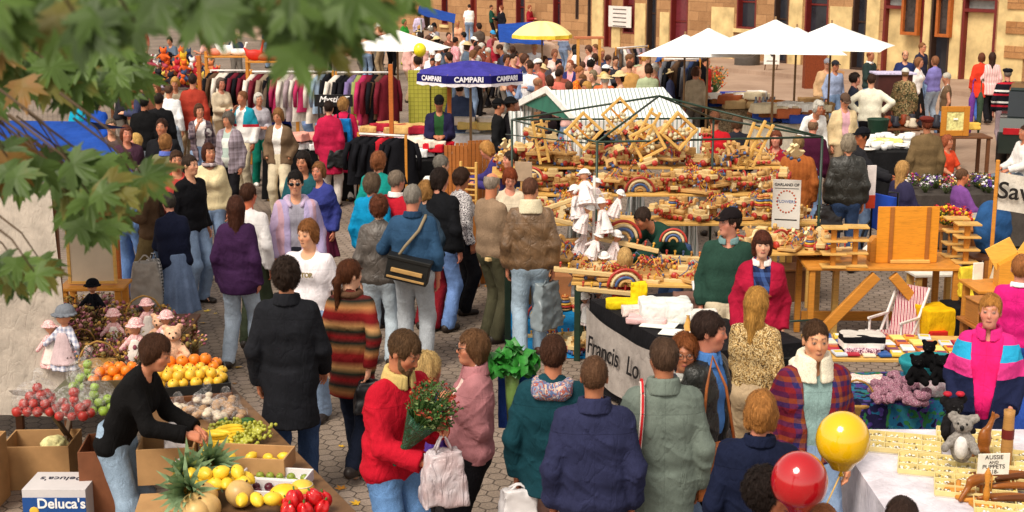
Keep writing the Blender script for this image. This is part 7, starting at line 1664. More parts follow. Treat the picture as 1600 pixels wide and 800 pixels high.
# ------------------------------------------------------------------ right foreground: white cloth table
clothtable((3.2,8.2,0),2.1,1.5,.8,.0,'long table under the white cloth at the bottom right','white tablecloth with grey folds hanging to the ground, bottom right',cloth('plain',('#d9d3dc',),2))
TRAY=plain('#e0cc8c',.3,.5,.1,10,.05)
jew=[plain(c,.3,.5,.3,60)for c in('#ece4c8','#d8c060','#f4f0e6','#8a7a50')]
def jewel(k):
 def mk():
  r=random.Random(k); m=MB()
  for i in range(22):m.cur=r.randrange(4); m.ball((r.uniform(-.035,.035),r.uniform(-.03,.03),.006+r.uniform(0,.008)),r.uniform(.004,.009),6,r.uniform(.5,1),r.uniform(.7,1.6))
  return tag(m.build('earrings',jew),'jewellery','jewellery')
 return mk
k=0
for i,(cx,cy,nm)in enumerate(((2.52,8.62,'farthest'),(2.62,8.22,'second farthest'),(2.74,7.86,'second nearest'),(2.86,7.5,'nearest'),(3.0,8.7,'back right'),(3.12,8.3,'middle right'),(3.22,7.95,'front right'))):
 o=thing('jewellery_tray','clear yellowish compartment tray of small jewellery, %s of the seven'%nm,'tray',(cx,cy,.80),-.28,'jewellery trays on the white cloth'); w_,d_=.46,.33
 m=MB(); m.box((0,0,.006),(w_,d_,.008)); m.build('base',plain('#efe6cc',.5),o)
 for y in(-d_/2,-d_/6,d_/6,d_/2):m=MB(); m.box((0,y,.026),(w_,.008,.03)); m.build('divider',TRAY,o)
 for x in(-w_/2,-w_/4,0,w_/4,w_/2):
  for y in(-d_/3,0,d_/3):m=MB(); m.box((x,y,.025),(.008,d_/3-.01,.026)); m.build('divider',TRAY,o)
 for a in range(4):
  for b in range(3):
   v=Matrix.Rotation(-.28,3,'Z')@Vector((-w_/2+w_*(a+.5)/4,-d_/2+d_*(b+.5)/3,0)); kk=(a*3+b+i)%5
   place('jw%d'%kk,jewel(kk),(cx+v.x,cy+v.y,.812),U(-.4,.4)+(PI if k%2 else 0),U(1.0,1.25),'little heap of pale and gold beads filling one tray compartment','jewellery in the trays'); k+=1
   # koala puppets
def koala(body,belly):
 def mk():
  o=thing('animal_puppet','koala','puppet'); fz=lambda P:.004*wob(P,100)
  blob('body',lambda P:usm([ell(P,(0,0,.12),(.07,.06,.11)),rc(P,(-.05,-.02,.17),(-.09,-.09,.12),.026,.024),rc(P,(.05,-.02,.17),(.09,-.09,.12),.026,.024),ell(P,(0,-.01,.26),(.06,.055,.055)),ell(P,(-.06,.0,.3),(.035,.016,.032)),ell(P,(.06,0,.3),(.035,.016,.032))],.01)+fz(P),(-.16,-.15,0),(.16,.1,.35),.01,plain(body,.95,.1,.4,50,1,140),parent=o)
  m=MB(); m.ball((0,-.066,.25),.014,8,1.5); m.ball((-.025,-.055,.275),.008,8); m.ball((.025,-.055,.275),.008,8); m.build('face',plain('#0c0a0a',.3),o)
  blob('belly',lambda P:ell(P,(0,-.03,.12),(.045,.045,.08)),(-.06,-.09,.03),(.06,.03,.22),.012,plain(belly,.9,.1,.2,30,.8,120),parent=o); return o
 return mk
p=W(1500,735,.82); place('kg',koala('#8c8680','#dcd8d4'),(p.x,p.y,.86),-.4,1.0,'grey fluffy koala puppet with white ears and belly')
p=W(1488,712,.82); place('kb',koala('#1a181a','#3a3638'),(p.x,p.y+.05,.87),.2,1.0,'black fluffy puppet with red bow behind the koala')
m=MB(); m.ball((-.04,0,0),.03,8,.6); m.ball((.04,0,0),.03,8,.6); m.out('bow',plain('#b01830',.6),'small red bow on the black puppet','bow',None,(p.x,p.y+.05,1.21))
for px,py,lab in((1497,768,'round wooden foot of the koala stand'),(1512,778,'round wooden foot below the carved wallaby')):
 p=W(px,py,.8); m=MB(); m.lathe([(.08,0),(.085,.012),(.08,.025),(.014,.027),(.014,.07)],n=20); m.out('carving_stand',HONEY,lab,'stand',None,(p.x,p.y,.802))
 # carved figures
CW=wood('#9a5a26',.3)
def carved(px,py,fn,lo,hi,label,z=.8,rz=0,mat=CW,name='carved_animal',cat='carving'):
 p=W(px,py,z+.02); return blob(name,fn,lo,hi,.011,mat,label,cat,None,None,(p.x,p.y,z),rz)
roo=lambda P:usm([ell(P,(0,0,.14),(.045,.035,.08)),rc(P,(.02,0,.2),(.05,0,.27),.022,.016),ell(P,(.07,0,.285),(.03,.016,.016)),rc(P,(.05,.008,.3),(.04,.015,.34),.008,.004),rc(P,(.05,-.008,.3),(.04,-.015,.34),.008,.004),rc(P,(0,.02,.08),(.05,.02,.01),.022,.012),rc(P,(0,-.02,.08),(.05,-.02,.01),.022,.012),rc(P,(-.03,0,.08),(-.12,0,.01),.022,.008),rc(P,(.03,.02,.18),(.07,.02,.13),.01,.007)],.012)
carved(1536,715,roo,(-.15,-.06,-.01),(.12,.06,.36),'upright carved brown kangaroo beside the price card',rz=.3)
carved(1524,775,lambda P:usm([rc(P,(-.12,0,.02),(-.05,0,.1),.015,.02),ell(P,(0,0,.12),(.08,.03,.035)),rc(P,(.06,0,.12),(.13,0,.15),.02,.014),rc(P,(.04,0,.1),(.05,0,.0),.014,.01)],.01),(-.15,-.05,-.01),(.16,.05,.2),'low carved reddish animal in front of the price card',rz=.5)
p=W(1540,792,.8); o=thing('carved_stand','small carved wooden post on a square foot at the bottom right','carving',(p.x,p.y,.8),.2); m=MB(); m.box((0,0,.012),(.16,.11,.022)); m.build('foot',HONEY,o); m=MB(); m.lathe([(.016,.024),(.02,.08),(.012,.14),(.02,.2),(.002,.24)],n=12); m.build('post',HONEY,o)
p=W(1571,728,.82); m=MB(); m.lathe([(.032,0),(.036,.15),(.032,.34),(.034,.38),(.02,.38),(.02,.3),(.001,.3)],n=18,cap=False); o=m.out('didgeridoo',wood('#b8864a',.5),'upright pale bamboo flute with a hollow top, rightmost on the white cloth','didgeridoo',None,(p.x,p.y,.8)); m=MB(); m.lathe([(.0375,.2),(.0375,.26)],n=18,cap=False); m.build('painted_band',plain('#6a1f1c',.5),o)
for i in range(9):
 p=W(1560+(i%3)*22,742+i*6,.82); m=MB(); pts=[(-.2+.4*j/10,.05*math.sin(PI*j/10)*(1 if i%2 else .6),.012)for j in range(11)]; m.tube(pts,[.01,.016,.019,.021,.022,.023,.022,.021,.019,.016,.009],8)
 m.out('boomerang',CW if i%2 else wood('#6a3a1c',.3),'polished curved wooden stick in the stack at the right edge','boomerang','curved wooden sticks at the right edge',(p.x,p.y,.805+.018*(i%3)),U(-.25,.2))
p=W(1541,724,.96); o=thing('price_card','white card hand lettered with a puppet price','card',(p.x,p.y-.12,1.0),.08); m=MB(); m.box((0,0,0),(.19,.006,.13)); m.build('card',plain('#efe8da',.7),o); m=MB(); m.tube([(0,.004,-.06),(0,.01,-.2)],.005,6); m.build('holder',HONEY,o)
for tx,z,s_ in(('AUSSIE',.043,.036),('AND',.012,.026),('PUPPETS',-.015,.036),('$18-',-.046,.034)):put_text(tx,s_,plain('#2a2426',.7),o,(0,-.0045,z),depth=.0008)
# flowered cloth table with slippers, basket of black bears
clothtable((3.05,10.25,0),1.05,.75,.7,.1,'small table under the flowered cloth','flower printed cloth in purple, blue and green under the knitted slippers',cloth('floral',('#3a2a6a','#1f5a7c','#2f6a3c','#4a3a7c','#2a6a7c','#1c1a3a'),4.5),.26)
def slipper(P):return(usm([ell(P,(0,0,.035),(.045,.08,.04)),ell(P,(0,.04,.05),(.04,.045,.045))],.02)+.006*wob(P,90))
sv,sf=nets(slipper,(-.08,-.12,-.01),(.08,.12,.11),.009); sm_=[cloth('floral',('#8a4a60','#c8a8b0','#4a2a40','#a06a80'),.35)]; sme=mesh_np('slipper',sv,sf); sme.materials.append(sm_[0])
for i in range(44):
 p=W(U(1366,1450),U(586,630),.76); o=bpy.data.objects.new('knitted_slipper',sme); COL.objects.link(o); o.location=(p.x,p.y,.705+U(0,.05)); o.rotation_euler=(U(-.3,.3),U(-.3,.3),U(0,6.3)); o.scale=(.72,.72,.72); tag(o,'pink and purple knitted slipper in the heap on the flowered cloth','slipper','knitted slippers')
foldpile(1468,608,.28,.2,.08,'#e0ccd0','pale pink and white crocheted pile right of the slippers',.7,cols=('#e8dcdc','#d8b0b8'),pat='floral'); foldpile(1500,612,.14,.14,.1,'#2f9a6a','green plastic wrapped bundle beside the tracksuit jacket',.7)
foldpile(1480,588,.3,.18,.08,'#c89878','peach coloured lace pile behind the crocheted one',.7)
o=place('tb',basket(False,plain('#1f8a94',.6,.3,.2,20,.8,90)),(W(1455,582,.78).x,W(1455,582,.78).y,.70),0,1.7,'oval turquoise basket holding black toy bears')
for i,(px,py,lab)in enumerate(((1432,575,'black toy bear on the left in the turquoise basket'),(1450,565,'black toy bear on top in the turquoise basket'),(1470,575,'black toy bear on the right in the turquoise basket'))):
 p=W(px,py+10,.9); place('bb',bear(plain('#0d0c0e',.9,.1,.3,40,.8,120)),(p.x,p.y,.84+(.06 if i==1 else 0)),U(-.6,.6),.85,lab,'black toy bears').scale=(.68,.68,.68)
p=W(1355,640,.6); place('bk',basket(),(W(1350,625,.7).x-.06,W(1350,625,.7).y,.58),0,1.0,'brown basket of small goods at the left end of the flowered cloth')
cardbox((2.55,10.1,0),.45,.4,.56,.1,'dark brown crate beside the flowered table',BROWNW,name='wooden_crate',cat='crate',open_=False); foldpile(1345,620,.36,.28,.04,'#d8c070','gold and white lace laid on the dark crate',.575,cols=('#e8d890','#f0ece0'),pat='floral')
foldpile(1345,592,.4,.2,.03,'#d8a8a0','pink patterned paper on the table left of the slippers',.7,cols=('#e0b0a8','#f0e4d8'),pat='floral')
# book table
table((3.15,11.35,0),1.35,.75,.7,-.05,'pale wooden table with rows of booklets',PINE)
BC=['#d8a02c','#c8d0dc','#b02a3c','#e8dcc0','#2f5a9c','#e0c04a','#7a3a5a','#dfe4ea','#c8682c','#f0d878']
for i in range(42):
 a,b=i%11,i//11; m=MB(); m.box((0,0,.01),(.1,.15,.018)); m.cur=1; m.box((0,.02,.0205),(.07,.05,.004)); m.out('booklet',[plain(BC[i%10],.5,.3,.05),plain(BC[(i*3+2)%10],.5,.3,.05)],'thin coloured booklet laid out in rows on the pale table','booklet','booklets on the pale table',(2.55+a*.12+U(-.01,.01),11.1+b*.17-.02*a*.3,.705+.004*(i%3)),U(-.2,.1))
foldpile(1346,535,.36,.22,.16,'#e8e4e0','black and white patterned cushion standing behind the booklets',.7,cat='cushion',name='cushion',cols=('#17161a','#e8e2dc','#17161a','#c8c0b8'),pat='hstripe'); foldpile(1345,546,.32,.2,.06,'#d8b0b8','pink and white cushion under the patterned one',.7,cat='cushion',name='cushion',cols=('#e8c8d0','#6a3a54'),pat='floral')
# rocking deck chair
o=thing('deck_chair','white wooden rocking chair with red striped canvas','chair',(D(1402,500,13.45).x,13.45,0),-.75); o.scale=(.68,.68,.68); WP=plain('#e6e0dc',.5)
for x in(-.25,.25):
 m=MB(); m.bar((x,-.05,.3),(x,.45,1.0),.035); m.build('side_rail',WP,o); m=MB(); m.bar((x,.35,.25),(x,-.45,.45),.035); m.build('side_rail',WP,o); m=MB(); m.bar((x,-.4,.62),(x,.2,.6),.035); m.build('arm',WP,o)
 m=MB(); m.tube([(x,-.5+.1*j,.02+.0012*(j-5)**2*2)for j in range(11)],.018,6); m.build('rocker',WP,o); m=MB(); m.bar((x,-.35,.05),(x,-.35,.6),.03); m.build('leg',WP,o); m=MB(); m.bar((x,.25,.05),(x,.15,.6),.03); m.build('leg',WP,o)
m=MB(); m.grid(lambda u,v:(-.23+.46*u,(.45-.9*v*.55)if v<.5 else(.2-.65*(v-.5)*2*.95),(1.0-1.3*v)if v<.5 else .34+.1*(v-.5)*2),12,16); m.build('canvas_seat',cloth('vstripe',('#a8384c','#e8dcd8','#a8384c','#e8dcd8','#8a2a4a'),.8),o)
o=thing('rucksack','yellow, red and black rucksack on the ground right of the rocking chair','rucksack',(D(1470,500,13.5).x,13.5,0),.2)
blob('main_pack',lambda P:(np.maximum(np.maximum(np.abs(P[:,0])-.17,np.abs(P[:,1])-.12),np.abs(P[:,2]-.26)-.2)-.05)+.006*wob(P,20),(-.26,-.2,0),(.26,.2,.54),.016,cloth('plain',('#e0b012',)),parent=o)
blob('side_panel',lambda P:(np.maximum(np.maximum(np.abs(P[:,0]-.16)-.05,np.abs(P[:,1])-.13),np.abs(P[:,2]-.27)-.21)-.05),(.02,-.22,0),(.3,.22,.56),.016,cloth('plain',('#17171a',)),parent=o); blob('pocket',lambda P:(np.maximum(np.maximum(np.abs(P[:,0]+.12)-.06,np.abs(P[:,1]+.15)-.04),np.abs(P[:,2]-.16)-.12)-.03),(-.26,-.26,0),(.02,-.04,.35),.014,cloth('plain',('#c02a20',)),parent=o)
p=W(1520,560); m=MB(); m.tube([(0,0,0),(.28,.1,.95)],.05,12); m.out('cardboard_tube',plain('#b8a890',.7),'thick pale tube leaning beside the rucksack','tube',None,(D(1515,500,13.2).x,13.2,0))
# wooden furniture stall
table((3.72,14.05,0),1.55,.8,.86,-.02,'long honey wood trestle table with big crossed braces',HONEY,HONEY,cross=True)
o=thing('display_board','square yellow pine panel standing upright on the trestle table','panel',(3.98,13.9,.86),.02); m=MB(); m.box((0,0,.29),(.62,.02,.575)); m.build('boards',wood('#e8982c',.45),o)
for x in(-.17,.2):m=MB(); m.box((x,-.018,.29),(.04,.014,.57)); m.build('batten',OAK,o)
m=MB(); m.box((.03,-.03,.02),(.4,.05,.035)); m.build('rail',PINE,o)
def tier(n):
 def mk():
  o=thing('tiered_shelf','shelf','shelf'); m=MB(); m.box((0,0,.2),(.05,.05,.4)); m.build('post',HONEY,o)
  for k in range(n):m=MB(); m.box((.03*(-1)**k*0,0,.01+k*.39/(n-1)),(.24,.18,.018)); m.build('shelf_board',PINE,o)
  return o
 return mk
for px,py,d_,lab in((1301,412,13.7,'four tier pine spice shelf, leftmost on the trestle table'),(1335,412,13.75,'four tier pine spice shelf, second from the left'),(1508,412,13.9,'four tier pine spice shelf right of the yellow panel'),(1490,412,14.2,'four tier pine spice shelf half behind the yellow panel')):
 p=D(px,py,d_); place('tier',tier(4),(p.x,p.y,.862),U(-.15,.15),1.0,lab,'tiered pine shelves')
p=D(1370,412,14.0); m=MB(); m.prism([(-.09,0),(.09,0),(.09,.2),(.05,.25),(-.05,.25),(-.09,.2)],-.07,.07); m.out('wooden_chest',HONEY,'small round topped orange wood chest left of the yellow panel','chest',None,(p.x,p.y,.862))
m=MB(); m.lathe([(.14,0),(.13,.05),(.09,.09),(.001,.11)],n=20); m.out('white_hat',plain('#f0ece4',.8),'white rounded straw hat behind the orange wood chest','hat',None,(D(1375,380,14.35).x-.05,14.32,.865))
for px,py,w_,h_,lab in((1250,500,.5,.36,'dark brown low chest under the trestle table'),(1258,450,.4,.5,'brown cabinet with sloping lid left of the trestle table')):
 p=W(px,py); m=MB(); m.box((0,0,h_/2),(w_,.36,h_)); o=m.out('wooden_chest',BROWNW,lab,'chest',None,(p.x+.12,p.y+1.0,0),.1); m=MB(); m.box((0,0,h_+.015),(w_+.05,.4,.025)); m.build('lid',wood('#8a5a34'),o)
p=W(1440,500); table((p.x+.1,14.9,0),.55,.35,.55,.1,'small white topped stool seen under the trestle table',plain('#efe8dc',.6),PINE)
for k in range(12):
 kd=random.choice(KINDS[:2]+KINDS[3:]); place(kd[0],kd[1],(3.0+U(-.05,.35),14.2+U(0,.3),.875 if kd[0]not in('thorse','tduck')else .9),U(0,6.3),U(.9,1.2),kd[2],kd[3])
 # bird house and crates at the right edge
p=D(1580,405,12.6); table((p.x+.15,p.y+.1,0),1.0,.5,.92,.05,'wooden bench at the right edge under the house shaped box',HONEY)
o=thing('house_box','house shaped yellow wooden box with sloping roof at the right edge','wooden box',(p.x+.05,p.y,.92),-.15); m=MB(); m.prism([(-.17,0),(.17,0),(.17,.22),(0,.32),(-.17,.22)],-.13,.13); m.build('body',wood('#e09a34',.45),o)
for s_ in(-1,1):m=MB(); m.bar((0,0,.335),(s_*.21,0,.21),.3,.016,up=(0,1,0)); m.build('roof',wood('#f0b850',.5),o)
p=D(1548,452,12.2); o=thing('open_crate','open fronted wooden crate below the house shaped box','crate',(p.x,p.y,.7),.15);
for c,sz in(((0,0,.0),(.34,.24,.015)),((0,0,.2),(.36,.26,.015)),((-.16,0,.1),(.015,.24,.18)),((.16,0,.1),(.015,.24,.18)),((0,.11,.1),(.3,.012,.18))):m=MB(); m.box(c,sz); m.build('board',wood('#b87838'),o)
table((p.x+.05,p.y+.05,0),.5,.4,.69,.1,'low stand under the open fronted crate',OAK)
foldpile(1510,440,.16,.12,.3,'#e8cc3c','yellow plastic bag hanging off the end of the trestle table',.62,cat='plastic bag',name='yellow_bag');
p=D(1528,425,12.9); m=MB(); m.box((0,0,0),(.1,.02,.2)); m.out('book',plain('#f0ece0',.6),'white book standing behind the yellow bag','book',None,(p.x,p.y,.98),.2)
# Save the ... banner, poster stand
o=thing('lettered_banner','pale cloth banner with large black words on an orange pole','banner',(D(1556,300,13.4).x,13.4,0),-.22); m=MB(); m.bar((0,0,0),(0,0,1.98),.035); m.build('pole',HONEY,o); m=MB(); m.bar((1.55,0,0),(1.55,0,1.98),.035); m.build('pole',HONEY,o)
m=MB(); m.grid(lambda u,v:(.02+1.52*u,.012*math.sin(u*14+v),1.5+.36*v-.06*math.sin(PI*u)-.03*u),24,4); m.build('cloth',cloth('plain',('#cfc8bc',),1.5),o); put_text('Save the',.23,plain('#1a1614',.7),o,(.4,-.03,1.66),(PI/2,R(4),0),bold=.003)
p=D(1230,285,15.1); o=thing('poster_stand','white A frame poster with garland emblem beside the orange brown jacket','poster',(p.x,p.y,.98),-.25); Mt=Matrix.Rotation(R(-8),3,'X')
m=MB(); m.box((0,0,.27),(.3,.015,.54)); m.build('poster',plain('#d9d4cc',.6,.2,.05),o); m=MB(); m.bar((0,.02,.5),(0,.16,0),.2,.01,up=(0,1,0)); m.build('strut',OAK,o)
put_text('GARLAND OF',.042,plain('#1c1a1a',.6),o,(0,-.01,.485),depth=.001,bold=.001); put_text('FLOWERS',.045,plain('#3a5a9c',.6),o,(0,-.01,.3),depth=.001)
m=MB();
for k in range(20):a=2*PI*k/20; m.ball((.1*math.cos(a),-.009,.3+.12*math.sin(a)),.011,6,1,1,.3)
m.build('emblem',plain('#b8583c',.6),o); m=MB(); m.box((0,-.009,.1),(.24,.004,.012)); m.box((0,-.009,.445),(.26,.004,.006)); m.build('rule',plain('#1c1a1a',.6),o)
# wheelchair
p=JJ and W(1412,252,1.25); wp=[q for q in COL.objects if 'blue wheelchair' in str(q.get('label'))][0].location
o=thing('wheelchair','blue folding wheelchair with black frame carrying the blonde woman','wheelchair',(wp.x,wp.y,0),R(118)); BW=plain('#1f4ab4',.5,.4); KM=plain('#17171a',.4,.5)
m=MB(); m.box((0,0,.44),(.42,.42,.03)); m.build('seat',BW,o); m=MB(); m.box((0,.25,.68),(.44,.035,.46)); m.build('backrest',BW,o)
for s_ in(-1,1):
 m=MB(); m.box((s_*.25,-.02,.6),(.03,.4,.2)); m.build('side_panel',BW,o); m=MB(); m.tube([(s_*.29,.08+.28*math.cos(a),.29+.28*math.sin(a))for a in[2*PI*k/24 for k in range(24)]],.018,6,closed=True); m.build('wheel',KM,o)
 m=MB(); m.tube([(s_*.2,-.35+.08*math.cos(a),.08+.08*math.sin(a))for a in[2*PI*k/12 for k in range(12)]],.015,6,closed=True); m.build('castor',KM,o); m=MB(); m.tube([(s_*.23,.27,.2),(s_*.23,.27,.98),(s_*.23,.42,1.0)],.014,6); m.build('push_handle',KM,o); m=MB(); m.tube([(s_*.2,-.3,.5),(s_*.2,-.45,.15),(s_*.1,-.55,.12)],.012,6); m.build('footrest',KM,o)
table((W(1490,330,.7).x,16.9,0),.6,.5,.78,.2,'grey topped folding table behind the wheelchair',plain('#a8a29a',.6),KM,x=True)
# dried flower / potpourri stall
clothtable((6.2,19.2,0),1.6,1.0,.75,.1,'table under the purple and gold posies','dark cloth under the purple and gold posies',cloth('plain',('#4a4440',)))
for i in range(44):
 key='posy%d'%(i%4)
 def mk(i=i):
  m,mt=bouquet(200+i,['#5a6a3a',['#6a2f7a','#c8a02c','#e8e0e8','#a83a5a'][i%4],['#e8e0e0','#7a5a2c','#5a3a8c','#d8b060'][i%4],'#3a4a2c'],26,.09,.16); return tag(m.build('posy',mt),'x','posy')
 place(key,mk,(6.2+U(-.75,.75),19.2+U(-.45,.45),.755),U(0,6),U(.9,1.2),['purple and white posy on the dark cloth','gold and brown posy on the dark cloth','white and violet posy on the dark cloth','crimson and straw posy on the dark cloth'][i%4],'posies on the dark cloth')
for i in range(16):
 def mk2():
  m,mt=bouquet(300,['#4a6a2a','#e08a1c','#c02a3c','#e8c030'],20,.09,.13); return tag(m.build('posy',mt),'x','posy')
 p=D(U(1468,1512),U(322,345),U(14.9,15.6)); place('pz',mk2,(p.x,p.y,p.z-.1),U(0,6),1.0,'orange and red posy behind the tiered shelves','orange and red posies')
table((D(1490,340,15.2).x,15.25,0),.8,.6,1.0,0,'stand under the orange and red posies',OAK)
blob('blue_rucksack',lambda P:np.maximum(ell(P,(0,0,.26),(.19,.14,.3)),-P[:,2])+.014*wob(P,20),(-.28,-.22,-.02),(.28,.22,.66),.016,cloth('plain',('#2a5284',)),'big blue rucksack standing behind the orange banner pole','rucksack',None,None,(D(1552,340,14.2).x,14.2,.9)); table((D(1552,340,14.2).x,14.2,0),.5,.5,.9,0,'dark stool under the big blue rucksack',BROWNW)
# antiques
clothtable((6.35,23.3,0),1.35,1.6,.8,.05,'table under the black cloth with white china','black cloth under white china in front of the camouflage jacket',cloth('plain',('#1a1a1c',)))
def cup():
 m=MB(); m.lathe([(.03,0),(.055,.03),(.06,.09),(.052,.09),(.045,.03),(.001,.02)],n=14,cap=False); o=m.build('china_cup',plain('#f0eeea',.25,.5,.03)); m=MB(); m.tube([(.055+.025*math.sin(a),0,.05+.03*math.cos(a))for a in[PI*k/8 for k in range(9)]],.006,5); m.build('handle',plain('#f0eeea',.25,.5,.03),o); return tag(o,'cup','cup')
def plate():m=MB(); m.lathe([(.05,0),(.12,.02),(.12,.026),(.05,.01),(.001,.01)],n=18,cap=False); return tag(m.build('china_plate',plain('#f2f0ec',.25,.5,.03)),'plate','plate')
for i in range(34):place('cup',cup,(6.35+U(-.6,.6),23.3+U(-.7,.7),.81),U(0,6),U(.9,1.5),'white china cup on the black clothed table','white cups')
for i in range(14):place('plate',plate,(6.3+U(-.6,.5),23+U(-.5,.7),.81+.012*(i%4)),0,U(.9,1.2),'white china plate on the black clothed table','white plates')
foldpile(1385,222,.5,.35,.1,'#e8d880','pale yellow linen pile at the left of the white china',.8); foldpile(1402,228,.4,.3,.06,'#f2f0ec','white linen pile at the front of the black clothed table',.8)
p=W(1371,212,.8); m=MB(); m.lathe([(.15,0),(.19,.28),(.2,.3),(.17,.3),(.14,.05),(.001,.05)],n=16,cap=False); m.out('green_planter',plain('#1f3a2c',.5),'dark green planter at the left corner of the china table','planter',None,(p.x,p.y,.8))
table((D(1420,190,26).x,26,0),1.6,.8,.8,.1,'brown table of bric-a-brac at the feet of the camouflage trousers',BROWNW)
for i in range(26):
 mt=plain(random.choice(['#8a3a1c','#b8602c','#2a2a34','#d8c8b0','#6a4a34','#c8a05a']),.5); key='bric%d'%(i%6)
 def mk3(i=i,mt=mt):m=MB(); m.lathe([(.05,0),(.07+.01*(i%3),.04),(.04,.1),(.05,.14+.02*(i%4)),(.03,.15+.02*(i%4))],n=12); return tag(m.build('ornament',mt),'x','ornament')
 place(key,mk3,(D(1420,190,26).x+U(-.75,.75),26+U(-.35,.35),.81),0,U(.8,1.3),'small dark ornament crowded on the brown bric-a-brac table, shape %s'%['one','two','three','four','five','six'][i%6],'ornaments on the bric-a-brac table')
for o_ in[q for q in COL.objects if q.name.startswith('ornament')]:o_['label']='small ornament crowded on the brown bric-a-brac table'
p=W(1495,207,.85); table((p.x,24.7,0),1.1,.6,.8,0,'brown table carrying the gold picture frame',BROWNW)
o=thing('picture_frame','gold framed picture with pale mount on the brown table','picture',(p.x-.1,24.5,.81),.03); m=MB(); m.box((0,0,.26),(.3,.02,.34)); m.build('picture',plain('#e8d08a',.6,.3,.5,20),o)
for x in(-.2,.2):m=MB(); m.box((x,-.002,.26),(.1,.04,.52)); m.build('frame',wood('#c8822c',.4),o)
for z in(.05,.47):m=MB(); m.box((0,-.002,z),(.298,.038,.1)); m.build('frame',wood('#c8822c',.4),o)
m=MB(); m.box((.0,-.03,.3),(.08,.012,.03)); m.build('price_tag',plain('#f4f0e8',.6),o)
foldpile(1518,197,.3,.2,.12,'#d8b050','straw coloured bundle right of the gold frame',.81)
for px,hexc,lab in((1515,'#6a3a8c','closed purple umbrella standing beside the gold frame'),(1528,'#3a4a3a','closed dark green umbrella standing beside the purple one')):
 p=W(px,212); m=MB(); m.lathe([(.01,0),(.05,.25),(.075,.8),(.03,.95),(.012,.96),(.012,1.15)],n=10); m.tube([(0,0,1.15),(0,0,1.2),(.05,0,1.25),(.09,0,1.2)],.012,6); m.out('closed_umbrella',cloth('plain',(hexc,)),lab,'umbrella',None,(p.x,p.y,0),U(0,1))
 # bric-a-brac under the white umbrellas
for px,py,w_,d_,lab,cl in((1215,190,1.1,.8,'table under cream linen below the white umbrellas','cream linen cloth below the white umbrellas'),(1155,168,1.3,.9,'table under a mottled cloth near the blue boxes','mottled brown cloth near the blue boxes')):
 p=W(px,py,.8); clothtable((p.x,p.y,0),w_,d_,.8,.1,lab,cl,cloth('plain',('#e6dcc8',))if px>1200 else cloth('floral',('#a89070','#c8b494','#7a6a54'),2))
p=W(1212,180,.82); m=MB(); m.lathe([(.17,0),(.19,.14),(.18,.3),(.15,.3),(.15,.05),(.001,.05)],n=18,cap=False); m.out('wooden_tub',wood('#d07a24'),'orange wooden tub below the middle white umbrella','tub',None,(p.x,p.y,.81))
for i in range(6):
 p=W(1198+i*6,160,1.15); m=MB(); m.lathe([(.05,0),(.055,.2),(.02,.28),(.02,.34)],n=12); m.out('glass_bottle',[plain(c,.15,.7)for c in('#6a7a8c','#b8705c','#8a98a8','#5a6470','#c8846c','#78889a')][i],['slate blue bottle at the left of','rusty pink bottle second in','pale grey blue bottle in the middle of','dark grey bottle fourth in','salmon bottle fifth in','steel blue bottle at the right end of'][i]+' the bottle row','bottle','bottles near the wooden tub',(p.x,p.y+1.2,.8))
table((W(1212,160,1.0).x,28.6,0),.9,.5,.8,0,'small table under the bottle row',BROWNW)
p=W(1262,190,.8); table((p.x,p.y,0),1.3,.6,.75,-.2,'round edged brown table with grain sacks',BROWNW)
for i,(px,py)in enumerate(((1243,158),(1266,152),(1284,160))):foldpile(px,py+8,.5,.35,.2,'#b08a5c',['left','middle','right'][i]+' bulging hessian sack beside the umbrella pole',.75,cat='sack',name='hessian_sack',pat='knit')
p=W(1271,138); m=MB(); m.box((0,0,.55),(.62,.4,1.1)); o=m.out('wicker_cabinet',plain('#7a3a20',.8,.2,.5,30,1,60),'red brown wicker cabinet under the rightmost white umbrella','cabinet',None,(p.x,p.y,0)); m=MB(); m.box((0,0,1.12),(.72,.5,.04)); m.build('top',RED,o)
m=MB(); m.box((0,0,.5),(.5,.03,1.0)); o=m.out('leaning_board',plain('#b08258',.8),'tan board leaning in front of the wicker cabinet','board',None,(W(1277,160).x,W(1277,160).y-1,0)); o.rotation_euler=(-.1,.25,0)
p=D(1392,170,30); o=thing('dark_cabinet','tall maroon board stall with lilac cloth on top behind the cream sweater','cabinet',(p.x,p.y,0)); m=MB(); m.box((0,0,.72),(.72,.5,1.44)); m.build('body',plain('#4a2420',.6),o); m=MB(); m.box((0,0,1.46),(.86,.6,.04)); m.build('top_cloth',plain('#c8c0e0',.8,.2,.4,20),o)
p=W(1205,116); o=thing('signboard','white A frame sign with a black heart emblem near the litter bin','sign',(p.x,p.y,0)); m=MB(); m.box((0,0,.75),(.52,.03,.85)); m.build('board',plain('#f0ece8',.6),o)
for x in(-.2,.2):m=MB(); m.bar((x,.02,.35),(x,.2,0),.03); m.build('leg',BROWNW,o)
m=MB(); m.ball((-.1,-.02,.82),.12,14,.8,1,.12); m.ball((.1,-.02,.82),.12,14,.8,1,.12); m.prism([(-.18,.78),(.18,.78),(0,.58)],-.03,-.017); m.build('emblem',plain('#2a2a2e',.6),o); m=MB(); m.box((0,-.017,1.08),(.36,.006,.04)); m.box((0,-.017,.44),(.36,.006,.04)); m.build('lettering_band',plain('#8a8480',.6),o)
G3=[('#c8a878','tan'),('#8a5a38','brown'),('#efe8e0','white'),('#2f4a9c','blue'),('#b0603c','rust'),('#d8c8a8','cream')]
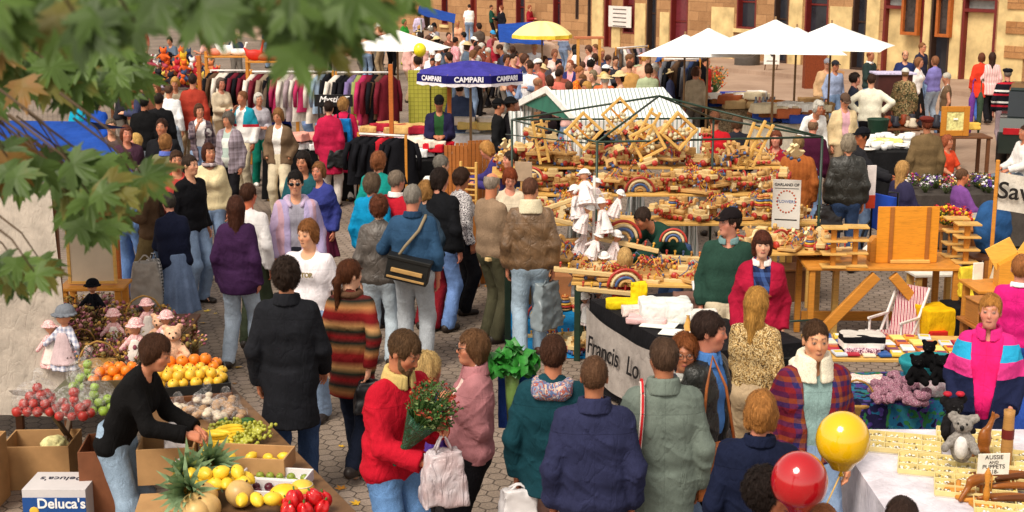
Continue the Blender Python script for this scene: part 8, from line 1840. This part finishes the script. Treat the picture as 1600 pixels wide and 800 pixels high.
# flower boxes between the tent and the pavement
for i in range(26):
 def mk4():m,mt=bouquet(400,['#3a5a2c','#c8481c','#5a6a3a','#d8802c','#a8342c'],46,.2,.38); return tag(m.build('potted_plant',mt),'x','plant')
 p=W(U(1040,1125),U(118,142),.7); place('pot',mk4,(p.x,p.y,.55),U(0,6),U(1.0,1.5),'potted plant with rusty orange leaves beside the left white umbrella','rusty orange potted plants')
for px,py,lab in((1085,150,'first'),(1130,160,'second')):p=W(px-10,py,.6); table((p.x,p.y,0),2.0,.9,.55,.2,'low pale table of the plant stall, %s from the left'%lab,PINE)
for i,(px,py,c,lab)in enumerate(((1137,150,'#1f3a9c','blue plastic crate at the left of the pair near the paving'),(1158,150,'#2340a8','blue plastic crate at the right of the pair near the paving'),(1092,158,'#2a48b0','blue box between red ones on the plant stall'),(1080,160,'#c02a2c','red box at the left on the plant stall'),(1104,160,'#8a2a24','dark red box at the right on the plant stall'),(1070,135,'#2a50b8','tall blue bin among the orange plants'))):
 p=W(px,py,.85); cardbox((p.x,p.y,.8 if i<2 else .56),.32,.26,.14 if i<5 else .4,0,lab,plain(c,.5),name='plastic_crate',cat='crate')
 # clothes racks
def garment_mesh(k):
 r=random.Random(k); L=r.uniform(.62,.85); w_=r.uniform(.2,.26); m=MB()
 def f(u,v):a=2*PI*u; ww=w_*(1 if v<.12 else(.8+.3*v)); zz=-.02-L*v; ww2=ww*(.35+v*5)if v<.12 else ww; return(ww2*math.cos(a)*.95+.01*math.sin(v*9+k),(.045+.02*v)*math.sin(a)+.012*math.sin(u*25+v*3),zz)
 m.grid(f,22,9)
 for s_ in(-1,1):m.tube([(s_*w_*.85,0,-.12),(s_*w_*1.1,.0,-.34),(s_*w_*1.1,.01,-.58)],.045,8,.035)
 return m
def rack(a,b,cols,label,z,group,glab,L=1.0,post=HONEY,sc_=1.0,legs=True):
 a,b=Vector(a),Vector(b); a.z=b.z=0; o=thing('clothes_rail',label,'clothes rail',a,0); m=MB(); d_=b-a; m.tube([(0,0,z),d_+Vector((0,0,z))],.018,8); m.build('rail',plain('#e8e4e0',.4),o)
 for e in(Vector((0,0,0)),d_):m=MB(); m.bar(e,e+Vector((0,0,z+.02)),.04); m.build('post',post,o)
 n=len(cols); ang=math.atan2(d_.y,d_.x)
 for i,(c,pat)in enumerate(cols):
  p=a+d_*((i+.5)/n); m=garment_mesh(i%7); g=m.out('hanging_garment',cloth(pat,c if isinstance(c,tuple)else(c,)),glab%i if '%' in glab else glab,'garment',group,(p.x,p.y,z-.02),ang+U(.5,1.1)); g.scale=(sc_,sc_,sc_*L)
CN={'#6a1f2c':'wine red','#b0305c':'magenta','#15151a':'black','#d8cfc4':'cream','#2f3f64':'navy','#8a7a68':'taupe','#4a2a4a':'plum','#8f9a5a':'lime','#7a6a9a':'mauve','#b01f2c':'scarlet','#9ab0c8':'pale blue','#5a4434':'brown','#9c8a90':'dusty rose','#6a6a70':'grey'}
def grp(a,b,lst,label,z,gl,**k):
 rack(a,b,[(c,'plain')for c in lst],label,z,gl,'tmp',**k)
 j=0; gs=[q for q in COL.objects if q.get('label')=='tmp']; seen={}
 for q,c in zip(gs,lst):seen[c]=seen.get(c,0)+1; q['label']='%s garment hanging on the %s'%(CN[c],gl.split(' on the ')[1])
grp(D(392,108,24.6),D(520,108,24.6),['#d8cfc4','#6a1f2c','#8a7a68','#15151a','#b0305c','#d8cfc4','#9c8a90','#d8cfc4','#b0305c','#d8cfc4','#9ab0c8','#15151a'],'white clothes rail of mixed garments behind the blue polo shirt',1.92,'garments on the rail behind the blue polo shirt')
grp(D(525,106,24.2),D(610,106,24.2),['#d8cfc4','#15151a','#15151a','#7a6a9a','#8f9a5a','#b0305c','#6a1f2c','#15151a','#5a4434','#6a1f2c'],'white clothes rail with dark and magenta garments right of the leaves',1.94,'garments on the magenta rail right of the leaves',L=1.15)
grp(D(325,78,27),D(392,80,27),['#15151a','#5a4434','#d8cfc4','#d8cfc4','#15151a','#6a1f2c','#15151a','#6a1f2c'],'clothes rail under the shelf of carved birds',1.75,'garments on the rail under the carved birds')
grp(D(560,208,21.3),D(634,212,21.0),['#15151a','#15151a','#15151a','#b01f2c','#15151a','#15151a'],'low rail of black and scarlet skirts beside the red coats',1.25,'garments on the low rail beside the red coats',L=.9)
grp(W(962,100,1.2)+Vector((0,0,0)),W(1012,96,1.2),['#5a4434','#6a6a70','#d8cfc4','#9c8a90','#5a4434','#15151a','#9c8a90','#6a6a70','#9c8a90','#5a4434'],'crowded clothes rail by the building behind the sandy tan jacket',1.6,'garments on the rail by the building')
grp(D(1036,84,30),D(1094,84,30),['#6a6a70','#15151a','#6a6a70','#5a4434','#15151a','#6a6a70','#2f3f64','#15151a'],'clothes rail of grey and black garments under the left white umbrella',1.75,'garments on the rail under the left white umbrella',L=1.3)
# shelves with carved birds
for(x0,y0),(x1,y1),d_,lab in(((322,88),(388,88),27.4,'wooden shelf unit carrying white carved birds'),((386,96),(462,96),26.6,'wooden shelf unit with red figures beside the carved birds')):
 a,b=D(x0,y0,d_),D(x1,y1,d_); z=a.z; o=thing('shelf_unit',lab,'shelf',((a.x+b.x)/2,d_,0)); w_=(b.x-a.x)
 for zz in(z,z-.45,z-.9):m=MB(); m.box((0,0,zz),(w_,.4,.03)); m.build('shelf_board',HONEY,o)
 for s_ in(-1,1):m=MB(); m.bar((s_*w_/2,0,0),(s_*w_/2,0,z+.1),.06); m.build('post',HONEY,o)
SW=lambda P:usm([ell(P,(0,0,.07),(.14,.06,.07)),rc(P,(.1,0,.1),(.14,0,.24),.022,.016),rc(P,(.14,0,.25),(.19,0,.23),.018,.006),rc(P,(-.1,0,.1),(-.18,0,.17),.035,.01)],.02)
for i,(px,py,d_,c,lab)in enumerate(((352,88,27.4,'#f4f2ee','white carved swan, larger one on the bird shelf'),(372,90,27.4,'#f0eeea','white carved bird lying low right of the swan'),(336,90,27.4,'#d88a74','pink carved bird left of the white swan'),(398,92,26.6,'#c82a1c','bright red figure with white horns on the shelf'),(428,94,26.6,'#8a2a2c','dark red bird figure on the shelf'),(448,92,26.6,'#f0eeea','white peaked figure at the end of the shelf'),(412,96,26.6,'#a8583c','brown bird figure between the red ones'))):
 p=D(px,py-4,d_); q_=blob('carved_bird',SW,(-.24,-.1,-.02),(.24,.1,.3),.018,plain(c,.5),lab,'carved bird',None,None,(p.x,p.y,(D(322,88,27.4).z if i<3 else D(386,96,26.6).z)+.015),0); q_.scale=(1.2,1.2,1.5 if i in(0,3,5)else 1)
 # hanging masks, hats: colourful stall at the far left
table((D(275,80,29).x,29.0,0),2.6,1.0,1.2,0,'tall far stall counter piled with colourful soft toys',BROWNW)
for i in range(80):
 c=['#d8602c','#e8b02c','#f0ece8','#b02a34','#2a2a30','#c8784c','#e8c860','#a84a5a','#3a4a6a'][i%9]; key='st%d'%(i%9)
 def mk5(c=c,i=i):return tag(blob('soft_toy',lambda P:usm([ell(P,(0,0,.07),(.07,.06,.08)),ell(P,(0,-.02,.18),(.055,.05,.05)),ell(P,(-.05,0,.23),(.02,.015,.03)),ell(P,(.05,0,.23),(.02,.015,.03)),rc(P,(-.05,-.02,.1),(-.11,-.06,.06),.025,.02),rc(P,(.05,-.02,.1),(.11,-.06,.06),.025,.02)],.012),(-.15,-.12,-.02),(.15,.1,.28),.017,plain(c,.9,.1,.3,30)),'x','soft toy')
 u=U(-1.1,1.1); hgt=max(0,.75-abs(u)*.55); place(key,mk5,(D(275,80,29).x+u,29+U(-.35,.35),1.22+U(0,hgt)),U(-.8,.8),U(.9,1.3),'%s soft toy in the colourful pile on the far left counter'%['orange','yellow','white','red','black','tan','pale gold','rose','slate blue'][i%9],'soft toys piled at the far left')
 # posts
for px,d_,z,lab in((313,26,2.1,'tall orange wooden post left of the carved birds'),(611,22.6,2.2,'tall orange wooden post between the garments and the lime screen'),(702,23.5,1.9,'orange wooden post at the right edge of the lime screen'),(167,13.8,1.7,'orange wooden post behind the blank board')):
 p=D(px,150,d_); m=MB(); m.bar((0,0,0),(0,0,z),.07); m.bar((0,0,.03),(.2,0,.03),.06); m.out('wooden_post',wood('#c06a2c'),lab,'post',None,(p.x,p.y,0))
 # lime screen
a,b=D(633,108,24),D(704,108,24); o=thing('fabric_screen','lime yellow fabric screen under the blue violet umbrella','screen',((a.x+b.x)/2,24.6,0)); w_=b.x-a.x
t=NT('lime_fabric',.9,.1); co=t.coord(); br=t.n('ShaderNodeTexBrick'); t.l(t.mapping(co,(1,1,1),(-PI/2,0,0)),br.inputs[0]); br.offset=0; br.inputs['Scale'].default_value=1; br.inputs['Brick Width'].default_value=.07; br.inputs['Row Height'].default_value=.07; br.inputs['Mortar Size'].default_value=.004
br.inputs['Color1'].default_value=srgb('#b4b04c'); br.inputs['Color2'].default_value=srgb('#aaa844'); br.inputs['Mortar'].default_value=srgb('#7a7a34'); t.base(br.outputs[0])
for s_ in(-1,1):m=MB(); m.box((s_*w_/4,.02*s_,1.0),(w_/2-.01,.02,1.9)); m.build('panel',t.m,o)
# tables of goods behind the red coats
clothtable((D(590,195,24).x,23.6,0),1.9,.9,.85,0,'table under white goods behind the skirt rail','pale cloth of the white goods table behind the skirt rail',cloth('plain',('#b85a5a',)))
G2=[('#f0eeec','white'),('#e8d8c8','cream'),('#d8b070','golden'),('#e0b8c0','pink'),('#f2eef0','snow white'),('#b02a3c','red')]
def bundle(c):return lambda:tag(blob('folded_knit',lambda P:(np.maximum(np.maximum(np.abs(P[:,0])-.1,np.abs(P[:,1])-.07),np.abs(P[:,2]-.05)-.03)-.02)+.006*wob(P,30),(-.15,-.12,-.01),(.15,.12,.12),.016,cloth('plain',(c,))),'x','folded knitwear')
def goods(cx,cy,w_,d_,z,n,where,dz=.07,lst=G2,s=(.9,1.5)):
 for i in range(n):
  c,nm=lst[i%len(lst)]; place('bd'+c,bundle(c),(cx+U(-w_/2,w_/2),cy+U(-d_/2,d_/2),z+dz*(i%3)),U(-.5,.5),U(*s),'%s folded knitwear on %s'%(nm,where),'folded knitwear on '+where)
goods(D(590,195,24).x,23.6,1.7,.7,.86,48,'the table behind the skirt rail')
clothtable((D(668,215,22).x,21.9,0),1.1,.8,.8,0,'table beneath the red and white boxes','black cloth beneath the red and white boxes',BLACKC); goods(D(655,215,22).x,22.1,.8,.5,.81,20,'the table beside the black cap',lst=[('#f0eeec','white'),('#c42030','red'),('#e8d8c8','cream')])
p=W(672,250,.7); cardbox((p.x,p.y,.60),.42,.2,.1,0,'flat bright blue box in front of the black cap',plain('#1f4ab8',.5),name='blue_box',open_=False); clothtable((p.x-.1,p.y+.05,0),.9,.5,.6,0,'low stand under the flat blue box','black drape under the flat blue box',BLACKC)
clothtable((D(765,180,25).x,24.8,0),1.3,1.0,.85,.1,'table under the white spread right of the umbrella pole','white cloth right of the blue violet umbrella pole',WHITEC); goods(D(765,180,25).x,24.8,1.0,.8,.86,30,'the white cloth right of the umbrella pole',lst=[('#f0eeec','white'),('#e8c878','golden'),('#e8d8c8','cream')])
for i in range(3):
 a=D(712+i*18,185,20.5+.3*i); m=MB()
 for k in range(6):m.box((-.15+.06*k,0,.7),(.052,.02,.95-.0*k))
 m.box((0,.02,1.1),(.36,.02,.04)); m.out('slatted_screen',wood('#a8642c'),['brown slatted wooden screen left of the umbrella pole','brown slatted wooden screen behind the umbrella pole','brown slatted wooden screen right of the umbrella pole'][i],'screen',None,(a.x,a.y,0),-.2+.3*i)
p=D(732,262,16.6); o=thing('slatted_rack','honey wood slatted rack between the shoppers below the umbrella pole','rack',(p.x,p.y,.95),-.4)
for x in(-.1,.1):m=MB(); m.box((x,0,.25),(.03,.03,.6)); m.build('post',PINE,o)
for k in range(8):m=MB(); m.box((0,0,.02+k*.065),(.17,.02,.02)); m.build('slat',PINE,o)
table((p.x,p.y+.02,0),.4,.3,.95,-.4,'narrow stand under the slatted rack',OAK)
p=D(818,268,15.6); m=MB(); m.box((0,0,0),(.2,.015,.22)); m.out('cardboard_sign',plain('#a89078',.8),'plain grey brown cardboard sign at the trinket heap','sign',None,p,-.3)
for px,py,w_,n,wh in((1155,168,1.1,26,'the mottled cloth near the blue boxes'),(1215,190,.9,18,'the cream linen below the white umbrellas'),(1262,190,1.1,18,'the round edged table with sacks'),(1090,150,1.6,26,'the plant stall table')):
 p=W(px,py,.82); goods(p.x,p.y,w_,.6,.82 if px!=1090 else .57,n,wh,lst=G3,s=(.9,1.9),dz=.09)
 # sign of the T-shirt stall
p=D(514,163,22.8); o=thing('black_signboard','black signboard with white script above the shoulder bags','sign',(p.x,p.y+.6,0)); m=MB(); m.box((0,0,p.z),(.64,.03,.2)); m.build('board',plain('#0e0d10',.5),o); put_text('Mystic T',.14,plain('#f0eeee',.6),o,(0,-.02,p.z+.02),shear=.3,bold=.002); m=MB(); m.bar((-.25,0,0),(-.25,0,p.z-.1),.03); m.bar((.25,0,0),(.25,0,p.z-.1),.03); m.build('leg',KM,o)
goods(D(480,200,22.6).x,22.9,1.2,.6,.82,26,'the stall beside the signboard',lst=[('#f0eeec','white'),('#15151a','black'),('#e0a090','salmon')]); clothtable((D(480,200,22.6).x,22.9,0),1.4,.8,.81,0,'table beside the black signboard','black cloth beside the black signboard',BLACKC)
m=MB(); m.ball((0,0,0),.12,18,1.1); m.out('yellow_balloon',plain('#f0dc20',.3,.6),'pale yellow balloon beneath the lone white umbrella','balloon',None,D(656,78,26.4))
# blue tarpaulin roof, van, penguin counter at the far end
sheet('blue_tarpaulin',[D(655,8,44),D(712,22,44),D(710,36,42),D(652,22,42)],BLUE,'blue tarpaulin roof of a far stall near the building','tarpaulin');
for px in(658,708):
 p=D(px,30,43); m=MB(); m.tube([(0,0,0),(0,0,p.z)],.03,8); m.out('tent_pole',METAL,'thin grey pole at the %s end of the blue tarpaulin roof'%('left' if px<700 else 'right'),'pole',None,(p.x,p.y,0))
sheet('blue_awning',[D(778,38,38),D(845,33,38),D(850,70,36),D(780,66,36)],BLUE,'blue awning sheet hanging beside the yellow umbrella','awning')
o=thing('parked_van','pale van with blue side parked beyond the yellow umbrella','van',(D(800,60,38).x,38.5,0),.05)
m=MB(); m.prism([(-.3,.35),(1.3,.35),(1.3,1.15),(1.1,1.5),(-.25,1.55),(-.3,1.2)],-.8,.8); m.build('body',plain('#2f3f86',.35,.5,.05,3,0),o); m=MB(); m.prism([(-.5,1.35),(1.28,1.2),(1.12,1.56),(-.45,1.6)],-.81,.81); m.build('upper_body',plain('#c9a890',.5),o)
for x in(.0,.95):
 for y in(-.78,.78):m=MB(); m.lathe([(.001,-.1),(.3,-.1),(.33,0),(.3,.1),(.001,.1)],(x,y,.33),18,False,Matrix.Rotation(PI/2,3,'X')); m.build('wheel',KM,o)
p=D(897,70,34); o=table((p.x,p.y,0),.7,.5,1.1,0,'white counter under the toy penguin',plain('#f0eeea',.6)); o=thing('toy_penguin','large toy penguin standing on the white counter','toy',(p.x+.05,p.y,1.1))
blob('body',lambda P:usm([ell(P,(0,.01,.25),(.13,.12,.25)),ell(P,(0,0,.52),(.09,.09,.09)),rc(P,(0,-.08,.52),(0,-.15,.51),.02,.006)],.04),(-.2,-.2,-.02),(.2,.2,.66),.02,plain('#17181c',.8),parent=o); blob('belly',lambda P:ell(P,(-.02,-.05,.26),(.11,.1,.22)),(-.16,-.2,0),(.14,.1,.5),.02,plain('#f2f0ec',.8),parent=o)
p=D(875,58,35); m=MB(); m.box((0,0,0),(.42,.03,.2)); m.cur=1; m.box((0,-.003,-.06),(.43,.03,.05)); m.out('shop_sign',[plain('#efe8e6',.6),plain('#c0442c',.6)],'white sign with red band left of the toy penguin','sign',None,p)
o=thing('ochre_frame','ochre wooden post frame right of the toy penguin','stall frame',(D(920,80,33).x,33,0))
for x in(-.25,.25):m=MB(); m.bar((x,0,0),(x,0,2.0),.07); m.build('post',wood('#d89a4c'),o)
m=MB(); m.bar((-.35,0,2.03),(.35,0,2.03),.09,.06); m.build('lintel',wood('#c87a54'),o)
# car at right edge
o=thing('parked_car','dark green car parked at the right edge near the building','car',(D(1625,150,28).x,27.6,0),PI/2-.35); CP=plain('#1d2a26',.3,.5,.05,3,0,coat=.5)
m=MB(); m.prism([(-2,.3),(2,.3),(2.05,.75),(1.3,.9),(-1.95,.95),(-2.05,.7)],-.82,.82); m.build('body',CP,o); m=MB(); m.prism([(-1.7,.955),(1.1,.905),(.6,1.38),(-1.2,1.4)],-.7,.7); m.build('cabin',plain('#23282c',.1,.7,.1,2,0),o); m=MB(); m.prism([(-1.22,1.405),(.62,1.385),(.55,1.43),(-1.15,1.45)],-.68,.68); m.build('roof',CP,o)
for x in(-1.25,1.3):
 for y in(-.76,.76):m=MB(); m.lathe([(.001,-.1),(.29,-.1),(.32,0),(.29,.1),(.001,.1)],(x,y,.32),18,False,Matrix.Rotation(PI/2,3,'X')); m.build('wheel',KM,o)
for y in(-.6,.6):m=MB(); m.box((-2.05,y,.72),(.04,.3,.12)); m.build('tail_light',plain('#a01820',.3),o)
# teenager's T-shirt print
tq=[q for q in COL.objects if 'printed T-shirt' in str(q.get('label'))][0]
put_text('VICTOR',.055,plain('#8a7a50',.8),tq,(0,-.163,1.30),(PI/2-.08,0,0),depth=.006,bold=.002)
seat={}
for q in[q for q in COL.objects if q.get('category')=='person']:
 lb=q['label']; l_=q.location
 if 'purple jacket crouching' in lb or 'seated person in grey' in lb or 'orange top crouching' in lb:
  hh=.4 if 'purple' in lb else(.46 if 'seated' in lb else .3)
  o=thing('folding_stool','small stool under the '+('purple jacket' if 'purple' in lb else 'grey jeans' if 'seated' in lb else 'orange top'),'stool',(l_.x,l_.y,0),q.rotation_euler.z); m=MB(); m.box((0,.03,hh-.05),(.36,.34,.03)); m.build('seat',OAK,o)
  for a,b in((-.14,-.12),(.14,-.12),(-.14,.17),(.14,.17)):m=MB(); m.bar((a,b,0),(a,b,hh-.067),.035); m.build('leg',OAK,o)
protos.clear()
